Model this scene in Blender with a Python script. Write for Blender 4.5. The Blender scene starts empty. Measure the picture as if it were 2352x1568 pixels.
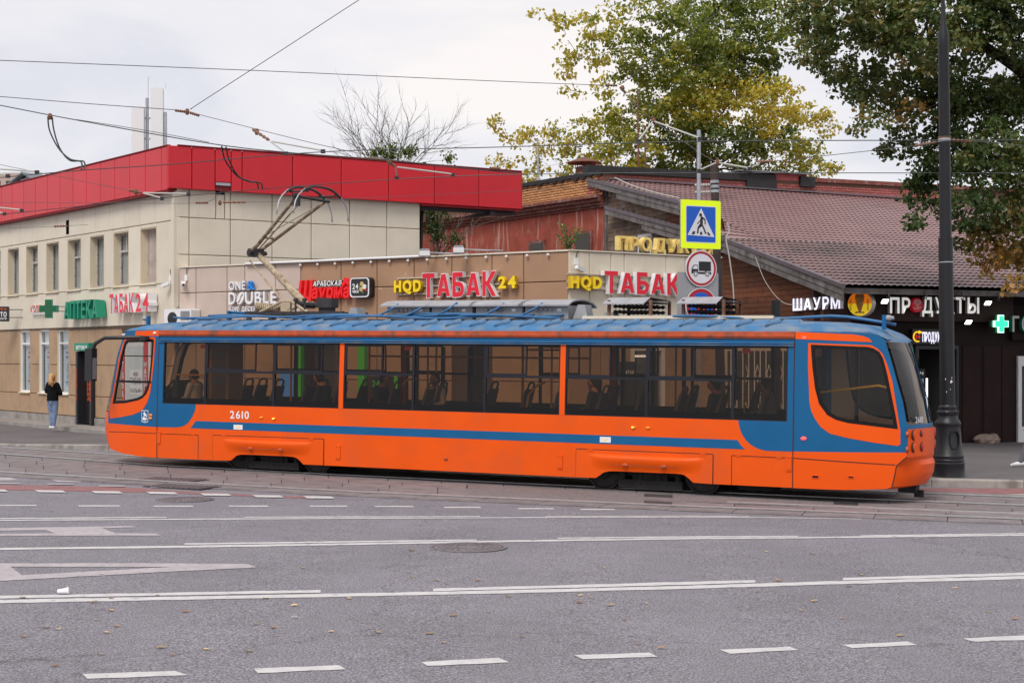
import bpy, bmesh, math, random
from mathutils import Vector, Matrix, noise
from mathutils.geometry import tessellate_polygon
random.seed(11)
R = math.radians
rnd = random.uniform
scene = bpy.context.scene
# ------------------------------------------------------------------ camera, sky, sun, exposure
F, CX, HY, H, K = 3430., 1176., 815., 2.35, .01      # focal length and horizon in 2352-px units, eye height, street gradient
cd = bpy.data.cameras.new('camera'); cam = bpy.data.objects.new('camera', cd)
scene.collection.objects.link(cam); scene.camera = cam
cd.sensor_width = 36; cd.lens = 36 * F / 2352; cd.shift_y = 31 / 2352
cd.clip_start = .1; cd.clip_end = 3000
cam.location = (0, 0, H); cam.rotation_euler = (R(90), 0, 0)

SUN_EL, SUN_AZ = R(52), R(205)                        # azimuth clockwise from +Y
w = bpy.data.worlds.new('World'); scene.world = w; w.use_nodes = True
nt = w.node_tree; nt.nodes.clear()
def N(nt, t, **k):
    n = nt.nodes.new(t)
    for a, b in k.items(): setattr(n, a, b)
    return n
sky = N(nt, 'ShaderNodeTexSky', sky_type='NISHITA', sun_disc=False, sun_elevation=SUN_EL, sun_rotation=SUN_AZ)
tc = N(nt, 'ShaderNodeTexCoord'); mp = N(nt, 'ShaderNodeMapping'); mp.inputs['Scale'].default_value = (1, 1, 2.6)
nz = N(nt, 'ShaderNodeTexNoise'); nz.inputs['Scale'].default_value = 3.2; nz.inputs['Detail'].default_value = 7; nz.inputs['Roughness'].default_value = .55
nz.inputs['Distortion'].default_value = .35
rp = N(nt, 'ShaderNodeValToRGB')
rp.color_ramp.elements[0].position = .4; rp.color_ramp.elements[0].color = (.535, .535, .58, 1)
rp.color_ramp.elements[1].position = .57; rp.color_ramp.elements[1].color = (.64, .62, .63, 1)
e = rp.color_ramp.elements.new(.48); e.color = (.6, .59, .615, 1)
e = rp.color_ramp.elements.new(.64); e.color = (.7, .66, .64, 1)
sc = N(nt, 'ShaderNodeVectorMath', operation='SCALE'); sc.inputs[3].default_value = .1
mx = N(nt, 'ShaderNodeMixRGB'); mx.inputs[0].default_value = .93
bg = N(nt, 'ShaderNodeBackground'); bg.inputs[1].default_value = 1.0
out = N(nt, 'ShaderNodeOutputWorld'); L = nt.links.new
L(tc.outputs['Generated'], mp.inputs[0]); L(mp.outputs[0], nz.inputs['Vector']); L(nz.outputs[0], rp.inputs[0])
L(sky.outputs[0], sc.inputs[0]); L(sc.outputs[0], mx.inputs[1]); L(rp.outputs[0], mx.inputs[2])
L(mx.outputs[0], bg.inputs[0]); L(bg.outputs[0], out.inputs[0])
sl = bpy.data.lights.new('sun', 'SUN'); sl.energy = 1.5; sl.angle = R(25); sl.color = (1, .955, .9)
so = bpy.data.objects.new('sun', sl); scene.collection.objects.link(so)
sd = Vector((math.sin(SUN_AZ) * math.cos(SUN_EL), math.cos(SUN_AZ) * math.cos(SUN_EL), math.sin(SUN_EL)))
so.rotation_euler = sd.to_track_quat('Z', 'Y').to_euler(); so.location = (0, -20, 30)
vs = scene.view_settings; vs.view_transform = 'Standard'; vs.look = 'None'; vs.exposure = .55; vs.gamma = 1; vs.use_curve_mapping = False
scene.cycles.max_bounces = 8; scene.cycles.transparent_max_bounces = 24; scene.cycles.use_denoising = True
scene.cycles.caustics_reflective = False; scene.cycles.caustics_refractive = False

# ------------------------------------------------------------------ materials
MATS = {}
def M(name, col=(.5, .5, .5), rough=.6, metal=0, var=0, vs=3, bump=0, bs=60, rand=0, spec=.5, dirt=None, ds=1.2, dlo=.5, dhi=.7, emit=0, streak=None, coat=0):
    """procedural Principled material: noise variation, random per object, optional dirt colour, vertical streaks, fine bump"""
    if name in MATS: return MATS[name]
    m = bpy.data.materials.new(name); m.use_nodes = True; nt = m.node_tree; L = nt.links.new
    b = nt.nodes['Principled BSDF']
    b.inputs['Roughness'].default_value = rough; b.inputs['Metallic'].default_value = metal
    b.inputs['Specular IOR Level'].default_value = spec; b.inputs['Coat Weight'].default_value = coat
    b.inputs['Coat Roughness'].default_value = .12
    b.inputs['Base Color'].default_value = (*col, 1)
    if var or rand or dirt or streak or bump:
        tc = N(nt, 'ShaderNodeTexCoord')
        cur = N(nt, 'ShaderNodeRGB').outputs[0]; cur.default_value = (*col, 1)
        def mul(cur, src, lo, hi, a=0., b_=1.):
            mr = N(nt, 'ShaderNodeMapRange'); mr.inputs[1].default_value = a; mr.inputs[2].default_value = b_
            mr.inputs[3].default_value = lo; mr.inputs[4].default_value = hi; L(src, mr.inputs[0])
            mm = N(nt, 'ShaderNodeMixRGB', blend_type='MULTIPLY'); mm.inputs[0].default_value = 1
            L(cur, mm.inputs[1]); L(mr.outputs[0], mm.inputs[2]); return mm.outputs[0]
        def nzt(scale, detail=5, mapping=None):
            n = N(nt, 'ShaderNodeTexNoise'); n.inputs['Scale'].default_value = scale; n.inputs['Detail'].default_value = detail
            src = tc.outputs['Object']
            if mapping:
                p = N(nt, 'ShaderNodeMapping'); p.inputs['Scale'].default_value = mapping; L(src, p.inputs[0]); src = p.outputs[0]
            L(src, n.inputs['Vector']); return n.outputs[0]
        if var: cur = mul(cur, nzt(vs), 1 - var, 1 + var, .3, .7)
        if rand:
            oi = N(nt, 'ShaderNodeObjectInfo'); cur = mul(cur, oi.outputs['Random'], 1 - rand, 1 + rand)
        for d, mapp, s in ((dirt, None, ds), (streak, (5, 5, .35), 1.6)):
            if d:
                mr = N(nt, 'ShaderNodeMapRange'); mr.inputs[1].default_value = dlo; mr.inputs[2].default_value = dhi
                L(nzt(s, 7, mapp), mr.inputs[0])
                mm = N(nt, 'ShaderNodeMixRGB'); L(mr.outputs[0], mm.inputs[0]); L(cur, mm.inputs[1]); mm.inputs[2].default_value = (*d, 1); cur = mm.outputs[0]
        L(cur, b.inputs['Base Color'])
        if bump:
            bp = N(nt, 'ShaderNodeBump'); bp.inputs['Strength'].default_value = bump; bp.inputs['Distance'].default_value = .01
            L(nzt(bs, 4), bp.inputs['Height']); L(bp.outputs[0], b.inputs['Normal'])
    if emit:
        b.inputs['Emission Color'].default_value = (*col, 1); b.inputs['Emission Strength'].default_value = emit
    MATS[name] = m; return m
def glass_mat(name, tint, refl=.9, rough=.02):
    m = bpy.data.materials.new(name); m.use_nodes = True; nt = m.node_tree; nt.nodes.clear(); L = nt.links.new
    t = N(nt, 'ShaderNodeBsdfTransparent'); t.inputs[0].default_value = (*tint, 1)
    g = N(nt, 'ShaderNodeBsdfGlossy'); g.inputs['Roughness'].default_value = rough; g.inputs[0].default_value = (refl, refl, refl, 1)
    lw = N(nt, 'ShaderNodeLayerWeight'); lw.inputs[0].default_value = .5
    pw = N(nt, 'ShaderNodeMath', operation='POWER'); pw.inputs[1].default_value = 5; L(lw.outputs['Facing'], pw.inputs[0])
    f = N(nt, 'ShaderNodeMath', operation='MULTIPLY_ADD'); f.inputs[1].default_value = .92; f.inputs[2].default_value = .045; L(pw.outputs[0], f.inputs[0])
    mx = N(nt, 'ShaderNodeMixShader'); o = N(nt, 'ShaderNodeOutputMaterial')
    L(f.outputs[0], mx.inputs[0]); L(t.outputs[0], mx.inputs[1]); L(g.outputs[0], mx.inputs[2]); L(mx.outputs[0], o.inputs[0])
    MATS[name] = m; return m

# ------------------------------------------------------------------ geometry helpers
I4 = Matrix.Identity(4)
def G(x): return -K * x
def gp(px, py, h=0):
    a = (px - CX) / F; b = (HY - py) / F; t = (h - H) / (b + K * a)
    return Vector((a * t, t, H + b * t))
def at(px, py, d): return Vector(((px - CX) / F * d, d, H + (HY - py) / F * d))
def frame(p, d, z=0): return Matrix.Translation((p[0], p[1], z)) @ Matrix.Rotation(math.atan2(d[1], d[0]), 4, 'Z')
def uz(fr, px, py, y=0):
    """pixel -> (x, z) on the plane local y = const of a frame"""
    inv = fr.inverted(); o = inv @ Vector((0, 0, H)); q = inv @ at(px, py, 1.) - o
    t = (y - o.y) / q.y; p = o + q * t; return p.x, p.z
class Fr:
    pass
class MB:
    def __init__(s): s.v = []; s.f = []; s.m = []; s.mi = 0
    def add(s, vs, fs):
        o = len(s.v); s.v += [Vector(v) for v in vs]; s.f += [tuple(i + o for i in f) for f in fs]; s.m += [s.mi] * len(fs); return s
    def box(s, x0, x1, y0, y1, z0, z1):
        return s.add([(x0, y0, z0), (x1, y0, z0), (x1, y1, z0), (x0, y1, z0), (x0, y0, z1), (x1, y0, z1), (x1, y1, z1), (x0, y1, z1)],
                     [(0, 3, 2, 1), (4, 5, 6, 7), (0, 1, 5, 4), (1, 2, 6, 5), (2, 3, 7, 6), (3, 0, 4, 7)])
    def cas(s, x0, x1, z0, z1, y=0, t=.04, c=.012):
        """wall cassette: thin box with chamfered front edges, front face towards -y"""
        return s.add([(x0, y + t, z0), (x1, y + t, z0), (x1, y + t, z1), (x0, y + t, z1),
                      (x0, y + c, z0), (x1, y + c, z0), (x1, y + c, z1), (x0, y + c, z1),
                      (x0 + c, y, z0 + c), (x1 - c, y, z0 + c), (x1 - c, y, z1 - c), (x0 + c, y, z1 - c)],
                     [(8, 9, 10, 11), (4, 5, 9, 8), (5, 6, 10, 9), (6, 7, 11, 10), (7, 4, 8, 11),
                      (0, 1, 5, 4), (1, 2, 6, 5), (2, 3, 7, 6), (3, 0, 4, 7), (3, 2, 1, 0)])
    def tube(s, pts, r, seg=8, cap=True):
        pts = [Vector(p) for p in pts]; n = len(pts); rs = r if isinstance(r, (list, tuple)) else [r] * n
        o = len(s.v); up = None
        for i, p in enumerate(pts):
            t = (pts[min(i + 1, n - 1)] - pts[max(i - 1, 0)]).normalized()
            if up is None: up = Vector((0, 0, 1)) if abs(t.z) < .9 else Vector((1, 0, 0))
            a = t.cross(up)
            a = a.normalized() if a.length > 1e-6 else t.orthogonal().normalized()
            b = a.cross(t); up = b
            for k in range(seg):
                q = 2 * math.pi * k / seg; s.v.append(p + (a * math.cos(q) + b * math.sin(q)) * rs[i])
        for i in range(n - 1):
            for k in range(seg):
                k2 = (k + 1) % seg
                s.f.append((o + i * seg + k, o + i * seg + k2, o + (i + 1) * seg + k2, o + (i + 1) * seg + k)); s.m.append(s.mi)
        if cap:
            s.f.append(tuple(o + k for k in reversed(range(seg)))); s.f.append(tuple(o + (n - 1) * seg + k for k in range(seg))); s.m += [s.mi] * 2
        return s
    def lathe(s, prof, c=(0, 0, 0), seg=16, axis='z', sx=1., sy=1.):
        o = len(s.v); c = Vector(c)
        for r, h in prof:
            for k in range(seg):
                q = 2 * math.pi * k / seg; a, b = r * math.cos(q) * sx, r * math.sin(q) * sy
                s.v.append(c + (Vector((a, b, h)) if axis == 'z' else Vector((a, -h, b)) if axis == 'y' else Vector((h, a, b))))
        for i in range(len(prof) - 1):
            for k in range(seg):
                k2 = (k + 1) % seg
                s.f.append((o + i * seg + k, o + i * seg + k2, o + (i + 1) * seg + k2, o + (i + 1) * seg + k)); s.m.append(s.mi)
        s.f.append(tuple(o + k for k in reversed(range(seg)))); s.f.append(tuple(o + (len(prof) - 1) * seg + k for k in range(seg))); s.m += [s.mi] * 2
        return s
    def ball(s, c, r, seg=12, rings=8):
        r = (r, r, r) if not isinstance(r, (tuple, list)) else r; o = len(s.v); c = Vector(c)
        for i in range(rings + 1):
            a = math.pi * i / rings; rr = max(math.sin(a), .02)
            for k in range(seg):
                q = 2 * math.pi * k / seg; s.v.append(c + Vector((r[0] * rr * math.cos(q), r[1] * rr * math.sin(q), -r[2] * math.cos(a))))
        for i in range(rings):
            for k in range(seg):
                k2 = (k + 1) % seg
                s.f.append((o + i * seg + k, o + i * seg + k2, o + (i + 1) * seg + k2, o + (i + 1) * seg + k)); s.m.append(s.mi)
        s.f.append(tuple(o + k for k in reversed(range(seg)))); s.f.append(tuple(o + rings * seg + k for k in range(seg))); s.m += [s.mi] * 2
        return s
    def prism(s, loops, y0, y1, plane='xz'):
        """polygon (with holes) in local x,z extruded from y0 (front) to y1"""
        if not isinstance(loops[0][0], (tuple, list)): loops = [loops]
        flat = [p for l in loops for p in l]; tris = tessellate_polygon([[Vector((x, z, 0)) for x, z in l] for l in loops])
        n = len(flat); mk = (lambda x, z, y: (x, y, z)) if plane == 'xz' else (lambda x, z, y: (x, z, y))
        vs = [mk(x, z, y0) for x, z in flat] + [mk(x, z, y1) for x, z in flat]; fs = []
        for t in tris:
            a, b, c = (flat[i] for i in t); cr = (b[0] - a[0]) * (c[1] - a[1]) - (b[1] - a[1]) * (c[0] - a[0])
            if cr < 0: t = (t[0], t[2], t[1])
            front = tuple(t); back = tuple(i + n for i in reversed(t))
            if plane != 'xz' and y0 < y1: front, back = tuple(reversed(front)), tuple(reversed(back))
            fs += [front, back]
        o = 0
        for l in loops:
            k = len(l)
            for i in range(k): fs.append((o + i, o + (i + 1) % k, o + (i + 1) % k + n, o + i + n)[::-1])
            o += k
        return s.add(vs, fs)
    def sheet(s, loops, y):
        if not isinstance(loops[0][0], (tuple, list)): loops = [loops]
        flat = [p for l in loops for p in l]; fs = []
        for t in tessellate_polygon([[Vector((x, z, 0)) for x, z in l] for l in loops]):
            a, b, c = (flat[i] for i in t); cr = (b[0] - a[0]) * (c[1] - a[1]) - (b[1] - a[1]) * (c[0] - a[0])
            fs.append(tuple(t) if cr > 0 else (t[0], t[2], t[1]))
        return s.add([(x, y, z) for x, z in flat], fs)
    def mesh(s, name, mats, smooth=False, xf=None):
        me = bpy.data.meshes.new(name)
        me.from_pydata([(xf @ v if xf else v)[:] for v in s.v], [], s.f)
        for m in (mats if isinstance(mats, (list, tuple)) else [mats]): me.materials.append(MATS[m] if isinstance(m, str) else m)
        if any(s.m): me.polygons.foreach_set('material_index', s.m)
        if smooth: me.polygons.foreach_set('use_smooth', [True] * len(s.f))
        me.update(); return me
    def obj(s, name, mats, parent=None, smooth=False, fr=None, loc=None):
        """link as one mesh object; vertices given in frame fr (world matrix), stored in the parent's space"""
        xf = None
        if fr is not None: xf = (wm(parent).inverted() @ fr) if parent else fr
        return link(name, s.mesh(name, mats, smooth, xf), parent, Matrix.Translation(loc) if loc else None)
WM = {}
def wm(o): return WM.get(o.name, I4)
def link(name, data, parent=None, mat=None):
    o = bpy.data.objects.new(name, data); scene.collection.objects.link(o)
    if parent: o.parent = parent
    if mat is not None: o.matrix_local = mat
    WM[o.name] = (wm(parent) if parent else I4) @ (mat if mat is not None else I4)
    return o
def tag(o, label, cat, group=None):
    o['label'] = label; o['category'] = cat
    if group: o['group'] = group
    return o
def thing(name, label, cat, fr=None, group=None):
    return tag(link(name, None, None, fr if fr is not None else I4), label, cat, group)
def struct(o, kind='structure'): o['kind'] = kind; return o
def root_here(o, p):
    """move a mesh object's origin to p (its base) without moving the mesh"""
    p = Vector(p); o.data.transform(Matrix.Translation(-p)); o.matrix_local = o.matrix_local @ Matrix.Translation(p)
    WM[o.name] = WM[o.name] @ Matrix.Translation(p); return o
def auto_smooth(o, ang=35):
    o.data.polygons.foreach_set('use_smooth', [True] * len(o.data.polygons))
    bm = bmesh.new(); bm.from_mesh(o.data); bm.normal_update()
    for e in bm.edges:
        e.smooth = not (len(e.link_faces) == 2 and e.calc_face_angle(0) > R(ang))
    bm.to_mesh(o.data); bm.free(); return o
def rrect(x0, x1, z0, z1, r, n=5):
    p = []
    for cx, cz, a in ((x1 - r, z0 + r, -90), (x1 - r, z1 - r, 0), (x0 + r, z1 - r, 90), (x0 + r, z0 + r, 180)):
        for i in range(n + 1):
            q = R(a + 90 * i / n); p.append((cx + r * math.cos(q), cz + r * math.sin(q)))
    return p
def circle(cx, cz, r, n=24, rz=None): return [(cx + r * math.cos(2 * math.pi * i / n), cz + (rz or r) * math.sin(2 * math.pi * i / n)) for i in range(n)]
def stroke(p, q, w):
    d = Vector((q[0] - p[0], q[1] - p[1])).normalized(); n = (-d.y * w / 2, d.x * w / 2)
    return [(p[0] - n[0], p[1] - n[1]), (q[0] - n[0], q[1] - n[1]), (q[0] + n[0], q[1] + n[1]), (p[0] + n[0], p[1] + n[1])]

# ------------------------------------------------------------------ lettering
GL = {}
def glyph(ch, bold):
    k = (ch, bold)
    if k in GL: return GL[k]
    if ch in 'АA' and bold >= .02:                      # heavy block A with its own counter
        o_ = [(0, 0), (.17, 0), (.215, .14), (.435, .14), (.48, 0), (.65, 0), (.43, .72), (.22, .72)]; h_ = [(.25, .265), (.325, .53), (.40, .265)]
        vs = o_ + h_; fs = []
        for t in tessellate_polygon([[Vector((*p, 0)) for p in o_], [Vector((*p, 0)) for p in h_]]):
            a, b, c = (vs[i] for i in t); cr = (b[0] - a[0]) * (c[1] - a[1]) - (b[1] - a[1]) * (c[0] - a[0]); fs.append(list(t) if cr > 0 else [t[0], t[2], t[1]])
        if bold >= .045: vs = [((x - .325) * 1.05 + .325, (y - .36) * 1.06 + .36) for x, y in o_] + [((x - .325) * .8 + .325, (y - .36) * .85 + .36) for x, y in h_]
        ed_ = [(i, (i + 1) % 8) for i in range(8)] + [(8 + i, 8 + (i + 1) % 3) for i in range(3)]
        GL[k] = (vs, fs, ed_, min(v[0] for v in vs), max(v[0] for v in vs)); return GL[k]
    c = bpy.data.curves.new('glyph', 'FONT'); c.body = ch; c.resolution_u = 3; c.offset = bold; c.fill_mode = 'FRONT'
    o = bpy.data.objects.new('glyph', c); scene.collection.objects.link(o)
    bpy.context.view_layer.update()
    me = bpy.data.meshes.new_from_object(o.evaluated_get(bpy.context.evaluated_depsgraph_get()))
    bm = bmesh.new(); bm.from_mesh(me); bmesh.ops.remove_doubles(bm, verts=bm.verts, dist=1e-5)
    vs = [(v.co.x, v.co.y) for v in bm.verts]
    fs = []
    for f in bm.faces:
        i = [v.index for v in f.verts]; fs.append(i if f.normal.z >= 0 else i[::-1])
    cnt = {}
    for i in fs:
        for a, b in zip(i, i[1:] + i[:1]): cnt[(a, b)] = 1
    edges = [(a, b) for a, b in cnt if (b, a) not in cnt]
    bm.free(); bpy.data.objects.remove(o); bpy.data.curves.remove(c)
    xs = [v[0] for v in vs] or [0, .3]
    GL[k] = (vs, fs, edges, min(xs), max(xs)); return GL[k]
def letters(parent, text, x0, x1, z0, z1, y, depth, mats, fr=None, bold=.02, gap=.1, name='letter', slant=0, vertical=False, single=False, sag=None, cap=.72):
    """raised letters in local x,z; the front face at y, body going back by depth. mats = face or (face, side)"""
    mats = mats if isinstance(mats, (list, tuple)) else [mats]
    gs = [None if c == ' ' else glyph(c, bold) for c in text]
    ws = [.3 if g is None else g[4] - g[3] for g in gs]; tot = sum(ws) + gap * (len(ws) - 1)
    sx = (x1 - x0) / tot; sz = (z1 - z0) / cap; out = []; mb = MB(); x = 0
    if vertical: sz = (z1 - z0) / len(text) * .82 / cap
    for i, (g, wd) in enumerate(zip(gs, ws)):
        if g:
            if not single: mb = MB()
            vs, fs, ed, gx0, gx1 = g; n = len(vs)
            if vertical:
                ox = x0; zz = z1 - (i + 1) * (z1 - z0) / len(text); f2 = (x1 - x0) / max(gx1 - gx0, .25)
                P = [(ox + (a - gx0) * f2, zz + b * sz) for a, b in vs]
            else:
                dz = sag(x / tot) if sag else 0
                P = [(x0 + (x + a - gx0) * sx + slant * b * sz, z0 + b * sz + dz) for a, b in vs]
            mb.mi = 0; mb.add([(a, y, b) for a, b in P], fs)
            if depth > .004:
                mb.mi = len(mats) - 1
                mb.add([(a, y, b) for a, b in P] + [(a, y + depth, b) for a, b in P], [(b, a, a + n, b + n) for a, b in ed])
                mb.add([(a, y + depth, b) for a, b in P], [tuple(reversed(q)) for q in fs])
            if not single: out.append(mb.obj(name, mats, parent, fr=fr))
        x += wd + gap
    if single and mb.v: out.append(mb.obj(name, mats, parent, fr=fr))
    return out
# ------------------------------------------------------------------ ground, road, track, pavement
def asphalt(name, col, fine=.45, scale=95, patch=.12, crack=True):
    m = bpy.data.materials.new(name); m.use_nodes = True; nt = m.node_tree; L = nt.links.new; b = nt.nodes['Principled BSDF']
    tc = N(nt, 'ShaderNodeTexCoord'); b.inputs['Roughness'].default_value = .82
    def nz(s, d=3, r=.6):
        n = N(nt, 'ShaderNodeTexNoise'); n.inputs['Scale'].default_value = s; n.inputs['Detail'].default_value = d; n.inputs['Roughness'].default_value = r
        L(tc.outputs['Object'], n.inputs['Vector']); return n
    def rng(src, a, b_, lo, hi):
        mr = N(nt, 'ShaderNodeMapRange'); mr.inputs[1].default_value = a; mr.inputs[2].default_value = b_; mr.inputs[3].default_value = lo; mr.inputs[4].default_value = hi
        L(src, mr.inputs[0]); return mr.outputs[0]
    def mult(c, f):
        x = N(nt, 'ShaderNodeMixRGB', blend_type='MULTIPLY'); x.inputs[0].default_value = 1; L(c, x.inputs[1]); L(f, x.inputs[2]); return x.outputs[0]
    c = N(nt, 'ShaderNodeRGB').outputs[0]; c.default_value = (*col, 1)
    n1 = nz(scale, 2, .6); c = mult(c, rng(n1.outputs[0], .36, .64, 1 - fine, 1 + fine))
    vo = N(nt, 'ShaderNodeTexVoronoi'); vo.inputs['Scale'].default_value = scale * .55; L(tc.outputs['Object'], vo.inputs['Vector'])
    c = mult(c, rng(vo.outputs['Distance'], 0, .6, 1.25, .8))
    n2 = nz(.45, 6); c = mult(c, rng(n2.outputs[0], .3, .7, 1 - patch, 1 + patch))
    n4 = nz(2.7, 5); c = mult(c, rng(n4.outputs[0], .3, .7, .93, 1.07))
    if crack:
        v2 = N(nt, 'ShaderNodeTexVoronoi', feature='DISTANCE_TO_EDGE'); v2.inputs['Scale'].default_value = .13
        nd = nz(1.3, 6); ad = N(nt, 'ShaderNodeVectorMath', operation='MULTIPLY_ADD'); ad.inputs[1].default_value = (1.5, 1.5, 0)
        L(nd.outputs['Color'], ad.inputs[0]); L(tc.outputs['Object'], ad.inputs[2]); L(ad.outputs[0], v2.inputs['Vector'])
        c = mult(c, rng(v2.outputs['Distance'], .0, .0022, .55, 1))
    L(c, b.inputs['Base Color'])
    bp = N(nt, 'ShaderNodeBump'); bp.inputs['Strength'].default_value = .55; bp.inputs['Distance'].default_value = .012
    L(n1.outputs[0], bp.inputs['Height']); L(bp.outputs[0], b.inputs['Normal'])
    MATS[name] = m; return m
asphalt('asphalt', (.222, .207, .233), .55, 62)
asphalt('asphalt_walk', (.15, .135, .138), .25, 130, .16, False)
asphalt('asphalt_patch', (.215, .195, .195), .6, 60, .1, False)
M('bike_red', (.27, .118, .118), .8, var=.2, vs=6, bump=.4, bs=90, dirt=(.2, .15, .15), ds=.9, dlo=.52, dhi=.75)
M('paint', (.56, .54, .54), .65, var=.1, vs=7, dirt=(.3, .29, .3), ds=9, dlo=.62, dhi=.72)
M('paint_worn', (.42, .38, .395), .7, var=.1, vs=4, dirt=(.22, .21, .225), ds=14, dlo=.55, dhi=.75)
M('slab', (.215, .185, .188), .8, var=.14, vs=5, bump=.3, bs=70, rand=.09, dirt=(.14, .12, .12), ds=2)
M('track_bed', (.05, .045, .045), .9)
M('rail_steel', (.5, .49, .5), .4, metal=.5, var=.15, vs=8)
M('rail_groove', (.02, .018, .018), .9)
M('kerb', (.34, .31, .285), .8, var=.14, vs=4, bump=.4, bs=60, rand=.08, dirt=(.2, .18, .16), ds=2.5)
M('cast_iron', (.2, .175, .185), .55, metal=.4, var=.2, vs=12)
M('iron_gap', (.05, .045, .05), .9)
s = 700
ground = struct(MB().add([(-s, -s, G(-s)), (s, -s, G(s)), (s, s, G(s)), (-s, s, G(-s))], [(0, 1, 2, 3)]).obj('road', 'asphalt'))
UP = Vector((0, 0, 1))
def flat(name, pts, h, mat, parent=None, th=0):
    """polygon lying on the sloping street, given as world x,y"""
    mb = MB(); loop = [(p[0], p[1]) for p in pts]
    tr = tessellate_polygon([[Vector((x, y, 0)) for x, y in loop]]); fs = []
    for t in tr:
        a, b, c = (loop[i] for i in t); cr = (b[0] - a[0]) * (c[1] - a[1]) - (b[1] - a[1]) * (c[0] - a[0])
        fs.append(tuple(t) if cr > 0 else (t[0], t[2], t[1]))
    n = len(loop); mb.add([(x, y, G(x) + h) for x, y in loop], fs)
    if th:
        ar = sum(loop[i][0] * loop[(i + 1) % n][1] - loop[(i + 1) % n][0] * loop[i][1] for i in range(n))
        lp = list(range(n)) if ar > 0 else list(range(n))[::-1]
        mb.add([(x, y, G(x) + h) for x, y in loop] + [(x, y, G(x) + h - th) for x, y in loop],
               [(lp[(i + 1) % n], lp[i], lp[i] + n, lp[(i + 1) % n] + n) for i in range(n)])
    return mb.obj(name, mat, parent)
Z1 = lambda p: (p[0] * .35921, 1004.9 + p[1] * .35921)
Z2 = lambda p: (775.2 + p[0] * .35921, 1004.9 + p[1] * .35921)
Z3 = lambda p: (1548.1 + p[0] * .35921, 1004.9 + p[1] * .35921)
def mark(z, pts, mat='paint', h=.005, name='lane_marking'):
    """painted marking; long edges are broken up a little so that they look hand-laid"""
    P = [gp(*z(p)) for p in pts]; out = []
    for a, b in zip(P, P[1:] + P[:1]):
        n = max(1, int((b - a).length / .12)) if (b - a).length > .5 else 1
        for i in range(n):
            q = a.lerp(b, i / n)
            if i: q = q + Vector((0, rnd(-.013, .013), 0))
            out.append(q)
    return flat(name, out, h, mat, ground)
for z, p in ((Z1, [(527, 1512), (1120, 1493), (1205, 1520), (560, 1543)]), (Z1, [(1620, 1478), (2165, 1455), (2212, 1482), (1650, 1506)]),
             (Z2, [(535, 1437), (1030, 1408), (1100, 1437), (575, 1460)]), (Z2, [(1510, 1390), (1990, 1375), (2048, 1402), (1570, 1418)]),
             (Z3, [(290, 1357), (740, 1337), (798, 1360), (360, 1383)]), (Z3, [(1073, 1325), (1490, 1303), (1558, 1327), (1140, 1347)]),
             (Z3, [(1845, 1285), (2238, 1266), (2380, 1290), (1915, 1306)])): mark(z, p)
def line(ptsV, mat='paint', h=.005):
    """ptsV: list of (x, ytop, ybottom) in 2352-px units"""
    def ext(p, q, x):
        t = (x - p[0]) / (q[0] - p[0]); return (x, p[1] + (q[1] - p[1]) * t, p[2] + (q[2] - p[2]) * t)
    if ptsV[0][0] < 0: ptsV = [ext(ptsV[1], ptsV[0], -900)] + ptsV
    if ptsV[-1][0] > 2352: ptsV = ptsV + [ext(ptsV[-2], ptsV[-1], 3200)]
    up = [(x, a) for x, a, b in ptsV]; lo = [(x, b) for x, a, b in ptsV]
    return mark(lambda p: p, up + lo[::-1], mat, h)
def zl(z, pts): return [(z((x, a))[0], z((x, a))[1], z((x, b))[1]) for x, a, b in pts]
line(zl(Z1, [(-200, 1042, 1064), (0, 1038, 1060), (2150, 998, 1019)]) + zl(Z2, [(900, 980, 1000), (2150, 950, 970)]) + zl(Z3, [(1000, 918, 939), (2238, 885, 905), (2500, 878, 898)]))
line(zl(Z1, [(-200, 1016, 1034), (0, 1012, 1030), (2050, 974, 991)]))
line(zl(Z2, [(612, 966, 983), (2238, 922, 941)]) + zl(Z3, [(520, 911, 927)]))
line(zl(Z3, [(1080, 898, 913), (2238, 863, 881), (2500, 856, 873)]))
line(zl(Z1, [(-200, 709, 720), (0, 706, 718), (1180, 691, 704), (2238, 675, 687)]) + zl(Z2, [(900, 660, 671), (2238, 640, 650)]) + zl(Z3, [(800, 636, 645), (2238, 618, 628), (2500, 616, 626)]))
line(zl(Z1, [(1180, 676, 685), (2238, 662, 671)]) + zl(Z2, [(890, 651, 658)]))
line(zl(Z2, [(1410, 640, 647), (2238, 631, 638)]) + zl(Z3, [(795, 628, 634)]))
line(zl(Z3, [(1195, 625, 632), (2238, 610, 616), (2500, 607, 613)]))
line(zl(Z1, [(-200, 526, 534), (0, 525, 532), (2238, 513, 519)]) + zl(Z2, [(1000, 510, 515), (2238, 505, 510)]) + zl(Z3, [(600, 509, 513), (1200, 519, 522)]))
line(zl(Z1, [(-200, 515, 521), (0, 514, 520), (1065, 507, 513)])); line(zl(Z1, [(1560, 506, 511), (2238, 504, 510)]) + zl(Z2, [(910, 502, 507)]))
line(zl(Z2, [(1330, 503, 507), (2238, 499, 503)]) + zl(Z3, [(480, 503, 507)]))
for z, a, b, y in ((Z1, -30, 238, 433), (Z1, 498, 770, 436), (Z1, 978, 1240, 438), (Z1, 1460, 1720, 438), (Z1, 1977, 2225, 438), (Z2, 235, 490, 440), (Z2, 678, 920, 446), (Z2, 1150, 1385, 454), (Z2, 1550, 1775, 459)):
    mark(z, [(a, y - 3), (b - 8, y - 3), (b, y + 4), (a + 8, y + 4)], 'paint')
for a, y in ((-150, 340), (220, 346), (583, 352), (935, 357), (1278, 367), (1612, 378), (1938, 385)):
    mark(Z1, [(a, y - 8), (a + 180, y - 5), (a + 204, y + 8), (a + 26, y + 6)], 'paint', .013)
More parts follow.
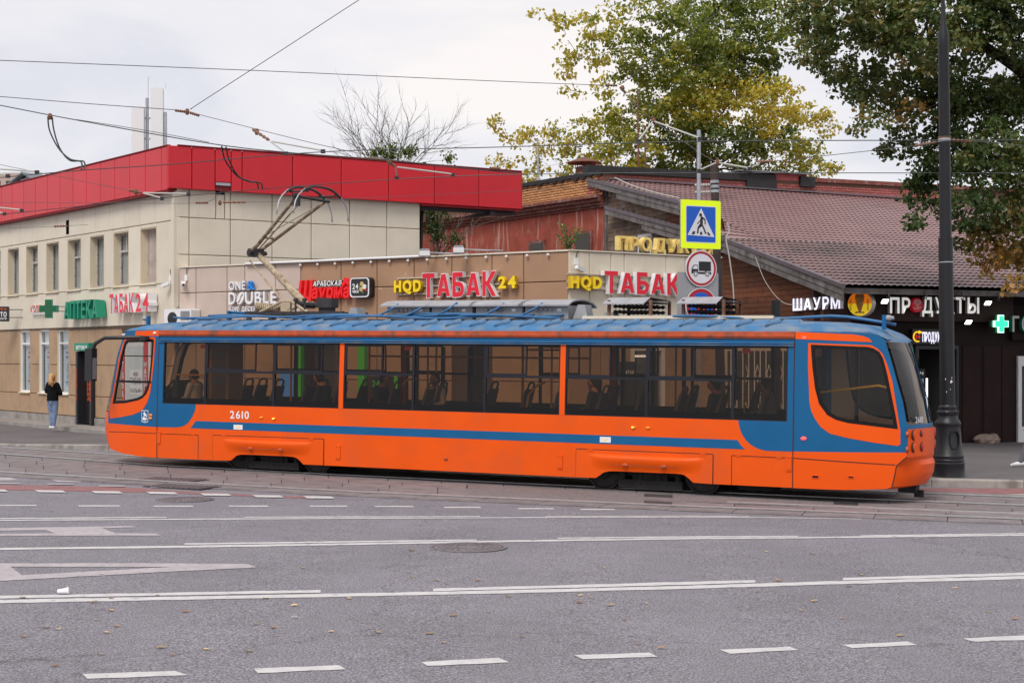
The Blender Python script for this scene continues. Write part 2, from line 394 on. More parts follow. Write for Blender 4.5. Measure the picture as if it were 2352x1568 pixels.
for a, y in ((-40, 296), (297, 300), (625, 312), (955, 319)): mark(Z1, [(a, y - 4), (a + 165, y - 2), (a + 180, y + 4), (a + 12, y + 3)], 'paint_worn', .013)
mark(Z1, [(-100, 252), (60, 255), (125, 272), (-100, 276)], 'paint_worn'); mark(Z1, [(325, 267), (460, 268), (530, 285), (370, 283)], 'paint_worn')
# two big letters of the bus-lane marking
mark(Z1, [(-40, 805), (900, 803), (1585, 808), (1645, 830), (1100, 857), (1100, 827), (68, 826), (104, 853), (-40, 862)], 'paint_worn')
mark(Z1, [(-40, 862), (104, 853), (140, 880), (1100, 827), (1100, 857), (0, 917), (-40, 919)], 'paint_worn')
mark(Z1, [(-700, 808), (-40, 805), (-40, 824), (-700, 827)], 'paint_worn'); mark(Z1, [(-700, 925), (-40, 886), (-40, 919), (-700, 958)], 'paint_worn')
mark(Z1, [(-200, 582), (840, 565), (876, 573), (655, 580), (740, 612), (1000, 613), (1033, 627), (-200, 628), (-200, 617), (350, 612), (295, 592), (-200, 597)], 'paint_worn')
# red cycle lane on both sides of the track
flat('cycle_lane', [gp(*Z1(p)) for p in [(-250, 293), (0, 300), (800, 318), (1600, 365), (2140, 384), (1950, 389), (1000, 352), (0, 334), (-250, 330)]], .004, 'bike_red', ground)

# --- tram track: rails and concrete slabs between them
track = struct(link('tram_track', None))
def pl(pts, x):
    for (a, ya), (b, yb) in zip(pts, pts[1:]):
        if x <= b or b == pts[-1][0]: return ya + (yb - ya) * (x - a) / (b - a)
R1 = [(-120, 1036), (0, 1044), (359, 1070), (775, 1092), (1335, 1119), (1907, 1145), (2352, 1163), (2500, 1169)]
R2 = [(-120, 1079), (0, 1086), (323, 1105), (804, 1131), (1579, 1165), (2352, 1195), (2500, 1201)]
xs = [-120 + 2620 * i / 60 for i in range(61)]
r1 = [gp(x, pl(R1, x)) for x in xs]; r2 = [gp(x, pl(R2, x)) for x in xs]
def offs(line, d):
    out = []
    for i, p in enumerate(line):
        t = (line[min(i + 1, len(line) - 1)] - line[max(i - 1, 0)]); n = Vector((-t.y, t.x, 0)).normalized(); q = p + n * d; q.z = G(q.x); out.append(q)
    return out
r0 = offs(r1, 1.52); rf = offs(r2, -.62); rb = offs(r0, .5)
flat('track_bed', [(p.x, p.y) for p in rf] + [(p.x, p.y) for p in rb[::-1]], .004, 'track_bed', track)
def sweep(name, line, a, b, z0, z1, mat):
    mb = MB(); A = offs(line, a); B = offs(line, b); n = len(line)
    vs = [(p.x, p.y, G(p.x) + z1) for p in A] + [(p.x, p.y, G(p.x) + z1) for p in B] + [(p.x, p.y, G(p.x) + z0) for p in A] + [(p.x, p.y, G(p.x) + z0) for p in B]
    fs = []
    for i in range(n - 1):
        fs += [(i, i + 1, n + i + 1, n + i), (i + 1, i, 2 * n + i, 2 * n + i + 1), (n + i, n + i + 1, 3 * n + i + 1, 3 * n + i)]
    fs += [(0, n, 3 * n, 2 * n), (n - 1, 3 * n - 1, 4 * n - 1, 2 * n - 1)]
    return mb.add(vs, fs).obj(name, mat, track)
for ln in (r0, r1, r2):
    sweep('rail', ln, -.04, .04, -.02, .034, 'rail_steel'); sweep('rail_lip', ln, .1, .125, -.02, .028, 'rail_steel'); sweep('rail_shadow_line', ln, -.075, -.04, -.02, .019, 'rail_groove')  # dark strip on the outer side of each rail is a painted shadow line
    sweep('rail_groove', ln, .04, .1, -.02, .019, 'rail_groove')
r3 = [a.lerp(b, .38) for a, b in zip(r2, r1)][41:]
sweep('rail', r3, -.03, .03, -.02, .03, 'rail_steel'); sweep('rail_groove', r3, .03, .08, -.02, .024, 'rail_groove')
def interp(line, t):
    i = min(int(t), len(line) - 2); return line[i].lerp(line[i + 1], t - i)
rows = [(rf, r2, 0, .93, 1), (r2, r1, .045, .27, 1), (r2, r1, .27, .5, 1), (r2, r1, .5, .74, 1), (r2, r1, .74, .96, 1), (r1, r0, .09, .5, 1), (r1, r0, .5, .95, 1), (r0, rb, .2, 1, 1)]
for ri, (A, B, f0, f1, _) in enumerate(rows):
    t = rnd(0, 1)
    while t < 59:
        stp = 1.0 / max((interp(A, t + .9) - interp(A, t)).length, .2) * .9 * (1.05 if ri == 0 else rnd(.85, 1.25)); t2 = min(t + stp, 60)
        pxm = -120 + 2620 * (t + t2) / 120
        if not (ri in (1, 2, 3) and 1090 < pxm < 1470) and not (ri in (2, 3, 4) and 1560 < pxm < 1900):
            g = .004
            c = [interp(A, t + .012).lerp(interp(B, t + .012), f0), interp(A, t2 - .012).lerp(interp(B, t2 - .012), f0), interp(A, t2 - .012).lerp(interp(B, t2 - .012), f1), interp(A, t + .012).lerp(interp(B, t + .012), f1)]
            cen = sum(c, Vector()) / 4; q = [cen + (p - cen) * (1 - g / max((p - cen).length, .1)) for p in c]
            z0_ = .014 + rnd(0, .004); zt = [z0_ + rnd(-.001, .001) for _ in range(4)]
            mb = MB().add([(p.x - cen.x, p.y - cen.y, G(p.x) - cen.z + zz) for p, zz in zip(q, zt)] + [(p.x - cen.x, p.y - cen.y, G(p.x) - cen.z - .04) for p in q],
                          [(0, 1, 2, 3), (1, 0, 4, 5), (2, 1, 5, 6), (3, 2, 6, 7), (0, 3, 7, 4)])
            mb.obj('concrete_slab', 'slab', track, loc=cen)
        t = t2
def patch(x0, x1, f0, f1):
    t0, t1 = (x0 + 120) / 2620 * 60, (x1 + 120) / 2620 * 60; P = []; n = 14
    for i in range(n + 1): t = t0 + (t1 - t0) * i / n; P.append(interp(r2, t).lerp(interp(r1, t), f0 + rnd(0, .03)))
    for i in range(n + 1): t = t1 - (t1 - t0) * i / n; P.append(interp(r2, t).lerp(interp(r1, t), f1 - rnd(0, .03)))
    flat('asphalt_patch', P, .018, 'asphalt_patch', track)
patch(1075, 1480, .04, .76); patch(1545, 1915, .27, .97)

# --- pavement with kerb stones
KB = [(-40, 48), (-24, 41.5), (-14.5, 37.6), (-12.2, 36.4), (-9.5, 35.15), (0, 31.0), (5, 28.4), (7.75, 27.57), (9.39, 27.39), (16, 26.7), (40, 24)]
KH = [.02, .02, .03, .05, .14, .14, .14, .14, .14, .14, .14]
mb = MB(); n = len(KB)
vsx = [(x, y + .12, G(x) + h) for (x, y), h in zip(KB, KH)] + [(x * 1.3, 75, G(x * 1.3) + .14) for x, y in KB]
mb.add(vsx, [(i, i + 1, n + i + 1, n + i) for i in range(n - 1)])
walk = struct(mb.obj('pavement', 'asphalt_walk'))
for i in range(2, n - 2):
    a, b = Vector((*KB[i], 0)), Vector((*KB[i + 1], 0)); ln = (b - a).length; k = max(1, round(ln / 1.25)); d = (b - a).normalized(); nn = Vector((-d.y, d.x, 0))
    for j in range(k):
        h0 = KH[i] + (KH[i + 1] - KH[i]) * j / k; h1 = KH[i] + (KH[i + 1] - KH[i]) * (j + 1) / k
        p, q = a + d * (ln * j / k + .006), a + d * (ln * (j + 1) / k - .006); c = (p + q) / 2; c.z = G(c.x)
        V = []
        for pt, hh in ((p, h0), (q, h1)):
            for o, hz in ((-.0, -.05), (-.0, hh - .02), (.02, hh + .006), (.17, hh + .006), (.17, -.05)):
                V.append(pt + nn * o + Vector((0, 0, G(pt.x) + hz)) - c)
        MB().add(V, [(i2 + 1, i2, i2 + 5, i2 + 6) for i2 in range(4)] + [(0, 1, 2, 3, 4), (9, 8, 7, 6, 5)]).obj('kerb_stone', 'kerb', walk, loc=c)
flat('cycle_lane', [gp(*Z3(p)) for p in [(-1500, 250), (0, 300), (1500, 322), (2238, 324), (2500, 326), (2500, 362), (2238, 362), (1450, 371), (0, 330), (-1500, 270)]], .004, 'bike_red', ground)
line(zl(Z3, [(1440, 371, 374), (2238, 362, 366), (2500, 359, 363)]), 'paint', .007)

# --- manhole covers and drain
def manhole(px, py, r, label, rings=3):
    c = gp(px, py); c.z += .003
    fr = Matrix.Translation(c)
    t = thing('manhole_cover', label, 'manhole cover', fr)
    MB().lathe([(r * 1.13, 0), (r * 1.13, .006), (r * 1.03, .008), (r * 1.03, 0)], seg=36).obj('frame', 'cast_iron', t)
    MB().lathe([(r * 1.03, 0), (r * 1.03, .003)], seg=36).obj('gap', 'iron_gap', t)
    MB().lathe([(r, 0), (r, .008), (r * .98, .01), (0.01, .01)], seg=36).obj('plate', 'cast_iron', t)
    mb = MB()
    for k in range(1, rings + 1):
        rr = r * (.22 + .2 * k); nb = 8 * k
        for i in range(nb):
            a0, a1 = 2 * math.pi * (i + .12) / nb, 2 * math.pi * (i + .88) / nb
            P = [(math.cos(a0) * (rr - r * .075), math.sin(a0) * (rr - r * .075)), (math.cos(a0) * (rr + r * .075), math.sin(a0) * (rr + r * .075)), (math.cos(a1) * (rr + r * .075), math.sin(a1) * (rr + r * .075)), (math.cos(a1) * (rr - r * .075), math.sin(a1) * (rr - r * .075))]
            mb.add([(x, y, .0102) for x, y in P] + [(x * .995, y * .995, .016) for x, y in P], [(4, 5, 6, 7), (0, 1, 5, 4), (1, 2, 6, 5), (2, 3, 7, 6), (3, 0, 4, 7)])
    struct(mb.obj('studs', 'cast_iron', t), 'stuff'); return t
manhole(1075, 1257, .42, 'round iron manhole cover with studded rings beside the long white lane line')
manhole(425, 1147, .40, 'round iron manhole cover in the grey lane beside the red cycle lane')
for (px, py) in ((395, 1103), (418, 1119)):
    c = gp(px, py); c.z += .016; d = (r1[20] - r1[18]).normalized()
    t = thing('drain_grate', 'rusty iron drain grate between the rails of the empty track' if py < 1110 else 'rusty iron drain grate set in the edge of the red cycle lane', 'drain grate', Matrix.Translation(c) @ Matrix.Rotation(math.atan2(d.y, d.x), 4, 'Z'))
    MB().box(-.62, .62, -.3, .3, -.01, .004).obj('frame', 'iron_gap', t)
    for i in range(11): MB().box(-.6 + i * .11, -.6 + i * .11 + .06, -.28, .28, .004, .014).obj('bar', 'cast_iron', t)
# --- fallen leaves, scraps of litter
M('leaf_dry', (.6, .4, .17), .7, rand=.5, var=.3, vs=20); M('leaf_brown', (.34, .17, .08), .7, rand=.3); M('litter_white', (.78, .78, .8), .5)
lf = {}
for nm, mt in (('a', 'leaf_dry'), ('b', 'leaf_brown')):
    mb = MB(); o = [(-.05, 0), (-.03, .022), (.005, .03), (.035, .018), (.055, 0), (.035, -.02), (.0, -.028), (-.03, -.02)]
    mb.add([(x, y, .003 + abs(y) * .35 + .3 * max(0, x) * (1 if y > 0 else .3)) for x, y in o] + [(-.02, 0, .004), (.02, 0, .008)], [(0, 8, 1), (1, 8, 9, 2), (2, 9, 3), (3, 9, 4), (4, 9, 5), (5, 9, 6), (6, 9, 8, 7), (7, 8, 0)])
    lf[nm] = mb.mesh('fallen_leaf', mt, True)
LEAF = [(Z1, p) for p in [(540, 480), (650, 875), (600, 1055), (145, 1026), (710, 1030), (710, 1107), (1005, 1012), (610, 1167), (745, 1208), (680, 1250), (370, 1228), (295, 1217), (1185, 1117), (1700, 1030), (1880, 1076), (1640, 1196), (1745, 1218), (1768, 1268), (2115, 1243), (1315, 1357), (1105, 1393), (1595, 1371), (1030, 1346), (645, 1388), (350, 1463), (155, 1275), (330, 472), (1935, 836)]]
LEAF += [(Z2, p) for p in [(470, 723), (480, 893), (635, 915), (697, 937), (897, 917), (1095, 1019), (1555, 1012), (1617, 1023), (1548, 1057), (1973, 1062), (740, 1140), (965, 1119), (1832, 1166), (260, 1248), (587, 1256), (680, 1314), (1920, 1321), (72, 1031), (1745, 1075), (1705, 835), (2070, 1349), (1180, 1276)]]
LEAF += [(Z3, p) for p in [(590, 732), (687, 795), (663, 917), (537, 990), (897, 1048), (815, 1107), (1072, 1158), (1117, 953), (1797, 964), (2015, 1118), (2180, 1162), (1958, 732), (1445, 1270), (1197, 880), (2128, 713), (885, 745)]]
for i, (z, p) in enumerate(LEAF):
    b = gp(*z(p)); s_ = rnd(.45, .85)
    o = link('fallen_leaf', lf['a' if i % 4 else 'b'], None, Matrix.Translation(b + Vector((0, 0, .006))) @ Matrix.Rotation(rnd(-.5, .5) + (math.pi if i % 2 else 0), 4, 'Z') @ Matrix.Scale(s_, 4))
    tag(o, 'dry yellow leaf lying on the grey asphalt' if i % 4 else 'curled brown leaf lying on the grey asphalt', 'leaf', 'yellow leaves on the road' if i % 4 else 'brown leaves on the road')
c = gp(145, 1365)
mb = MB().tube([c + Vector((-.055, .0, .03)), c + Vector((.0, .01, .032)), c + Vector((.05, .02, .036))], [.022, .028, .036], 12)
tag(root_here(mb.obj('paper_cup', 'litter_white', smooth=False), c), 'crushed white paper cup lying beside the white lane line', 'cup')
c = gp(*Z1((1882, 1155)))
mb = MB().add([c + Vector(v) for v in [(-.03, 0, .01), (0, -.01, .03), (.035, 0, .01), (.01, .03, .02), (-.02, .02, .025)]], [(0, 1, 3, 4), (1, 2, 3), (0, 2, 1), (0, 4, 3, 2)])
tag(root_here(mb.obj('paper_scrap', 'litter_white'), c), 'small crumpled scrap of white paper on the asphalt', 'litter')
# ------------------------------------------------------------------ beige office building with the red fascia
M('beige_panel', (.7, .63, .51), .55, var=.05, vs=1.5, rand=.035, streak=(.6, .53, .42), dlo=.6, dhi=.85)
M('beige_joint', (.2, .165, .12), .8)
M('red_panel', (.6, .012, .024), .4, var=.05, vs=1.2, rand=.05)
M('red_joint', (.2, .008, .012), .7)
M('brown_panel', (.42, .275, .165), .62, var=.07, vs=2, rand=.04, bump=.1, bs=40, dirt=(.31, .205, .13), ds=1.8, dlo=.55, dhi=.75)
M('pink_panel', (.57, .46, .39), .6, var=.05, vs=2, rand=.03)
M('tan_panel', (.4, .235, .14), .62, var=.06, vs=2, rand=.03, dirt=(.5, .36, .24), ds=2.2, dlo=.66, dhi=.7)
M('cream_panel', (.72, .65, .52), .6, var=.05, vs=2, rand=.03, streak=(.6, .5, .37), dlo=.62, dhi=.85)
M('dark_joint', (.1, .065, .045), .8)
M('concrete', (.3, .275, .255), .85, var=.16, vs=3, bump=.4, bs=35, dirt=(.2, .17, .15), ds=2)
M('reveal', (.75, .65, .48), .6, var=.04, vs=3)
M('window_frame', (.5, .47, .45), .5, var=.1, vs=8, dirt=(.3, .25, .22), ds=9)
M('white_plastic', (.78, .78, .78), .4)
M('plywood', (.45, .38, .33), .75, var=.2, vs=4, streak=(.32, .25, .22), dlo=.45, dhi=.7)
M('curtain', (.75, .74, .72), .9, var=.08, vs=3)
M('sky_sheen_sheet', (.8, .82, .83), .8, var=.1, vs=2)
M('void', (.004, .004, .004), .9, spec=0)
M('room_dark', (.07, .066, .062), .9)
M('dark_steel', (.03, .031, .036), .45, metal=.3)
M('grey_metal', (.33, .34, .36), .5, metal=.5, var=.1, vs=6)
M('galvanised', (.42, .44, .47), .45, metal=.6, var=.12, vs=7)
M('black_plastic', (.02, .02, .022), .4)
M('white_sign', (.82, .82, .85), .4)
M('poster_white', (.66, .71, .76), .4); M('poster_red', (.5, .05, .05), .4); M('poster_grey', (.3, .34, .42), .4); M('poster_blue', (.1, .2, .5), .4)
glass_mat('shop_glass', (.88, .91, .92)); glass_mat('old_glass', (.82, .84, .84), .7, .06)
CN = (-8.86, 39.3)
FA = frame(CN, (1, -1.25)); FB = frame(CN, (1, .62))
ob = thing('office_building', 'two-storey beige panelled building with wide red fascia and narrow upper windows', 'building', FA)
UL = -17.0
def panel(name, mat, x0, x1, z0, z1, fr=FA, y=0, par=None, t=.05): return MB().cas(x0 + .011, x1 - .011, z0 + .009, z1 - .009, y, t).obj(name, mat, par or ob, fr=fr)
win = [-12.23, -10.6, -8.92, -7.24, -5.57, -3.91, -2.14]
win = [-15.5, -13.87] + win; WW = 1.0; ZS, ZH = 4.31, 5.79
gw = [(-16.0, -15.2), (-14.3, -13.45), (-11.12, -10.28), (-9.5, -8.7), (-8.02, -7.17)]
core = MB()
core.box(UL, -.06, .62, 6, -.3, 7.6)                                          # inner core behind the windows
xs_ = [UL] + sum([[a, a + WW] for a in win], []) + [-.06]
core.box(UL, -.06, .05, .62, ZH, 7.6)
for a, b in zip(xs_[::2], xs_[1::2]): core.box(a, b, .05, .62, ZS, ZH)
core.box(UL, -.06, .05, .62, 3.16, ZS)
gx = [UL] + sum([[a, b] for a, b in gw], []) + [-6.25]
for a, b in zip(gx[::2], gx[1::2]): core.box(a, b, .05, .62, -.3, 3.16)
for a, b in gw: core.box(a, b, .05, .62, -.3, 1.17)
core.box(-5.26, -.06, .05, .62, -.3, 3.16); core.box(-6.25, -5.26, .05, .62, 2.45, 3.16)
core.obj('wall_core', 'beige_joint', ob)
MB().box(UL, -.1, .2, 6, 7.6, 7.7).obj('roof', 'grey_metal', ob)
x = UL; cols = []
while x < -.5: cols.append((x, min(x + .985, -.06))); x += .985
for a, b in cols:
    panel('wall_panel', 'beige_panel', a, b, 5.9, 6.68)
    if not (-12.0 < a < -11.0): panel('wall_panel', 'beige_panel', a, b, 3.16, 4.25)
    else: panel('wall_panel', 'beige_panel', a, b, 3.16, 4.25)
for a, b in zip(xs_[::2], xs_[1::2]): panel('wall_panel', 'beige_panel', a, b, 4.25, 5.9)
for a in win:
    panel('wall_panel', 'beige_panel', a, a + WW, ZH, 5.9)
    MB().box(a - .03, a + WW + .03, -.05, .4, 4.25, ZS - .01).obj('window_ledge', 'reveal', ob)
    w_ = MB().box(a, a + .05, .2, .26, ZS, ZH).box(a + WW - .05, a + WW, .2, .26, ZS, ZH).box(a + .05, a + WW - .05, .2, .26, ZH - .06, ZH).box(a + .05, a + WW - .05, .2, .26, ZS, ZS + .06)
    k = win.index(a)
    if k == 8:
        o = w_.obj('window', 'window_frame', ob); o['label'] = 'boarded-up window with a weathered plywood sheet'
        MB().box(a + .05, a + WW - .05, .21, .24, ZS + .06, ZH - .06).obj('board', 'plywood', o)
    else:
        if k % 2: w_.box(a + .05, a + WW - .05, .2, .26, ZS + .94, ZS + 1.0).box(a + .42, a + .47, .195, .255, ZS + 1.0, ZH - .06)
        o = w_.obj('window', 'window_frame', ob)
        MB().box(a + .05, a + WW - .05, .225, .235, ZS + .06, ZH - .06).obj('pane', 'old_glass', o)
        mb = MB(); n = 22
        for i in range(n):
            xa, xb = a + .05 + .9 * i / n, a + .05 + .9 * (i + 1) / n; ya, yb = .27 + .012 * (i % 2), .27 + .012 * ((i + 1) % 2)
            mb.add([(xa, ya, ZS), (xb, yb, ZS), (xb, yb, ZH), (xa, ya, ZH)], [(0, 1, 2, 3)])
        mb.obj('curtain', 'curtain', o)
    MB().box(a, a + .012, .0, .2, ZS, ZH).box(a + WW - .012, a + WW, 0, .2, ZS, ZH).box(a + .012, a + WW - .012, 0, .2, ZH - .012, ZH).obj('window_reveal', 'reveal', ob)
# brown ground floor
gz = [.53, 1.14, 2.2, 3.15]
segs = [(UL, -16.0), (-15.2, -14.3), (-13.45, -12.3), (-12.3, -11.12), (-10.28, -9.5), (-8.7, -8.02), (-7.17, -6.33), (-5.18, -4.1), (-4.1, -3.35), (-1.5, -.06)]
for a, b in segs:
    for z0, z1 in ((.53, 1.14), (1.14, 2.05), (2.05, 3.15)):
        if b - a < .95 and -11 < a < -8: z0, z1 = (.53, 1.14) if z0 < 1 else (z0, z1)
        panel('wall_panel', 'brown_panel', a, b, z0, z1, y=-.005)
for a, b in gw:
    panel('wall_panel', 'brown_panel', a, (a + b) / 2, .53, 1.14, y=-.005); panel('wall_panel', 'brown_panel', (a + b) / 2, b, .53, 1.14, y=-.005)
    o = MB().box(a, a + .06, .05, .12, 1.17, 3.14).box(b - .06, b, .05, .12, 1.17, 3.14).box(a + .06, b - .06, .05, .12, 3.07, 3.14).box(a + .06, b - .06, .05, .12, 1.17, 1.23).box(a + .06, b - .06, .05, .12, 2.68, 2.74).obj('shop_window', 'white_plastic', ob)
    MB().box(a + .06, b - .06, .08, .09, 1.23, 2.68).obj('pane', 'shop_glass', o); MB().box(a + .06, b - .06, .08, .09, 2.74, 3.07).obj('pane', 'shop_glass', o)
    MB().box(a - .01, a, -.0, .1, 1.15, 3.15).box(a - .01, b + .01, -.06, .1, 1.14, 1.17).obj('window_trim', 'reveal', ob)
    MB().box(a + .06, b - .06, .17, .18, 1.2, 3.1).obj('sky_sheen_sheet', 'sky_sheen_sheet', ob)  # pale sheet behind the shop glass; its tone stands in for reflected sky
    mb = MB().box(a + .3, b - .07, .14, .145, 1.45, 2.5); p = mb.obj('poster', 'poster_white', o)
    MB().box(a + .32, b - .09, .136, .139, 2.25, 2.31).box(a + .36, b - .12, .136, .139, 2.4, 2.45).box(a + .34, b - .12, .136, .139, 1.5, 1.55).obj('print', 'poster_red' if a < -8.3 else 'poster_blue', p)
    MB().prism(circle(a + .52, 1.95, .11, 10, .17), .135, .138).prism(circle(a + .5, 1.7, .08, 9), .135, .138).obj('print', 'poster_grey', p)
MB().box(UL, -6.33, -.03, .06, -.3, .52).box(-5.18, -.06, -.03, .06, -.3, .52).obj('plinth', 'concrete', ob)
# red fascia, both faces (each cassette a part)
core = MB(); core.box(UL, 0, -.18, .6, 6.68, 7.8); core.obj('fascia_core', 'red_joint', ob)
x = -.35; edges = [0, x]
while x > UL: x -= .985; edges.append(x)
for b, a in zip(edges, edges[1:]): panel('fascia_panel', 'red_panel', a, b, 6.67, 7.83, y=-.23)
MB().box(UL, .05, -.25, -.16, 7.83, 7.86).box(UL, .0, -.215, .0, 6.63, 6.668).obj('fascia_trim', 'red_joint', ob)
bx = [.06, .38, 1.78, 3.24, 4.7, 6.18, 7.66, 9.15, 10.64]
core = MB().box(.2, 10.6, -.16, .6, 6.72, 7.8); core.obj('fascia_core', 'red_joint', ob, fr=FB)
for i, (a, b) in enumerate(zip(bx, bx[1:])):
    if i == 1:
        panel('fascia_panel', 'red_panel', a, 1.02, 6.7, 7.83, fr=FB, y=-.22); panel('fascia_panel', 'red_panel', 1.02, 1.47, 6.93, 7.83, fr=FB, y=-.22); panel('fascia_panel', 'red_panel', 1.47, b, 6.7, 7.83, fr=FB, y=-.22)
    else: panel('fascia_panel', 'red_panel', a - (.34 if i == 0 else 0), b, 6.7, 7.83, fr=FB, y=-.22)
MB().box(0, 10.66, -.24, -.12, 7.83, 7.86).obj('fascia_trim', 'red_joint', ob, fr=FB)
MB().box(10.62, 10.66, -.2, 1.2, 6.72, 7.82).box(7.3, 10.6, -.12, 1.2, 6.66, 6.72).obj('fascia_end', 'red_panel', ob, fr=FB)
MB().box(7.3, 10.6, .1, .25, 6.55, 6.66).box(9.6, 9.75, -.1, 1.2, 6.5, 6.6).obj('canopy_beam', 'dark_steel', ob, fr=FB)
bw = [.38, 1.53, 2.73, 3.89, 5.06, 6.23, 7.3]
MB().box(.05, 7.28, .06, 8, 3, 7.6).obj('wall_core', 'beige_joint', ob, fr=FB)
for z0, z1 in ((3.6, 5.0), (5.0, 5.98), (5.98, 6.85)):
    panel('wall_panel', 'beige_panel', .03, .38, z0, z1, fr=FB)
    for i, (a, b) in enumerate(zip(bw, bw[1:])):
        if z1 > 6.5 and i == 0:
            panel('wall_panel', 'beige_panel', a, 1.12, z0, z1, fr=FB); panel('wall_panel', 'beige_panel', 1.37, b, z0, z1, fr=FB); panel('wall_panel', 'beige_panel', 1.12, 1.37, z0, 6.65, fr=FB)
        else: panel('wall_panel', 'beige_panel', a, b, z0, z1, fr=FB)
MB().box(1.12, 1.37, .03, .05, 6.65, 6.85).obj('wall_opening', 'void', ob, fr=FB)
MB().box(1.04, 1.45, -.21, .0, 6.86, 6.93).obj('opening_lintel', 'galvanised', ob, fr=FB)
MB().box(-.16, 0.0, -.045, .12, 3.1, 6.66).obj('corner_trim', 'beige_panel', ob)
MB().box(-7.33, -7.12, -.006, .02, 5.98, 6.4).obj('wall_opening', 'void', ob)
MB().box(-8, -.2, -.03, -.01, 3.1, 3.15).box(UL, -8, -.03, -.01, 3.14, 3.18).obj('flashing', 'dark_joint', ob)
for a_, b_ in ((-6.33, -5.75), (-5.75, -5.18)): panel('wall_panel', 'brown_panel', a_, b_, 2.47, 3.15, y=-.005)
# door of the copy shop and tobacco door further along
d = MB().box(-6.33, -6.2, -.12, .5, .28, 2.45).box(-5.31, -5.18, -.12, .5, .28, 2.45).obj('door_jamb', 'dark_steel', ob)
MB().box(-6.2, -5.75, .15, .2, .3, 2.45).obj('door', 'black_plastic', ob)
MB().box(-5.75, -5.31, .12, .17, .3, 2.45).obj('door', 'black_plastic', ob)
MB().tube([(-5.7, .06, 1.2), (-5.7, .06, 1.75)], .018).box(-5.71, -5.69, .06, .12, 1.25, 1.28).box(-5.71, -5.69, .06, .12, 1.67, 1.7).obj('handle', 'galvanised', ob)
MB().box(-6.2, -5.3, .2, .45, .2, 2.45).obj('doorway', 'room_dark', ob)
M('kiosk_red', (.62, .02, .03), .45); M('ink_dark', (.03, .03, .04), .5); M('orange_print', (.62, .09, .02), .5)
letters(ob, 'КОПИРКА', -6.12, -5.9, 1.0, 1.98, .145, .003, 'orange_print', bold=.03, vertical=True, name='print', single=True)
letters(ob, 'КОПИРКА', -6.305, -6.23, 1.0, 1.98, -.124, .003, 'orange_print', bold=.03, vertical=True, name='print', single=True)
letters(ob, 'КОПИРКА', -5.285, -5.21, 1.0, 1.98, -.124, .003, 'orange_print', bold=.03, vertical=True, name='print', single=True)
# white tobacco doorway seen through the driver's cab
MB().box(-3.35, -1.5, .0, .05, .4, 2.95).obj('door_surround', 'white_plastic', ob)
MB().box(-2.95, -1.95, -.03, -.005, .45, 2.6).obj('door', 'poster_white', ob)
MB().box(-3.32, -3.14, -.02, -.003, .6, 2.9).box(-1.9, -1.65, -.02, -.003, .6, 2.9).obj('banner', 'kiosk_red', ob)
letters(ob, 'ТАБАК', -3.29, -3.17, .9, 2.2, -.024, .002, 'white_sign', bold=.02, vertical=True, name='print', single=True)
letters(ob, 'НАБАК'.replace('НАБАК', 'НАПИТКИ'), -1.86, -1.7, .9, 2.2, -.024, .002, 'white_sign', bold=.02, vertical=True, name='print', single=True)
MB().box(-2.75, -1.95, -.036, -.032, 1.25, 1.95).obj('poster', 'white_sign', ob)
letters(ob, 'HQD', -2.5, -2.2, 1.78, 1.88, -.04, .002, 'ink_dark', bold=.0, name='print', single=True)
letters(ob, 'ТАБАК', -2.72, -2.0, 1.55, 1.72, -.04, .002, 'ink_dark', bold=.0, name='print', single=True)
letters(ob, 'КАЛЬЯН', -2.7, -2.0, 1.32, 1.42, -.04, .002, 'ink_dark', bold=.0, name='print', single=True)
# step along the left facade
st = struct(MB().box(UL, -.5, -1.0, 0, -.2, .0).obj('step', 'concrete', fr=FA @ Matrix.Translation((0, 0, .3))))
# roof-top phone antennas
fa = Matrix.Translation(at(338, 352, 44))
an = thing('phone_antenna', 'white mobile phone antenna panels on a grey mast above the red fascia', 'antenna', fa)
MB().tube([(0, 0, 0), (0, 0, 1.62)], .05, 10).obj('mast', 'galvanised', an)
MB().tube([(.03, 0, 1.62), (.03, 0, 2.25)], .008, 6).tube([(.55, 0, 1.9), (.55, 0, 2.05)], .006, 6).obj('lightning_rod', 'galvanised', an)
for x0, z0, z1 in ((-.42, -.3, 1.35), (.14, .0, 1.9)):
    mb = MB().prism(rrect(x0, x0 + .36, z0, z1, .04, 3), -.16, -.02); mb.obj('antenna_panel', 'white_plastic', an)
MB().box(.5, .58, -.1, .02, .0, 1.2).obj('cable_duct', 'galvanised', an)
MB().box(-.3, .4, -.03, .03, 1.0, 1.05).box(-.3, .4, -.03, .03, .4, .45).obj('bracket', 'galvanised', an)
# distant house and tower far left
M('old_metal', (.22, .24, .26), .6, metal=.3, var=.15, vs=3); M('siding', (.5, .5, .51), .7); M('far_pink', (.5, .38, .33), .8)
p = at(62, 430, 72); fh = Matrix.Translation((p.x, p.y, 0)) @ Matrix.Rotation(R(-28), 4, 'Z')
hs = thing('gabled_house', 'grey gabled house with horizontal siding behind the red fascia', 'house', fh)
zt = at(62, 400, 72).z; zb = zt - 2.2
MB().add([(-2.3, 0, 0), (2.3, 0, 0), (2.3, 0, zb + .9), (0, 0, zt - .1), (-2.3, 0, zb + .9), (-2.3, 9, 0), (2.3, 9, 0), (2.3, 9, zb + .9), (0, 9, zt - .1), (-2.3, 9, zb + .9)],
         [(0, 1, 2, 3, 4), (9, 8, 7, 6, 5), (0, 5, 6, 1), (1, 6, 7, 2), (0, 4, 9, 5)]).obj('wall', 'siding', hs)
for i in range(14):
    z = zb + .2 + i * .14; hw = 2.28 if z < zb + .9 else 2.28 * (zt - .1 - z) / (zt - zb - 1)
    if hw > .2: MB().box(-hw, hw, -.03, -.002, z, z + .115).obj('siding_board', 'siding', hs)
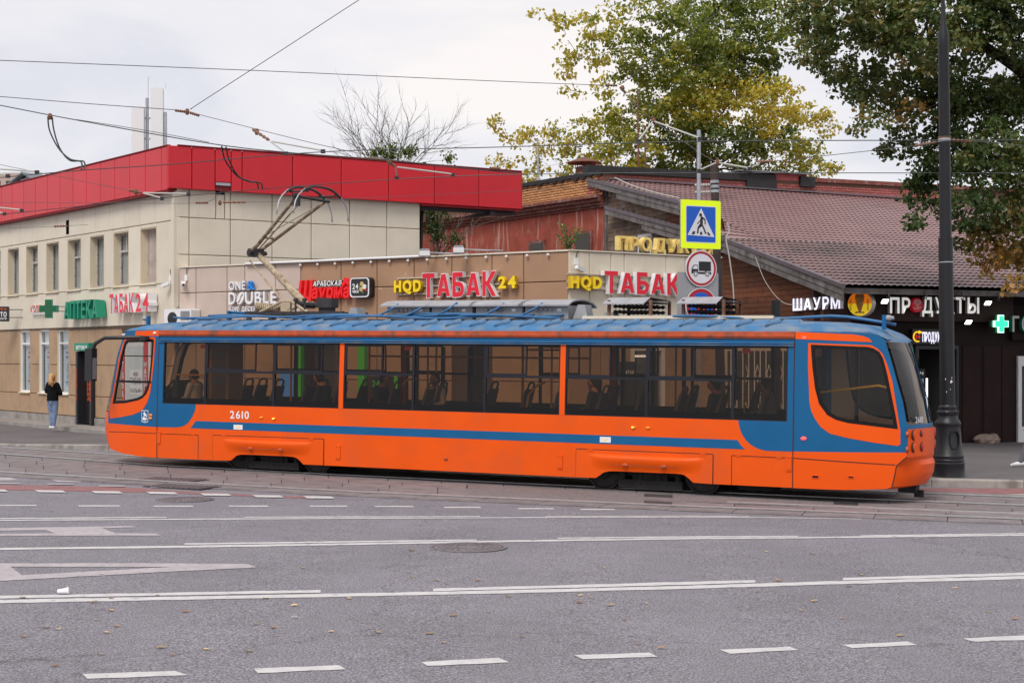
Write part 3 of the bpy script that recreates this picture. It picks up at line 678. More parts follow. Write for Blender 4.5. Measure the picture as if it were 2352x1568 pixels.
for s_ in (-1, 1):
    MB().add([(0, -.35, zt), (s_ * 2.75, -.35, zb + .7), (s_ * 2.75, 9.3, zb + .7), (0, 9.3, zt), (0, -.35, zt + .08), (s_ * 2.75, -.35, zb + .78), (s_ * 2.75, 9.3, zb + .78), (0, 9.3, zt + .08)],
             [(0, 1, 2, 3), (4, 5, 6, 7), (0, 1, 5, 4), (1, 2, 6, 5), (2, 3, 7, 6)]).obj('roof', 'old_metal', hs)
p = at(18, 410, 130)
tb = thing('far_tower_block', 'pale pink flat-roofed block far away behind the grey gabled house', 'building', Matrix.Translation((p.x, p.y, 0)))
zt2 = at(18, 397, 130).z
MB().box(-3, 1.6, 0, 8, 0, zt2).obj('wall', 'far_pink', tb)
for i in range(5): MB().box(-2.7 + i * .85, -2.35 + i * .85, -.05, -.002, zt2 - 1.3, zt2 - .7).obj('window', 'room_dark', tb)
# ------------------------------------------------------------------ single-storey shop pavilion
FL = frame((-8.75, 39.25), (1, -.635)); CR = FL @ Vector((11.842, 0, 0)); FR_ = frame((CR.x, CR.y), (1, .68))
lx = lambda px: uz(FL, px, 815)[0]
rx = lambda px: uz(FR_, px, 815)[0]
pv = thing('shop_pavilion', 'single-storey shop row clad in pinkish, tan and cream panels', 'building', FL)
ends = [FL @ Vector((.1, .3, 0)), FL @ Vector((11.7, .1, 0)), FR_ @ Vector((4.6, .1, 0)), FR_ @ Vector((4.6, 3, 0)), FB @ Vector((7.2, -.1, 0)), FB @ Vector((.3, -.1, 0))]
mb = MB(); loop = [(p.x, p.y) for p in ends]
tr = tessellate_polygon([[Vector((*p, 0)) for p in loop]])
mb.add([(x, y, 4.42) for x, y in loop], [t for t in tr]); mb.obj('roof', 'grey_metal', pv, fr=I4)
PL = MB().box(.05, 11.75, .06, .4, 2.9, 4.55)
gaps = [(lx(699), lx(765)), (lx(1085), lx(1110))]
xs_ = [.05] + sum([list(g) for g in gaps], []) + [11.75]
for a, b in zip(xs_[::2], xs_[1::2]): PL.box(a, b, .06, .4, -.3, 2.9)
PL.obj('wall_core', 'dark_joint', pv)
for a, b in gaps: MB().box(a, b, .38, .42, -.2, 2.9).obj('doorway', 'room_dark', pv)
MB().box(.05, 4.6, .06, .4, 2.6, 4.55).box(.05, 1.75, .06, .4, -.3, 2.6).box(2.75, 4.6, .06, .4, -.3, 2.6).obj('wall_core', 'dark_joint', pv, fr=FR_)
def lp(mat, x0, x1, z0, z1, fr=FL): return MB().cas(x0 + .009, x1 - .009, z0 + .008, z1 - .008, 0, .05).obj('wall_panel', mat, pv, fr=fr)
ed = [.0, .6, 1.69, 2.3, 3.33, 4.15, 5.43, 6.53, 7.63, 8.71, 9.82, 10.67, 11.84]
for a, b in zip(ed, ed[1:]):
    m_ = 'pink_panel' if b < 4.2 else 'tan_panel'
    lp(m_, a, b, 3.97, 4.63)
    lp(m_, a, b, 2.95, 3.97)
    c_ = (a + b) / 2
    if not any(g[0] - .1 < c_ < g[1] + .1 for g in gaps):
        lp('brown_panel', a, b, 1.75, 2.95); lp('brown_panel', a, b, .35, 1.75)
for a, b in ((0, .58), (.58, 1.19), (1.19, 1.57), (1.57, 2.8), (2.8, 3.38), (3.38, 4.5)):
    lp('cream_panel', a, b, 2.65, 4.64, FR_)
for a, b in ((0, .9), (.9, 1.75), (2.75, 3.6), (3.6, 4.5)): lp('brown_panel', a, b, .2, 2.65, FR_)
MB().box(0, 11.84, -.03, .3, 4.635, 4.67).obj('coping', 'cream_panel', pv); MB().box(0, 4.5, -.03, .3, 4.645, 4.675).obj('coping', 'cream_panel', pv, fr=FR_)
MB().tube([(2.4, -.07, 4.66), (4.5, -.075, 4.655), (8.0, -.07, 4.66)], .03, 8).obj('light_tube', 'white_plastic', pv)
for i in range(14): MB().ball((4.2 + i * .55, -.06, 4.57), .035, 8, 6).obj('bulb', 'white_plastic', pv)
M('neon_green', (.08, .62, .03), .4); M('screen_blue', (.05, .2, .6), .3, emit=.5)
for px in (684, 830):
    a = lx(px); MB().box(a, a + lx(px + 15) - lx(px), -.14, 0, .4, 2.75).obj('door_frame', 'neon_green', pv)
a = lx(645); MB().box(a, lx(683), -.06, 0, 1.2, 1.95).obj('notice_board', 'galvanised', pv); MB().box(a + .04, lx(681), -.068, -.06, 1.25, 1.9).obj('notice', 'screen_blue', pv)
a, b = lx(855), lx(925); MB().box(a, b, -.2, 0, .4, 1.85).obj('vending_panel', 'black_plastic', pv); MB().box(b - .1, b, -.21, -.2, .4, 1.85).obj('vending_trim', 'neon_green', pv)
letters(pv, '24/7', a + .15, b - .3, 1.6, 1.75, -.205, .003, 'neon_green', name='print', single=True)
MB().box(lx(1085), lx(1110), .3, .34, .2, 2.8).obj('door', 'dark_steel', pv)
MB().box(rx(1422), rx(1452), -.1, -.02, .9, 2.2).obj('notice_board', 'black_plastic', pv, fr=FR_)
letters(pv, 'ТАБАК', rx(1424), rx(1450), 1.85, 2.0, -.105, .003, 'white_sign', name='print', single=True, fr=FR_)
M('lamp_white', (.9, .92, 1), .4, emit=1.6)
dr = MB().box(1.75, 1.85, -.02, .1, .3, 2.6).box(2.65, 2.75, -.02, .1, .3, 2.6).box(1.85, 2.65, -.02, .1, 2.45, 2.6).box(1.85, 2.65, -.02, .1, .3, .9).obj('door', 'white_plastic', pv, fr=FR_)
MB().box(1.85, 2.65, .03, .04, .9, 2.45).obj('pane', 'shop_glass', dr, fr=FR_)
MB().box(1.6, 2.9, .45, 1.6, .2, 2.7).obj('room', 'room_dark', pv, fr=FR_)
MB().box(1.9, 2.6, .42, .44, 2.3, 2.35).obj('ceiling_lamp', 'lamp_white', pv, fr=FR_)

MB().box(4.6, 7.2, .02, .3, -.2, 2.55).obj('annex_wall', 'cream_panel', pv, fr=FR_)
gr_ = MB().box(4.7, 7.1, -.02, .0, .5, 2.45).obj('annex_window', 'room_dark', pv, fr=FR_)
for i in range(13):
    x = 4.75 + i * .19; MB().box(x, x + .02, -.06, -.04, .5, 2.45).obj('grille_bar', 'white_plastic', gr_, fr=FR_)
    if i < 12 and i % 2 == 0:
        for zc in (1.0, 1.9): MB().prism([[(x + .02, zc), (x + .105, zc - .22), (x + .19, zc), (x + .105, zc + .22)], [(x + .04, zc), (x + .105, zc + .18), (x + .17, zc), (x + .105, zc - .18)]], -.06, -.045).obj('grille_diamond', 'white_plastic', gr_, fr=FR_)
# --- signs: every sign is a thing with one part per letter
M('sign_red', (.66, .012, .03), .4, emit=.12); M('sign_yellow', (.85, .62, .01), .4, emit=.1); M('sign_blue', (.02, .25, .75), .4)
M('sign_bright_red', (.75, .008, .012), .4, emit=.12); M('sign_green', (.01, .27, .16), .45); M('green_dark', (.008, .12, .05), .5); M('letter_white', (.85, .85, .87), .35); M('letter_side', (.68, .65, .66), .4)
M('rail_cream', (.5, .45, .38), .6); M('black_face', (.018, .018, .02), .3); M('yellow_side', (.7, .45, .01), .4)
def sign(label, fr, x, z, name='shop_sign', y=0): return thing(name, label, 'sign', fr @ Matrix.Translation((x, y, z)))
def srail(t, x0, x1, zs, fr, y=-.05):
    for z in zs: MB().box(x0, x1, y, y + .05, z - .015, z + .015).obj('mounting_rail', 'rail_cream', t, fr=fr)
t = sign('white raised letters with blue ampersand on the pinkish panels', FL, 1.89, 3.6)
srail(t, 1.9, 3.4, (4.0, 3.7), FL)
letters(t, 'ONE', 1.87, 2.43, 4.01, 4.23, -.13, .08, ['letter_white', 'letter_side'], FL, .015, .14); letters(t, '&', 2.5, 2.72, 4.01, 4.23, -.13, .08, 'sign_blue', FL, .02)
letters(t, 'D', 1.87, 2.1, 3.645, 3.955, -.13, .08, ['letter_white', 'letter_side'], FL, .02); letters(t, 'UBLE', 2.43, 3.47, 3.645, 3.955, -.13, .08, ['letter_white', 'letter_side'], FL, .02, .14)
mb = MB(); mb.prism([(2.16 + .115 * (1 + math.cos(q)) + .05 * math.sin(q), 3.79 + .16 * math.sin(q) ) for q in [2 * math.pi * i / 22 for i in range(22)]], -.13, -.05); o = mb.obj('bean_logo', 'letter_white', t, fr=FL)
MB().tube([(2.2, -.134, 3.68), (2.27, -.134, 3.76), (2.29, -.134, 3.83), (2.36, -.134, 3.9)], .018, 5).obj('bean_line', 'pink_panel', o, fr=FL)
letters(t, 'КОФЕ', 1.88, 2.2, 3.46, 3.57, -.1, .05, ['letter_white', 'letter_side'], FL, .02); letters(t, 'ДЕСЕРТЫ', 2.28, 3.0, 3.46, 3.57, -.1, .05, ['letter_white', 'letter_side'], FL, .02)
t = sign('red script letters with small white capitals and a red flame on tan panels', FL, 4.2, 3.7)
srail(t, 4.3, 5.8, (4.02, 3.78), FL)
letters(t, 'Ш', 4.2, 4.62, 3.7, 4.16, -.16, .12, 'sign_bright_red', FL, .035, slant=.12)
letters(t, 'аурма', 4.63, 5.8, 3.74, 3.99, -.16, .12, 'sign_bright_red', FL, .03, .08, slant=.1, cap=.55)
letters(t, 'АРАБСКАЯ', 4.68, 5.56, 4.035, 4.15, -.15, .08, ['letter_white', 'black_face'], FL, .03, .1, slant=.12)
MB().prism([(5.6, 4.0), (5.57, 4.08), (5.63, 4.12), (5.65, 4.22), (5.72, 4.15), (5.76, 4.19), (5.82, 4.08), (5.8, 4.0), (5.75, 4.05), (5.7, 4.1), (5.66, 4.03)], -.16, -.04).obj('flame', 'sign_bright_red', t, fr=FL)
t = sign('black rounded light box with white border and the number 24', FL, 5.9, 3.75)
MB().prism(rrect(5.88, 6.48, 3.72, 4.21, .09), -.2, -.03).obj('box', 'black_face', t, fr=FL)
MB().prism([rrect(5.88, 6.46, 3.73, 4.2, .09), rrect(5.91, 6.43, 3.755, 4.175, .07)[::-1]], -.215, -.2).obj('border', 'letter_white', t, fr=FL)
letters(t, '24', 5.95, 6.13, 3.93, 4.06, -.208, .006, 'letter_white', FL, .02, name='print'); letters(t, 'часа', 5.95, 6.14, 3.84, 3.9, -.208, .006, 'letter_white', FL, .02, name='print', single=True, cap=.55)
M('food_tan', (.6, .4, .16), .6, var=.4, vs=40); M('food_white', (.75, .75, .7), .6); M('food_red', (.6, .02, .01), .5); M('food_green', (.08, .2, .03), .6)
for x, z, r_, m_ in ((6.24, 4.05, .055, 'food_tan'), (6.22, 3.92, .055, 'food_tan'), (6.32, 3.98, .06, 'food_white'), (6.36, 3.91, .03, 'food_red'), (6.17, 3.99, .03, 'food_green'), (6.27, 3.85, .03, 'food_green')):
    MB().prism(circle(x, z, r_, 12), -.212 - r_ * .05, -.2).obj('print', m_, t, fr=FL)
def tabak(fr, xh, xt, xe, z0, z1, zy0, zy1, tail, label):
    t = sign(label, fr, xh[0], z0); srail(t, xh[0], xe, (z0 + .08, (z0 + z1) / 2, z1 - .06), fr)
    letters(t, 'HQD', xh[0], xh[1], zy0, zy1, -.17, .11, ['sign_yellow', 'yellow_side'], fr, .045, .16)
    letters(t, 'ТАБАК', xt, xe, z0, z1, -.166, .13, ['letter_white', 'letter_white'], fr, .05, .1, name='letter_body')
    letters(t, 'ТАБАК', xt + .014, xe - .014, z0 + .008, z1 - .004, -.172, .004, 'sign_red', fr, .036, .128, name='letter_face')
    if tail: letters(t, '24', tail[0], tail[1], zy0 + .02, zy1 + .02, -.17, .11, ['sign_yellow', 'yellow_side'], fr, .04, .12)
    return t
tabak(FL, (7.17, 7.95), 7.98, 10.06, 3.7, 4.22, 3.84, 4.1, (10.1, 10.57), 'large red letters between yellow letters and a yellow 24 on tan panels')
tabak(FR_, (-.06, .8), .86, 3.1, 3.74, 4.2, 3.83, 4.08, None, 'large red letters after yellow letters on cream panels behind the truck sign')
# signs on the left facade
t = sign('red letters and the number 24 with thick white returns on beige panels', FA, -4.1, 3.5)
letters(t, 'ТАБАК', -3.5, -1.92, 3.53, 4.02, -.3, .26, ['sign_red', 'letter_white'], FA, .03, .12); letters(t, '24', -1.8, -.97, 3.53, 4.02, -.3, .26, ['sign_red', 'letter_white'], FA, .022, .12)
t = sign('green block letters mounted on the beige panels of the left facade', FA, -7.3, 3.4)
letters(t, 'АПТЕКА', -6.72, -4.3, 3.42, 3.92, -.32, .28, 'sign_green', FA, .022, .12)
t = sign('dark green pharmacy cross on a bracket above the pavement', FA, -8.5, 3.75, 'pharmacy_cross')
cx_, cz_ = -7.3, 3.73; a_, b_ = .28, .1
cross = [(-b_, -a_), (b_, -a_), (b_, -b_), (a_, -b_), (a_, b_), (b_, b_), (b_, a_), (-b_, a_), (-b_, b_), (-a_, b_), (-a_, -b_), (-b_, -b_)]
fc = FA @ Matrix.Translation((cx_, -.55, cz_)) @ Matrix.Rotation(R(48), 4, 'Z')
MB().prism(cross, -.06, .06).obj('cross_box', 'sign_green', t, fr=fc); MB().prism([(x * .9, z * .9) for x, z in cross], -.066, -.06).obj('cross_face', 'green_dark', t, fr=fc)
MB().tube([(cx_, -.5, 3.8), (cx_ + .2, 0, 3.8)], .012, 6).tube([(cx_, -.5, 3.66), (cx_ + .2, 0, 3.66)], .012, 6).obj('bracket', 'dark_steel', t, fr=FA)
t = sign('small orange letters with a white line beneath beside the dark green cross', FA, -10.1, 3.6)
letters(t, 'КОПИРКА', -9.95, -8.55, 3.7, 3.89, -.1, .07, ['orange_print', 'letter_white'], FA, .04, .1); letters(t, 'ФОТО КОПИ ЦЕНТР', -9.92, -8.7, 3.61, 3.67, -.09, .03, 'letter_white', FA, .0, .12, single=True)
t = sign('black projecting sign with white and orange lettering on a bracket', FA, -12.4, 3.4)
fs_ = FA @ Matrix.Translation((-11.35, -.55, 0)) @ Matrix.Rotation(R(48), 4, 'Z')
MB().prism(rrect(-.5, .28, 3.42, 3.9, .02), -.04, .04).obj('board', 'black_face', t, fr=fs_)
letters(t, 'КОПИРКА', -.42, .22, 3.78, 3.85, -.043, .002, 'orange_print', fs_, .03, single=True, name='print'); letters(t, 'ФОТО', -.25, .22, 3.58, 3.72, -.043, .002, 'letter_white', fs_, .03, name='print', single=True); letters(t, 'КОПИ ЦЕНТР', -.42, .22, 3.48, 3.54, -.043, .002, 'letter_white', fs_, .02, single=True, name='print')
MB().tube([(-11.3, -.4, 3.8), (-10.9, 0, 3.8)], .015, 6).tube([(-11.3, -.4, 3.55), (-10.9, 0, 3.55)], .015, 6).obj('bracket', 'dark_steel', t, fr=FA)
t = sign('small green light box with white lettering over the black copy shop door', FA, -6.3, 2.47)
MB().box(-6.34, -5.3, -.16, 0, 2.47, 2.7).obj('box', 'sign_green', t, fr=FA); letters(t, 'аптека', -6.2, -5.42, 2.52, 2.63, -.164, .003, 'letter_white', FA, .03, name='print', single=True, cap=.6)
# --- old yellow roof letters
M('old_yellow', (.86, .64, .2), .5, var=.12, vs=6, dirt=(.6, .4, .12), ds=5, dlo=.55, dhi=.85)
FY = FR_ @ Matrix.Translation((0, .9, 0))
y0 = uz(FY, 1422, 580); y1 = uz(FY, 1640, 580)
t = sign('weathered yellow block letters standing on the pavilion roof', FY, y0[0], 4.45, 'roof_sign')
letters(t, 'ПРОДУКТЫ', y0[0], y1[0], uz(FY, 1430, 576)[1] + .03, uz(FY, 1430, 546)[1] + .03, 0, .16, 'old_yellow', FY, .028, .22)
MB().box(y0[0], y1[0], .05, .1, 4.42, 4.47).obj('sign_rail', 'dark_steel', t, fr=FY)
for i in range(5): x = y0[0] + .2 + i * .65; MB().box(x, x + .04, .06, .1, 4.43, 5.0).obj('post', 'dark_steel', t, fr=FY)

# --- security cameras, floodlights, air conditioner
def secam(fr, x, y, z, ry, label):
    t = thing('security_camera', label, 'camera', fr @ Matrix.Translation((x, y, z)))
    MB().box(-.05, .05, -.0, .06, .02, .16).obj('junction_box', 'white_plastic', t); MB().tube([(0, .02, .0), (0, -.08, -.05)], .018, 8).obj('arm', 'white_plastic', t)
    f2 = Matrix.Translation((0, -.1, -.07)) @ Matrix.Rotation(ry, 4, 'Z') @ Matrix.Rotation(R(14), 4, 'Y')
    b = MB().prism(rrect(-.12, .16, -.045, .045, .02, 3), -.045, .045).mesh('housing', 'white_plastic'); o = link('housing', b, t, f2)
    link('lens', MB().lathe([(.032, .161), (.032, .17)], axis='x', seg=12).mesh('lens', 'black_plastic'), o, I4)
    MB().tube([(0, .05, .16), (.02, .0, .3), (.1, .03, .36)], .01, 6).obj('cable', 'black_plastic', t)
secam(FA, -.25, -.04, 4.28, R(200), 'white security camera on the beige corner pointing along the left facade')
secam(FL, .28, -.04, 4.28, R(-40), 'white security camera on the pinkish panels next to the building corner')
secam(FR_, .2, -.04, 4.32, R(15), 'white security camera on the cream panels above the yellow letters')
def flood(p, d2, label):
    t = thing('floodlight', label, 'floodlight', Matrix.Translation(p))
    MB().prism([(-.14, -.1), (.14, -.1), (.1, .08), (-.1, .08)], -.12, .06).obj('housing', 'grey_metal', t); MB().box(-.12, .12, -.126, -.12, -.08, .03).obj('glass', 'white_plastic', t)
    MB().tube([(0, .05, 0), d2], .02, 6).obj('arm', 'galvanised', t)
flood(FL @ Vector((8.2, -.35, 4.72)), (1.0, .5, .0), 'grey floodlight on a bracket above the first set of red letters')
flood(FL @ Vector((9.15, -.35, 4.76)), (1.0, .5, .0), 'grey floodlight on a bracket above the brown corner panels')
ac = thing('air_conditioner', 'white air conditioner unit on the wall above the tram cab', 'air conditioner', FL @ Matrix.Translation((uz(FL, 412, 735, -.35)[0], -.35, uz(FL, 412, 709, -.35)[1] - .5)))
MB().prism(rrect(-.55, .42, 0, .5, .05, 3), 0, .32).obj('casing', 'white_plastic', ac)
for i in range(12): MB().box(.05 + i * .028, .063 + i * .028, -.012, 0, .2, .44).obj('grille_slat', 'grey_metal', ac)
MB().lathe([(.17, 0), (.17, .01), (.02, .02)], (-.25, -.001, .25), 20, 'y').obj('fan_grille', 'dark_steel', ac)

# ------------------------------------------------------------------ old red plastered building behind
M('red_plaster', (.32, .065, .04), .85, var=.2, vs=2, bump=.3, bs=20, streak=(.46, .27, .22), dlo=.56, dhi=.66, dirt=(.4, .13, .1), ds=1.6)
M('orange_brick', (.6, .29, .12), .85, var=.15, vs=6, rand=.2, bump=.3, bs=40); M('pink_brick', (.45, .12, .11), .85, var=.18, vs=5, rand=.2, bump=.3, bs=40, dirt=(.25, .12, .1), ds=4, dlo=.55, dhi=.75)
M('mortar', (.15, .08, .055), .9); M('tar', (.022, .02, .022), .7, var=.2, vs=5, bump=.5, bs=15); M('cornice', (.2, .06, .045), .85, var=.25, vs=4, dirt=(.3, .2, .17), ds=5)
FRB = frame((2.98, 49.0), (1, -1.5))
rb_ = thing('old_brick_building', 'old red plastered building with brick parapet and cornice behind the shops', 'building', FRB)
MB().box(-14, -.02, .06, 6, 0, 7.42).obj('wall', 'red_plaster', rb_)
for z0, z1, o in ((7.2, 7.28, -.02), (7.28, 7.38, -.1), (7.38, 7.5, -.2), (7.5, 7.6, -.32)): MB().box(-14, .05, o, .3, z0, z1).obj('cornice', 'cornice', rb_)
par = MB().box(-14, -.02, .02, .3, 7.6, 8.3).obj('parapet', 'mortar', rb_)
bm_ = MB().cas(.011, .239, .01, .072, 0, .03, .006)
me_o = bm_.mesh('brick', 'orange_brick'); me_p = bm_.mesh('brick', 'pink_brick'); cnt = 0
for r_ in range(8):
    for k in range(26):
        x = -.27 - k * .25 - (.125 if r_ % 2 else 0)
        if cnt < 298 and x > -6.6: link('brick', me_p if (x > -1.0 and random.random() < .6) else me_o, par, Matrix.Translation((x, rnd(-.004, .006), 7.61 + r_ * .086))); cnt += 1
MB().box(-14, .02, -.07, .35, 8.29, 8.42).obj('tar_edge', 'tar', rb_)
for i in range(16):
    x = -.4 - i * .42; MB().add([(x, -.075, 8.3), (x + .4, -.075, 8.3), (x + .2 + rnd(-.1, .1), -.06, 8.3 - rnd(.05, .22))], [(0, 2, 1)]).obj('tar_drip', 'tar', rb_)
for x, zt_ in ((-4.35, 6.35), (-1.62, 6.5)):
    MB().box(x, x + 1.0, .0, .12, 5.0, zt_).obj('window_recess', 'cornice', rb_); MB().box(x + .1, x + .9, -.012, 0, 5.0, zt_ - .1).obj('window', 'room_dark', rb_)
# parapet along the back of the tiled roof (pink brick, tar caps)
FPB = frame((2.6, 49.7), (1, .42))
MB().box(.0, 26, .02, 5, 0, 8.5).obj('wall', 'red_plaster', rb_, fr=FPB)
par = MB().box(0, 26, 0, .3, 7.6, 8.5).obj('parapet', 'mortar', rb_, fr=FPB); cnt = 0
xf = wm(par).inverted() @ FPB
for r_ in range(9):
    for k in range(64):
        x = .05 + k * .25 + (.125 if r_ % 2 else 0); z = 7.78 + r_ * .086
        if cnt < 298 and x < 14.5 and z < 8.5 and not (x < 7 and z > 8.42) and (x > 6.3 or z > 8.1): link('brick', me_p, par, xf @ Matrix.Translation((x, -.01 + rnd(-.005, .005), z))); cnt += 1
MB().box(-.1, 7.2, -.1, .4, 8.42, 8.66).box(6.0, 7.2, -.12, .0, 8.05, 8.45).obj('tar_edge', 'tar', rb_, fr=FPB)
MB().box(8.55, 26, -.08, .4, 8.5, 8.64).obj('tar_edge', 'cornice', rb_, fr=FPB); MB().box(7.2, 8.55, -.0, .4, 8.5, 8.72).obj('parapet', 'pink_brick', rb_, fr=FPB)
MB().box(5.6, 8.5, -.25, 1.5, 8.72, 8.76).obj('tin_cover', 'old_metal', rb_, fr=FPB); MB().box(8.2, 8.8, -.12, .2, 8.3, 8.66).obj('tar_edge', 'tar', rb_, fr=FPB)
# far wing, left
p = at(1060, 560, 60); fw = frame((p.x, p.y), (1, .1))
MB().box(-6, 1.2, 0, 5, 0, at(1060, 505, 60).z).obj('wing', 'red_plaster', rb_, fr=fw)
z = at(1060, 505, 60).z
for o, a, b in ((-.1, -.75, -.6), (-.16, -.6, -.45), (-.22, -.45, -.32)): MB().box(-6, 1.22, o, 0, z + a, z + b).obj('cornice', 'cornice', rb_, fr=fw)
MB().box(-6, 1.25, -.1, 5, z - .02, z + .5).obj('parapet', 'pink_brick', rb_, fr=fw)
# vent cowl and roof aerials
ch = thing('vent_cowl', 'rusty round chimney with a conical cap on the brick roof', 'chimney', Matrix.Translation(at(1342, 395, 52)))
M('rust', (.16, .075, .045), .8, var=.3, vs=6)
MB().lathe([(.3, -.1), (.3, .16), (.26, .17)], seg=14).obj('stack', 'rust', ch)
for q in range(4): MB().tube([(.24 * math.cos(q * 1.57), .24 * math.sin(q * 1.57), .1), (.24 * math.cos(q * 1.57), .24 * math.sin(q * 1.57), .34)], .02, 6).obj('strut', 'rust', ch)
MB().lathe([(.62, .3), (.6, .33), (.12, .5), (.03, .52)], seg=18).obj('cap', 'rust', ch)
for (px, pt, pb, d_, r_, mt, lb) in ((1237, 320, 412, 53, .04, 'galvanised', 'white roof aerial pole above the orange brick parapet'), (1467, 205, 390, 56, .035, 'rust', 'tall rusty roof aerial in front of the yellowing tree'), (1483, 288, 390, 56, .035, 'rust', 'short rusty roof aerial beside the taller one'), (1372, 375, 398, 52, .03, 'white_plastic', 'short bent white vent pipe on the tarred parapet')):
    a, b = at(px, pb, d_), at(px - 3, pt, d_); ap = thing('roof_aerial', lb, 'aerial', Matrix.Translation(a))
    MB().tube([(0, 0, 0), b - a], [r_, r_ * .7], 8).obj('pole', mt, ap); MB().tube([(b - a) * .97, (b - a) * .97 + Vector((.12, 0, .02))], r_ * .5, 6).obj('tip', mt, ap); MB().box(-.08, .08, -.08, .08, -.04, .02).obj('foot', mt, ap)
# ------------------------------------------------------------------ wooden shop with the tiled roof
M('plank', (.17, .055, .022), .7, var=.3, vs=3, rand=.3, bump=.3, bs=30, streak=None, dirt=(.06, .025, .015), ds=3, dlo=.5, dhi=.75)
M('plank_old', (.2, .14, .1), .85, var=.25, vs=4, rand=.25, bump=.4, bs=30, dirt=(.3, .24, .2), ds=3)
M('grey_board', (.17, .155, .15), .85, var=.3, vs=3, rand=.15, bump=.5, bs=25, dirt=(.09, .075, .07), ds=4)
M('verge_metal', (.14, .115, .13), .45, metal=.2, var=.15, vs=4)
M('roof_tile', (.27, .16, .158), .42, var=.1, vs=.8, dirt=(.12, .08, .078), ds=.35, dlo=.58, dhi=.8, spec=.8)
M('roof_tile_lower', (.23, .14, .138), .42, var=.15, vs=.8, dirt=(.08, .06, .058), ds=.6, dlo=.45, dhi=.75, spec=.7)  # lower slope: stain near the eave, plus weaker sky sheen put into the colour
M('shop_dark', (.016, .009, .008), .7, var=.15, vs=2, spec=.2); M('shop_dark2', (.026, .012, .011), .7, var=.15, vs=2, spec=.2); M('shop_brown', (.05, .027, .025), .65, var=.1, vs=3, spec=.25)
E0 = (8.08, 36.5); FW = frame(E0, (1, .42))
ws = thing('wooden_shop', 'timber-clad shop with a large brown tiled shed roof and dark front', 'building', FW)
def tile_roof(name, P00, P10, P11, P01, parent, mat='roof_tile', tw=.19, th=.36):
    """pressed metal tile sheet: waves across, steps down the slope; corners = eave left, eave right, top right, top left"""
    P = [Vector(p) for p in (P00, P10, P11, P01)]
    W_ = max((P[1] - P[0]).length, (P[2] - P[3]).length); S = max((P[3] - P[0]).length, (P[2] - P[1]).length)
    nx = int(W_ / tw) * 4; ny = max(1, round(S / th)); nrm = (P[1] - P[0]).cross(P[3] - P[0]).normalized()
    if nrm.z < 0: nrm = -nrm
    mb = MB(); rowsv = []
    for j in range(ny):
        for e_, hh in ((0, .034), (.86, .004), (1, 0)):
            t = (j + e_ * .999) / ny; r_ = []
            for i in range(nx + 1):
                s_ = i / nx; q = P[0].lerp(P[1], s_).lerp(P[3].lerp(P[2], s_), t); c = math.cos(2 * math.pi * i / 4)
                r_.append(q + nrm * (hh + .016 * c) + (P[0] - P[3]).normalized() * (.03 * max(0, c) * (1 if e_ == 0 else 0)))
            rowsv.append(r_)
    o = 0; fs = []
    for r_ in rowsv: mb.v += r_
    for j in range(len(rowsv) - 1):
        for i in range(nx): a = j * (nx + 1) + i; fs.append((a, a + 1, a + nx + 2, a + nx + 1))
    mb.f = fs; mb.m = [0] * len(fs); return mb.obj(name, mat, parent)
XR = 17.0
zA = lambda y: 4.05 + .2764 * y
tile_roof('roof', (0, 0, 4.05), (XR, 0, 4.05), (XR, 5.6, 5.6), (0, 5.6, 5.6), ws, 'roof_tile_lower')
tile_roof('roof', (0, 5.5, 5.55), (3.2, 5.5, 5.55), (3.2, 12.92, 7.1), (0, 12.92, 7.13), ws)
tile_roof('roof', (1.3, 5.5, 5.572), (XR, 5.5, 5.572), (XR, 14.2, 7.95), (1.3, 14.2, 8.17), ws)
tile_roof('roof', (0, 5.5, 5.572), (1.32, 5.5, 5.572), (1.32, 8.12, 6.37), (0, 8.12, 6.86), ws)
tile_roof('roof', (0, 8.12, 6.86), (1.32, 8.12, 6.37), (1.32, 14.2, 8.17), (0, 14.2, 8.19), ws)
MB().add([(0, 14.0, 8.2), (XR, 14.0, 7.98), (XR, 14.25, 8.08), (0, 14.25, 8.3)], [(0, 1, 2, 3)]).obj('flashing', 'verge_metal', ws)
def board(name, mat, p, q, h, x0, x1, dz=0):
    """board running along the verge in the y,z plane"""
    (y0, z0), (y1, z1) = p, q
    V = [(x, y, z + o) for x in (x0, x1) for (y, z) in ((y0, z0 + dz), (y1, z1 + dz)) for o in (0, -h)]
    return MB().add(V, [(0, 1, 3, 2), (4, 6, 7, 5), (0, 2, 6, 4), (1, 5, 7, 3), (0, 4, 5, 1), (2, 3, 7, 6)]).obj(name, mat, ws)
for (p, q, h2) in (((-.05, 4.03), (5.5, 5.55), .3), ((5.5, 5.55), (12.95, 7.12), .3), ((8.1, 6.84), (14.25, 8.17), .3), ((5.6, 5.62), (8.1, 6.84), .3)):
    board('verge_cap', 'verge_metal', p, q, .1, -.09, .05, .06)
    n = 3
    for i in range(n):
        a = (p[0] + (q[0] - p[0]) * i / n, p[1] + (q[1] - p[1]) * i / n); b = (p[0] + (q[0] - p[0]) * (i + 1) / n - .01, p[1] + (q[1] - p[1]) * (i + 1) / n)
        board('verge_board', 'grey_board', a, b, .17, -.05 - .01 * i, -.005, -.04)
        if i < 2 or p[0] < 0: board('verge_board', 'grey_board', a, b, .17, -.03 - .01 * i, .01, -.21)
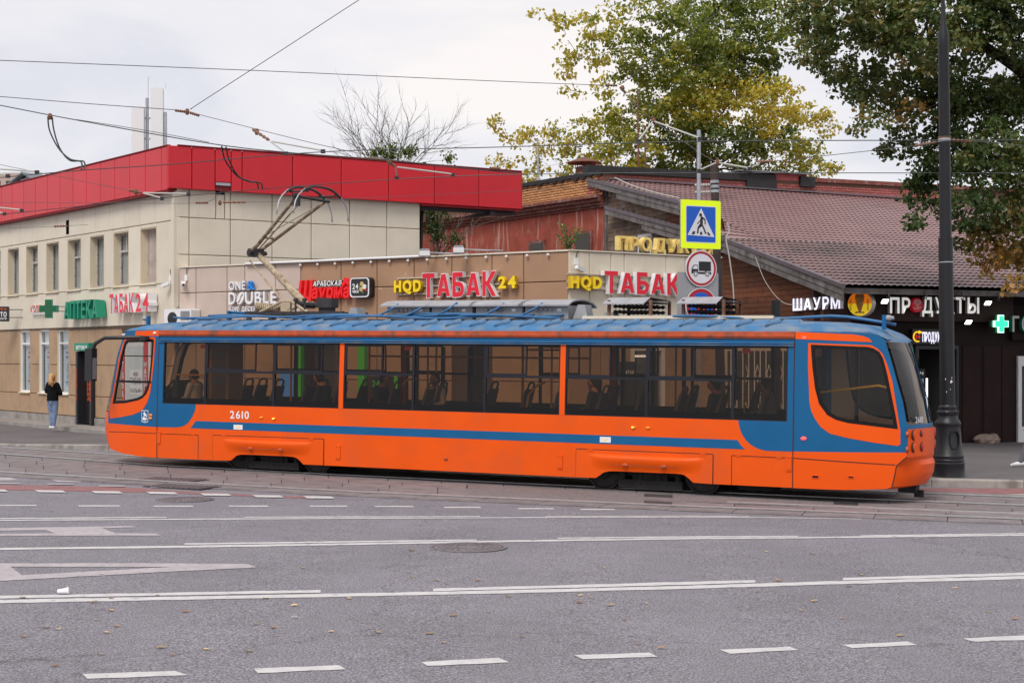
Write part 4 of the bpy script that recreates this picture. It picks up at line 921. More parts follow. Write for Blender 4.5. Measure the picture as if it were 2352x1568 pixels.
# timber gable
def ymin(z):
    if z < 5.3: return max(1.2, (z - 3.8) / .2764)
    if z < 6.3: return 6.2
    return (z - 6.2) / .2173 + 6.1
GX = .3
MB().add([(GX + .03, 1.2, 0), (GX + .03, 13.6, 0), (GX + .03, 13.6, 7.8), (GX + .03, 6.2, 6.2), (GX + .03, 5.9, 5.3), (GX + .03, 1.2, 4.0)], [(0, 5, 4, 3, 2, 1)]).obj('gable_core', 'shop_dark', ws)
z = 2.5; i = 0
while z < 7.7:
    a = ymin(z + .13)
    if a < 13.2:
        for (u0, u1, m_) in ((a, min(9.4, 13.4), 'plank'), (max(a, 9.4), 13.4, 'plank_old')):
            if u1 - u0 > .2:
                o_ = rnd(0, .008)
                MB().box(GX - .02 - o_, GX + .02, u0 + .003, u1 - .003, z + .004, z + .136).obj('plank', m_, ws)
    z += .142; i += 1
MB().box(GX - .09, GX + .03, 13.4, 13.62, 2.5, 7.75).obj('corner_board', 'grey_board', ws)
FG = FW @ Matrix.Translation((GX - .03, 0, 0)) @ Matrix.Rotation(R(-90), 4, 'Z')     # x runs towards the street
w0 = uz(FG, 1472, 541); MB().box(w0[0] - .1, w0[0] + .8, -.06, .02, w0[1] - 1, w0[1] + .02).obj('gable_window', 'white_plastic', ws, fr=FG); MB().box(w0[0] + .0, w0[0] + .7, -.07, -.06, w0[1] - .9, w0[1] - .08).obj('window_pane', 'room_dark', ws, fr=FG)
# dark shop front under the eave
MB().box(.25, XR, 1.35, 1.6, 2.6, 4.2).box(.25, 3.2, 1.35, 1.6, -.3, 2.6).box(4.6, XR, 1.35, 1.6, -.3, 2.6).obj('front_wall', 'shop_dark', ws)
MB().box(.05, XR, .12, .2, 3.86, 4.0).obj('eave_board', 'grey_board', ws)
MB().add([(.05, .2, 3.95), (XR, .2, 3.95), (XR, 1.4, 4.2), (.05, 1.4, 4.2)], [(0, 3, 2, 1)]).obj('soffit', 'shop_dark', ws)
for i in range(9): x = 1.4 + i * 1.15; MB().tube([(x, .1, 3.95), (x, .02, 3.8), (x, .05, 3.76), (x, .12, 3.78)], .018, 6).obj('gutter_hook', 'verge_metal', ws)
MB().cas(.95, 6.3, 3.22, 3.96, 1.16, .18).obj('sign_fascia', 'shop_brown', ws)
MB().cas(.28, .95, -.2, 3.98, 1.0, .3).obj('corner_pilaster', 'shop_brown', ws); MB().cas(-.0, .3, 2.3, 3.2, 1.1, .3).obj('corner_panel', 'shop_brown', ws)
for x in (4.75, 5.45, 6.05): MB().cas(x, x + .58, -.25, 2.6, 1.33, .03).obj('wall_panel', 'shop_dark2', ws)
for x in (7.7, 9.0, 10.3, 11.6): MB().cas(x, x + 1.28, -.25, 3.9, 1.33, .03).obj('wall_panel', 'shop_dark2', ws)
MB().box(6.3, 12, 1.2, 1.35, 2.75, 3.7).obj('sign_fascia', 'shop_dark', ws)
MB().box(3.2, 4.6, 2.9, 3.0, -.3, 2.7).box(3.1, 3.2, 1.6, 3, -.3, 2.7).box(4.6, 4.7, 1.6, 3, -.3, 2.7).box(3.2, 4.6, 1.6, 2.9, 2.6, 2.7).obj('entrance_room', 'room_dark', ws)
MB().box(3.2, 3.28, 1.3, 1.42, -.2, 2.6).box(4.52, 4.6, 1.3, 1.42, -.2, 2.6).box(3.28, 4.52, 1.3, 1.42, 2.5, 2.6).box(4.05, 4.1, 1.32, 1.4, -.2, 2.5).obj('entrance_frame', 'dark_steel', ws)
MB().box(3.3, 4.0, 2.2, 2.25, 2.25, 2.5).obj('ceiling_panel', 'beige_panel', ws)
# white door at the right
dx = 6.55
d = MB().box(dx, dx + .12, 1.26, 1.36, -.1, 2.32).box(dx + 1.0, dx + 1.12, 1.26, 1.36, -.1, 2.32).box(dx + .12, dx + 1.0, 1.26, 1.36, 2.2, 2.32).box(dx + .12, dx + 1.0, 1.26, 1.36, -.1, .42).obj('door', 'white_plastic', ws)
d['label'] = 'white framed door with a brown glazed panel'
MB().box(dx + .12, dx + 1.0, 1.3, 1.32, .42, 2.05).obj('door_panel', 'room_dark', d); MB().box(dx + .12, dx + 1.0, 1.27, 1.35, 2.05, 2.2).obj('door_head', 'white_plastic', d)
for z in (.15, .9, 1.5, 2.0): MB().tube([(dx - .015, 1.25, z), (dx - .015, 1.25, z + .12)], .014, 6).obj('hinge', 'white_plastic', d)
MB().box(dx + .25, dx + .6, 1.285, 1.298, 1.25, 1.75).obj('notice', 'white_sign', d); MB().box(dx + .28, dx + .6, 1.28, 1.296, .85, 1.2).obj('notice', 'sign_green', d)
letters(d, '8-21', dx + .3, dx + .52, 1.58, 1.64, 1.283, .002, 'ink_dark', FW, .0, name='print', single=True); letters(d, '10-21', dx + .3, dx + .52, 1.48, 1.54, 1.283, .002, 'ink_dark', FW, .0, name='print', single=True)
M('sign_lit', (.9, .9, .86), .4, emit=.35); M('sign_lit_blue', (.85, .85, 1), .4, emit=.6); M('led_green', (.02, .8, .3), .4, emit=1.2); M('led_edge', (.5, 1, .75), .4, emit=1.2)
# letters on the fascia
T = sign('cream lit letters with a red oval logo on the dark shop fascia', FW, 2.3, 3.4, y=1.1)
def L2(px0, px1): return uz(FW, px0, 700, 1.06)[0], uz(FW, px1, 700, 1.06)[0]
z5 = lambda x, y: ((2900 + x * .5085) / 1.741497, (600 + y * .5085) / 1.741497)
def bx5(fr, x0, y0, x1, y1, yy): a = uz(fr, *z5(x0, y1), yy); b = uz(fr, *z5(x1, y0), yy); return a[0], b[0], a[1], b[1]
for tx, x0, x1 in (('ПР', 1298, 1458), ('ДУК', 1552, 1808), ('ТЫ', 1815, 2000)):
    a, b, c, d_ = bx5(FW, x0, 1165, x1, 1280, 1.0); letters(T, tx, a, b, c, d_, 1.0, .1, ['sign_lit', 'letter_side'], FW, .022, .16)
a, b, c, d_ = bx5(FW, 1468, 1165, 1550, 1275, 1.0)
MB().prism(circle((a + b) / 2, (c + d_) / 2, (b - a) / 2, 28, (d_ - c) / 2), .98, 1.1).obj('logo', 'sign_red', T, fr=FW)
hx, hz, hs_ = (a + b) / 2, (c + d_) / 2 + .06, (b - a) * .32
def heart(s): return [(hx + s * .062 * 16 * math.sin(q) ** 3, hz + s * .062 * (13 * math.cos(q) - 5 * math.cos(2 * q) - 2 * math.cos(3 * q) - math.cos(4 * q))) for q in [2 * math.pi * i / 28 for i in range(28)]]
MB().prism([heart(hs_), heart(hs_ * .72)[::-1]], .972, .98).obj('heart', 'letter_white', T, fr=FW); MB().prism([heart(hs_ * .5), heart(hs_ * .3)[::-1]], .972, .98).obj('heart', 'letter_white', T, fr=FW)
letters(T, 'Инмарко', a + .05, b - .05, c + .07, c + .13, .974, .003, 'letter_white', FW, .02, name='print', single=True, sag=lambda t: .03 * t)
T = sign('white lit letters on the timber gable wall of the shop', FG, -2, 3.3)
a, b, c, d_ = bx5(FG, 533, 1150, 905, 1262, -.1); letters(T, 'ШАУРМ', a, b, c, d_, -.1, .1, ['sign_lit_blue', 'letter_side'], FG, .022, .16)
MB().box(a, b, 0, .03, c + .1, c + .14).obj('mounting_rail', 'dark_steel', T, fr=FG)
# round kebab light box
M('kebab_yellow', (.85, .58, .02), .4, emit=.35); M('kebab_orange', (.85, .2, .01), .4, emit=.3); M('kebab_meat', (.7, .36, .12), .6, var=.4, vs=25); M('kebab_rim', (.62, .6, .57), .5, var=.15, vs=6)
a, b, c, d_ = bx5(FW, 985, 1108, 1135, 1308, .7)
kc = FW @ Matrix.Translation(((a + b) / 2 + .02, .72, (c + d_) / 2)) @ Matrix.Rotation(R(-54), 4, 'Z'); rr = (d_ - c) / 2
T = thing('round_sign', 'round yellow and orange light box with a picture of a kebab skewer', 'sign', kc)
MB().lathe([(rr, -.26), (rr, 0), (rr - .015, .012), (rr - .016, .0)], seg=36, axis='y').obj('drum', 'kebab_rim', T)
MB().prism([(x, z) for x, z in circle(0, 0, rr - .016, 36) if z < .05], -.016, -.004).obj('face', 'kebab_yellow', T); MB().prism([(x, z) for x, z in circle(0, 0, rr - .016, 36) if z > -.02], -.015, -.003).obj('face', 'kebab_orange', T)
kp = [(-.03, -.2), (.035, -.2), (.09, -.05), (.13, .12), (.1, .2), (-.1, .2), (-.13, .12), (-.09, -.05)]; MB().prism([(x * .95, z * 1.1 + .02) for x, z in kp], -.022, -.016).obj('skewer', 'kebab_meat', T)
for i in range(9): z = -.17 + i * .045; w_ = .03 + .085 * (i / 8); MB().box(-w_, w_, -.03, -.022, z, z + .026).obj('meat_slice', 'kebab_meat', T)
for i in range(7): MB().ball((-.1 + i * .033, -.02, -.225 + .012 * (i % 2)), .022, 8, 5).obj('salad', ['food_red', 'food_green', 'food_white'][i % 3], T)
letters(T, 'ДОНЕР', -.26, -.21, -.17, .12, -.02, .003, 'ink_dark', kc, .02, vertical=True, name='print', single=True); letters(T, 'КЕБАБ', .19, .24, -.17, .12, -.02, .003, 'ink_dark', kc, .02, vertical=True, name='print', single=True)
# small lit sign over the entrance
z6 = lambda x, y: ((2900 + x * .5085) / 1.741497, (1200 + y * .5085) / 1.741497)
def bx6(fr, x0, y0, x1, y1, yy): a = uz(fr, *z6(x0, y1), yy); b = uz(fr, *z6(x1, y0), yy); return a[0], b[0], a[1], b[1]
M('led_yellow', (.9, .45, .01), .4, emit=1.0); M('led_red', (.8, .02, .02), .4, emit=.5)
a, b, c, d_ = bx6(FW, 1475, 230, 1760, 345, 1.22)
T = sign('small black lit sign with a yellow ring arrow over the shop entrance', FW, a, c, y=1.22); MB().box(a, b, 1.22, 1.32, c, d_).obj('box', 'black_face', T, fr=FW)
q0, q1, q2, q3 = bx6(FW, 1555, 255, 1745, 325, 1.2); letters(T, 'ПРОДУКТЫ', q0, q1, q2, q3, 1.205, .01, 'sign_lit_blue', FW, .03, .12)
rc = bx6(FW, 1485, 245, 1548, 330, 1.2); ox, oz, r_ = (rc[0] + rc[1]) / 2, (rc[2] + rc[3]) / 2, (rc[3] - rc[2]) / 2
ring = [(ox + r_ * k * math.cos(q), oz + r_ * k * math.sin(q)) for k, qs in ((1, range(0, 19)), (.78, range(18, -1, -1))) for q in [R(60 + 13 * i) for i in qs]]
MB().prism(ring, 1.205, 1.215).obj('ring', 'led_yellow', T, fr=FW); MB().prism([(ox + .05, oz + r_ * 1.15), (ox + .17, oz + r_ * .75), (ox + .03, oz + r_ * .55)], 1.205, 1.215).obj('arrow', 'led_yellow', T, fr=FW)
letters(T, '24', ox - .08, ox + .08, oz - .05, oz + .05, 1.208, .004, 'led_red', FW, .01, name='print', single=True)
# green cross and letters at the right edge
a, b, c, d_ = bx5(FW, 2118, 1297, 2220, 1437, .9); ox, oz, s_ = (a + b) / 2, (c + d_) / 2, (d_ - c) / 2 / .28
T = thing('pharmacy_cross', 'bright green lit pharmacy cross on the dark shop front', 'sign', FW @ Matrix.Translation((ox, .9, oz)))
MB().prism([(x * s_ - .06, z * s_) for x, z in cross], .03, .12).obj('cross_box', 'green_dark', T); MB().prism([(x * s_, z * s_) for x, z in cross], -.03, .03).obj('cross_edge', 'led_edge', T); MB().prism([(x * s_ * .86, z * s_ * .86) for x, z in cross], -.036, -.03).obj('cross_face', 'led_green', T)
MB().box(-.05, .05, .12, .4, -.05, .05).obj('bracket', 'dark_steel', T)
a, b, c, d_ = bx5(FW, 2262, 1310, 2420, 1425, 1.05); T = sign('grey letters with green returns at the end of the dark shop front', FW, a, c, y=1.05); letters(T, 'ГОР', a, b + .3, c, d_, 1.05, .12, ['letter_side', 'sign_green'], FW, .02, .2)
# lamps (lit in the photograph)
for i, (x, y, lb) in enumerate(((1258, 1188, 'lit square floodlight before the first cream letters'), (2068, 1202, 'lit square floodlight after the last cream letters'), (1915, 1352, 'lit square lamp under the dark fascia by the entrance'))):
    px, py = z5(x, y); a = uz(FW, px, py, .75 if i < 2 else 1.0)
    t = thing('shop_lamp', lb, 'lamp', FW @ Matrix.Translation((a[0], .75 if i < 2 else 1.0, a[1])) @ Matrix.Rotation(R(-50), 4, 'X'))
    MB().box(-.11, .11, -.07, .08, .0, .05).obj('housing', 'dark_steel', t); MB().box(-.09, .09, -.055, .065, -.012, -.001).obj('lens', M('lamp_lit', (1, .98, .9), .4, emit=5), t); MB().tube([(0, .08, .03), (0, .35, .06)], .015, 6).obj('arm', 'dark_steel', t)
# drinks fridge in the entrance
ff = FW @ Matrix.Translation((3.4, 1.9, -.02))
fg = thing('drinks_fridge', 'black glass-door drinks fridge with lit shelves in the shop entrance', 'fridge', ff)
MB().box(0, .6, .1, .65, 0, 2.0).obj('cabinet', 'black_face', fg); MB().box(0, .6, .02, .1, 1.75, 2.0).obj('header', 'black_face', fg); letters(fg, 'FLASH', .08, .52, 1.84, 1.93, .015, .003, 'sign_lit', ff, .0, name='print', single=True)
MB().box(.03, .57, .06, .098, .1, 1.74).obj('liner', M('fridge_inner', (.5, .55, .6), .5, emit=.08), fg)
cols_ = [(.1, .3, .1), (.5, .06, .1), (.6, .5, .1), (.1, .2, .45), (.45, .1, .3)]
for i, c_ in enumerate(cols_): M('can%d' % i, c_, .35)
cm = [MB().lathe([(.03, 0), (.033, .01), (.033, .13), (.026, .15)], seg=8).mesh('drink_can', 'can%d' % i) for i in range(5)]
for r_ in range(5):
    MB().box(.03, .57, .0, .06, .25 + r_ * .3, .262 + r_ * .3).obj('shelf', 'white_plastic', fg)
    for k in range(7): link('drink_can', cm[(r_ + k // 3) % 5], fg, Matrix.Translation((.07 + k * .075, .03, .263 + r_ * .3)))
MB().box(.63, .66, .0, .04, .1, 1.75).obj('light_strip', 'lamp_white', fg)
M('rubble', (.3, .23, .19), .9, var=.25, vs=6, bump=.6, bs=12)
for i, (x, y, s_) in enumerate(((2045, 1143, .3), (2105, 1143, .22))):
    p = FW @ Vector((uz(FW, *z6(x, y), 1.1)[0], 1.1, 0)); p.z = G(p.x) + .14
    mb = MB().ball((0, 0, .1), (s_, .16, .15), 9, 6); mb.v = [v + Vector((rnd(-.03, .03), rnd(-.03, .03), rnd(-.03, .02))) for v in mb.v]
    o = mb.obj('stone', 'rubble', None, loc=p); tag(o, ('large' if i == 0 else 'small') + ' broken stone block at the foot of the dark shop wall', 'stone')
# ------------------------------------------------------------------ street furniture
M('lamp_paint', (.012, .012, .015), .42, var=.15, vs=5, spec=.4); M('sticker', (.7, .7, .72), .7); M('pole_brown', (.045, .028, .024), .6, var=.3, vs=4)
D = 28.2; B0 = at(2178, 1095, D); B0.z = G(B0.x) + .14; k = .292 * D / F
zz = lambda py: H + (HY - py) / F * D - B0.z
lean = (2166 - 2178) / 1090.
lp_ = thing('lamp_post', 'tall black street lamp post with an ornate cast-iron base', 'lamp post', Matrix.Translation(B0) @ Matrix.Rotation(lean, 4, 'Y'))
y6 = lambda y: zz((1200 + y * .5085) / 1.741497)
prof = [(130, 1396), (130, 1388), (126, 1380), (125, 1300), (128, 1290), (128, 1278), (120, 1270), (122, 1262), (122, 1250), (117, 1244), (119, 1236), (119, 1222), (112, 1214), (97, 1000), (97, 990), (102, 975), (102, 965), (95, 950), (78, 930), (76, 905), (80, 900), (80, 880), (76, 870), (68, 862), (70, 850), (70, 838), (62, 830), (59, 822)]
auto_smooth(MB().lathe([(r_ * k, y6(y)) for r_, y in prof], seg=28).obj('base', 'lamp_paint', lp_), 40)
zc = y6(880)
for i in range(18): q = 2 * math.pi * i / 18; MB().ball((.079 * k * 1000 / 1000 * 1000 * 0 + 80 * k * math.cos(q), 80 * k * math.sin(q), zc), .022, 6, 4).obj('collar_bead', 'lamp_paint', lp_)
z70, z0_ = zz((600 + 705 * .5085) / 1.7415), zz(80)
auto_smooth(MB().lathe([(.142, y6(822)), (.133, z70), (.138, z70), (.138, z70 + .03), (.112, z70 + .04), (.1, z0_ - .3), (.104, z0_ - .28), (.104, z0_ - .02), (.05, z0_ + .2), (.034, zz(0)), (.03, zz(-120))], seg=20).obj('pole', 'lamp_paint', lp_), 40)
fo = Matrix.Rotation(R(-12), 4, 'Z')
oc = [(-.1, y6(1130)), (-.06, y6(1165)), (.06, y6(1165)), (.1, y6(1130)), (.1, y6(1055)), (.06, y6(1022)), (-.06, y6(1022)), (-.1, y6(1055))]
mb = MB().prism([oc, [(x * .86, (z - y6(1093)) * .88 + y6(1093)) for x, z in oc][::-1]], -.268, -.2); link('plaque', mb.mesh('plaque', 'lamp_paint'), lp_, Matrix.Rotation(R(12), 4, 'Z'))
for z_, r_, h_, mt in ((zz((600 + 887 * .5085) / 1.7415), .14, .02, 'galvanised'), (zz(326), .118, .07, 'galvanised'), (zz(318), .122, .03, 'rust')): MB().lathe([(r_, 0), (r_, h_)], (0, 0, z_), 20).obj('clamp_band', mt, lp_)
for q0, za, w_, h_ in ((-75, y6(640), .07, .09), (-118, y6(620), .025, .05), (-112, y6(720), .02, .04), (-84, y6(700), .02, .025), (-70, y6(610), .03, .03)):
    pts_ = [(math.cos(k_ * .7) * w_ * rnd(.4, 1) / 2, math.sin(k_ * .7) * h_ * rnd(.4, 1) / 2) for k_ in range(9)]
    MB().add([(.1435 * math.cos(R(q0) + x_ / .143), .1435 * math.sin(R(q0) + x_ / .143), za + z_) for x_, z_ in pts_], [tuple(range(9))]).obj('torn_sticker', 'sticker', lp_)
# traffic sign post
D = 30.; B1 = at(1607, 0, D); B1.z = G(B1.x) + .14; k = .1904 * D / F
FS = Matrix.Translation(B1) @ Matrix.Rotation(R(25), 4, 'Z')
sp = thing('traffic_sign_post', 'galvanised pole with crossing, no-trucks and no-stopping signs', 'traffic sign', FS)
zS = lambda y: H + (HY - (780 + y * .3316) / 1.741497) / F * D - B1.z
top = H + (HY - 300) / F * D - B1.z
MB().tube([(0, .03, 0), (0, .03, top)], .04, 12).obj('pole', 'galvanised', sp); MB().lathe([(.042, 0), (.042, .01), (.01, .02)], (0, .03, top), 12).obj('cap', 'galvanised', sp)
M('sign_fluo', (.72, .9, .0), .45, emit=.16); M('road_blue', (.0, .1, .55), .35); M('road_white', (.72, .72, .76), .35); M('road_red', (.42, .004, .012), .35); M('road_black', (.012, .012, .014), .4); M('sign_back', (.36, .37, .39), .5, metal=.4)
kx = k / .906
X = lambda x: (x - 315) * kx
def P(pts): return [(X(x), zS(y)) for x, y in pts]
cs = MB().prism(rrect(X(57), X(572), zS(650), zS(64), .03), -.045, -.02).obj('crossing_sign', 'sign_back', sp)
def deco(par_, name, loops, y, mat, n=None):
    return MB().sheet(loops, y).obj(name, mat, par_)
deco(cs, 'border', rrect(X(59), X(570), zS(648), zS(66), .03), -.0465, 'sign_fluo')
deco(cs, 'inner_border', rrect(X(120), X(511), zS(580), zS(134), .03), -.0485, 'road_white'); deco(cs, 'blue_field', rrect(X(130), X(501), zS(569), zS(144), .025), -.0505, 'road_blue')
deco(cs, 'triangle', P([(143, 490), (316, 162), (487, 503)]), -.0525, 'road_white')
fig = MB()
for pts in ([(311, 262), (333, 263), (372, 292), (375, 355), (361, 355), (358, 303), (338, 293), (338, 345), (332, 372), (322, 384), (289, 405), (280, 468), (260, 468), (270, 392), (300, 350), (304, 318), (271, 357), (261, 350), (301, 306)],
            [(325, 372), (340, 362), (386, 465), (368, 472)], [(194, 481), (212, 442), (242, 445), (230, 481)], [(300, 482), (302, 446), (329, 447), (329, 483)], [(389, 447), (414, 450), (437, 488), (407, 487)]):
    fig.sheet(P(pts)[::-1], -.0545)
fig.sheet([(X(309) + 19 * kx * math.cos(q), zS(244) + 21 * k * math.sin(q)) for q in [2 * math.pi * i / 16 for i in range(16)]], -.0545); fig.obj('pedestrian', 'road_black', cs)
def disc(cy, r_, back=True): return [(r_ * kx * math.cos(q), zS(cy) + r_ * k * math.sin(q) * 1.1) for q in [2 * math.pi * i / 40 for i in range(40)]]
ts = MB().prism(disc(888, 198), -.06, -.04).obj('no_truck_sign', 'road_white', sp)
MB().sheet([disc(888, 188), disc(888, 163)[::-1]], -.0625).obj('red_ring', 'road_red', ts)
tr_ = MB()
for pts in ([(283, 803), (438, 803), (440, 918), (283, 918)], [(190, 905), (190, 890), (218, 846), (272, 846), (274, 930), (360, 930), (362, 918), (442, 930), (442, 958), (190, 950)]): tr_.sheet(P(pts)[::-1], -.0625)
tr_.obj('truck', 'road_black', ts)
MB().sheet(P([(200, 895), (224, 856), (264, 856), (266, 895)])[::-1], -.0645).obj('cab_window', 'road_white', ts)
for x in (241, 390):
    MB().sheet(circle(X(x), zS(955), 30 * kx, 18, 30 * k), -.0655).obj('wheel', 'road_white', ts); MB().sheet(circle(X(x), zS(955), 25 * kx, 18, 25 * k), -.0675).obj('wheel_ring', 'road_black', ts); MB().sheet(circle(X(x), zS(955), 16 * kx, 14, 16 * k), -.0695).obj('hub', 'road_white', ts)
MB().prism([rrect(X(25), X(550), zS(1480), zS(935), .03)], -.02, -.005).obj('sign_plate', 'sign_back', sp)
ns = MB().prism(disc(1340, 198), -.06, -.04).obj('no_stopping_sign', 'road_white', sp)
MB().sheet(disc(1340, 190), -.0625).obj('red_ring', 'road_red', ns); MB().sheet(disc(1340, 150), -.0645).obj('blue_field', 'road_blue', ns)
for s_ in (-1, 1): MB().sheet(stroke((-.19 * s_, zS(1340) - .19), (.19 * s_, zS(1340) + .19), .06), -.0665 - .002 * (s_ > 0)).obj('red_bar', 'road_red', ns)
for z in (zS(350), zS(888), zS(1200)): MB().box(-.09, .09, -.02, .0, z - .02, z + .02).lathe([(.044, -.03), (.044, .03)], (0, .03, z), 12).obj('clamp', 'galvanised', sp)
# rusty trolley pole
D = 31.5; B2 = at(1661, 700, D); B2.z = G(B2.x) + .14; tp = at(1651, 375, D)
rp_ = thing('trolley_pole', 'brown rusted steel pole behind the traffic signs', 'pole', Matrix.Translation(B2) @ Matrix.Rotation(-(1661 - 1651) / 325., 4, 'Y'))
hh = tp.z - B2.z
MB().lathe([(.1, 0), (.1, 2.5), (.085, 2.55), (.083, hh), (.02, hh + .02)], seg=16).obj('shaft', 'pole_brown', rp_)
for z in (hh - .42, hh - .52, hh - .62): MB().lathe([(.094, 0), (.094, .06)], (0, 0, z), 16).obj('clamp_band', 'galvanised', rp_)
M('insulator', (.5, .46, .42), .35); M('insulator_brown', (.2, .09, .05), .35)
def insul(mb, p, q, r_=.03, n=6):
    p, q = Vector(p), Vector(q); pts = []; rs = []
    for i in range(n * 2 + 1): pts.append(p.lerp(q, i / (2 * n))); rs.append(r_ if i % 2 else r_ * .5)
    return mb.tube(pts, rs, 8)
for z in (hh - .45, hh - .6): insul(MB(), (-.42, 0, z), (-.09, 0, z), .035).obj('insulator', 'insulator', rp_)
# black flue pipe and loose cables by the gable
p = at(1782, 735, 33.0); fp = thing('flue_pipe', 'short black flue pipe rising beside the timber wall', 'pipe', Matrix.Translation((p.x, p.y, G(p.x) + .14)))
MB().lathe([(.11, 0), (.11, at(1782, 690, 33).z - G(p.x) - .14), (.1, at(1782, 689, 33).z - G(p.x) - .14)], seg=14).obj('pipe', 'lamp_paint', fp); MB().lathe([(.16, 0), (.16, .03)], seg=14).obj('foot', 'lamp_paint', fp)

# ------------------------------------------------------------------ overhead wires
M('wire', (.055, .065, .065), .5, metal=.4); M('wire_thin', (.09, .085, .09), .6); M('rod_white', (.5, .49, .44), .5); M('cable_black', (.02, .025, .025), .5)
def sag(pts, n=10):
    """smooth a pixel+depth polyline"""
    P = [at(*p) for p in pts]
    if len(P) < 3: return P
    out = []
    for i in range(len(P) - 1):
        p0, p1, p2, p3 = P[max(i - 1, 0)], P[i], P[i + 1], P[min(i + 2, len(P) - 1)]
        for j in range(n):
            t = j / n; out.append(.5 * ((2 * p1) + (p2 - p0) * t + (2 * p0 - 5 * p1 + 4 * p2 - p3) * t * t + (3 * p1 - p0 - 3 * p2 + p3) * t ** 3))
    out.append(P[-1]); return out
def wire(label, pts, r_=.008, mat='wire', name='overhead_wire', cat='wire', group='overhead wires'):
    def ext(p, q, k_): return tuple(q[i] + (q[i] - p[i]) * k_ for i in range(3))
    if pts[0][0] < -50: pts = [ext(pts[1], pts[0], 6)] + pts
    if pts[-1][0] > 2400: pts = pts + [ext(pts[-2], pts[-1], 5)]
    c = at(*pts[0]); o = MB().tube(sag(pts), r_, 6).obj(name, mat); return tag(root_here(o, c), label, cat, group)
wire('contact wire running above the tram and touching its pantograph', [(-80, 502, 36.8), (0, 493, 36), (300, 462, 33.2), (560, 438, 31.6), (732, 424, 30.75), (1040, 405, 29.8), (1400, 398, 29.4), (1700, 397, 29), (2352, 398, 28.5), (2480, 398, 28.3)], .009)
wire('contact wire of the empty track crossing the red fascia and the trees', [(-80, 415, 29.6), (0, 408, 29), (190, 391, 28.4), (400, 377, 27.6), (742, 349, 26.6), (1148, 338, 26), (1608, 325, 25.3), (2352, 322, 24.6), (2480, 322, 24.4)], .009)
wire('thick feeder cable descending across the sky to the red fascia', [(-80, 226, 30), (0, 242, 30), (176, 276, 30), (471, 328, 29.6), (657, 350, 29.2), (884, 367, 29), (1040, 384, 29.1), (1190, 398, 29.3)], .011)
wire('thin wire strung just above the thick feeder cable', [(176, 275, 29.95), (330, 299, 29.8), (480, 327, 29.5)], .007, 'wire_thin')
wire('long span wire crossing the whole sky towards the yellow tree', [(-80, 136, 27), (0, 139, 27), (600, 163, 29.5), (1148, 187, 33), (1410, 197, 35)], .008, 'wire_thin')
wire('span wire rising from the yellow tree towards the top edge', [(1423, 196, 35), (1560, 97, 34.5), (1686, 0, 34), (1760, -55, 34)], .008, 'wire_thin')
wire('span wire from the left meeting the insulator above the beige wall', [(-80, 216, 30), (0, 222, 30), (210, 239, 30.2), (408, 253, 30.5)], .008, 'wire_thin')
wire('span wire rising steeply to the right from the insulator above the beige wall', [(440, 250, 30.5), (457, 238, 30.5), (640, 120, 30.2), (825, 0, 30), (920, -60, 30)], .008, 'wire_thin')
wire('span wire running down from the insulator to the red fascia', [(452, 262, 30.5), (590, 297, 30.2), (732, 332, 29.8), (889, 366, 29.2)], .007, 'wire_thin')
wire('span wire from the lamp post clamp to the pole behind the signs', [(2158, 325, 28.2), (2101, 335, 28.4), (1911, 356, 29.3), (1752, 373, 30.2)], .007, 'wire_thin')
wire('span wire leaving the lamp post to the right', [(2180, 322, 28.2), (2250, 325, 28), (2352, 335, 27.8), (2480, 345, 27.5)], .007, 'wire_thin')
wire('slanting wire from the yellow tree down to the brown pole', [(1423, 200, 33), (1434, 214, 33), (1501, 276, 32), (1560, 318, 31.8), (1645, 372, 31.5), (1722, 388, 31)], .007, 'wire_thin')
wire('thin wire stretched along the red fascia to the wall opening', [(-80, 464, 38.2), (0, 465, 38), (220, 466, 38), (452, 466, 37.6), (500, 448, 37.8), (508, 438, 38.3)], .006, 'wire_thin')
wire('thin wire running into the dark slot in the beige facade', [(-80, 528, 44), (0, 524, 44), (110, 521, 44), (203, 516, 43.4)], .006, 'wire_thin')
wire('thin slanting wire over the left end of the red fascia', [(-80, 358, 33), (0, 378, 33), (98, 398, 33), (293, 437, 33), (322, 442, 33)], .006, 'wire_thin')
wire('thin wire between the insulator string and the tram pantograph head', [(560, 464, 33.5), (700, 461, 33), (900, 452, 33), (1190, 438, 34), (1400, 428, 36)], .005, 'wire_thin')
for lb, dx_, dd in (('first', 0, 0), ('second', 10, .02)):
    wire(lb + ' black jumper cable hanging in the sky beside the antennas', [(110 + dx_, 268 + dx_ * .2, 29.9 + dd), (114 + dx_, 300, 29.8 + dd), (134 + dx_ * .3, 340, 29.6 + dd), (160, 365 + dx_ * .3, 29.2 + dd), (186 + dx_ * .6, 372 - dx_ * .1, 28.8 + dd), (187 + dx_ * .7, 390, 28.4 + dd)], .016, 'cable_black', 'jumper_cable', 'cable', 'jumper cables')
    wire(lb + ' black jumper cable hanging in front of the red fascia', [(509 + dx_, 336 + dx_ * .2, 29.5 + dd), (518 + dx_ * .9, 370, 29.9 + dd), (545 + dx_ * .2, 404, 30.4 + dd), (572, 416 + dx_ * .1, 30.8 + dd), (590 + dx_ * .8, 420, 31.2 + dd), (593 + dx_, 434, 31.5 + dd)], .016, 'cable_black', 'jumper_cable', 'cable', 'jumper cables')
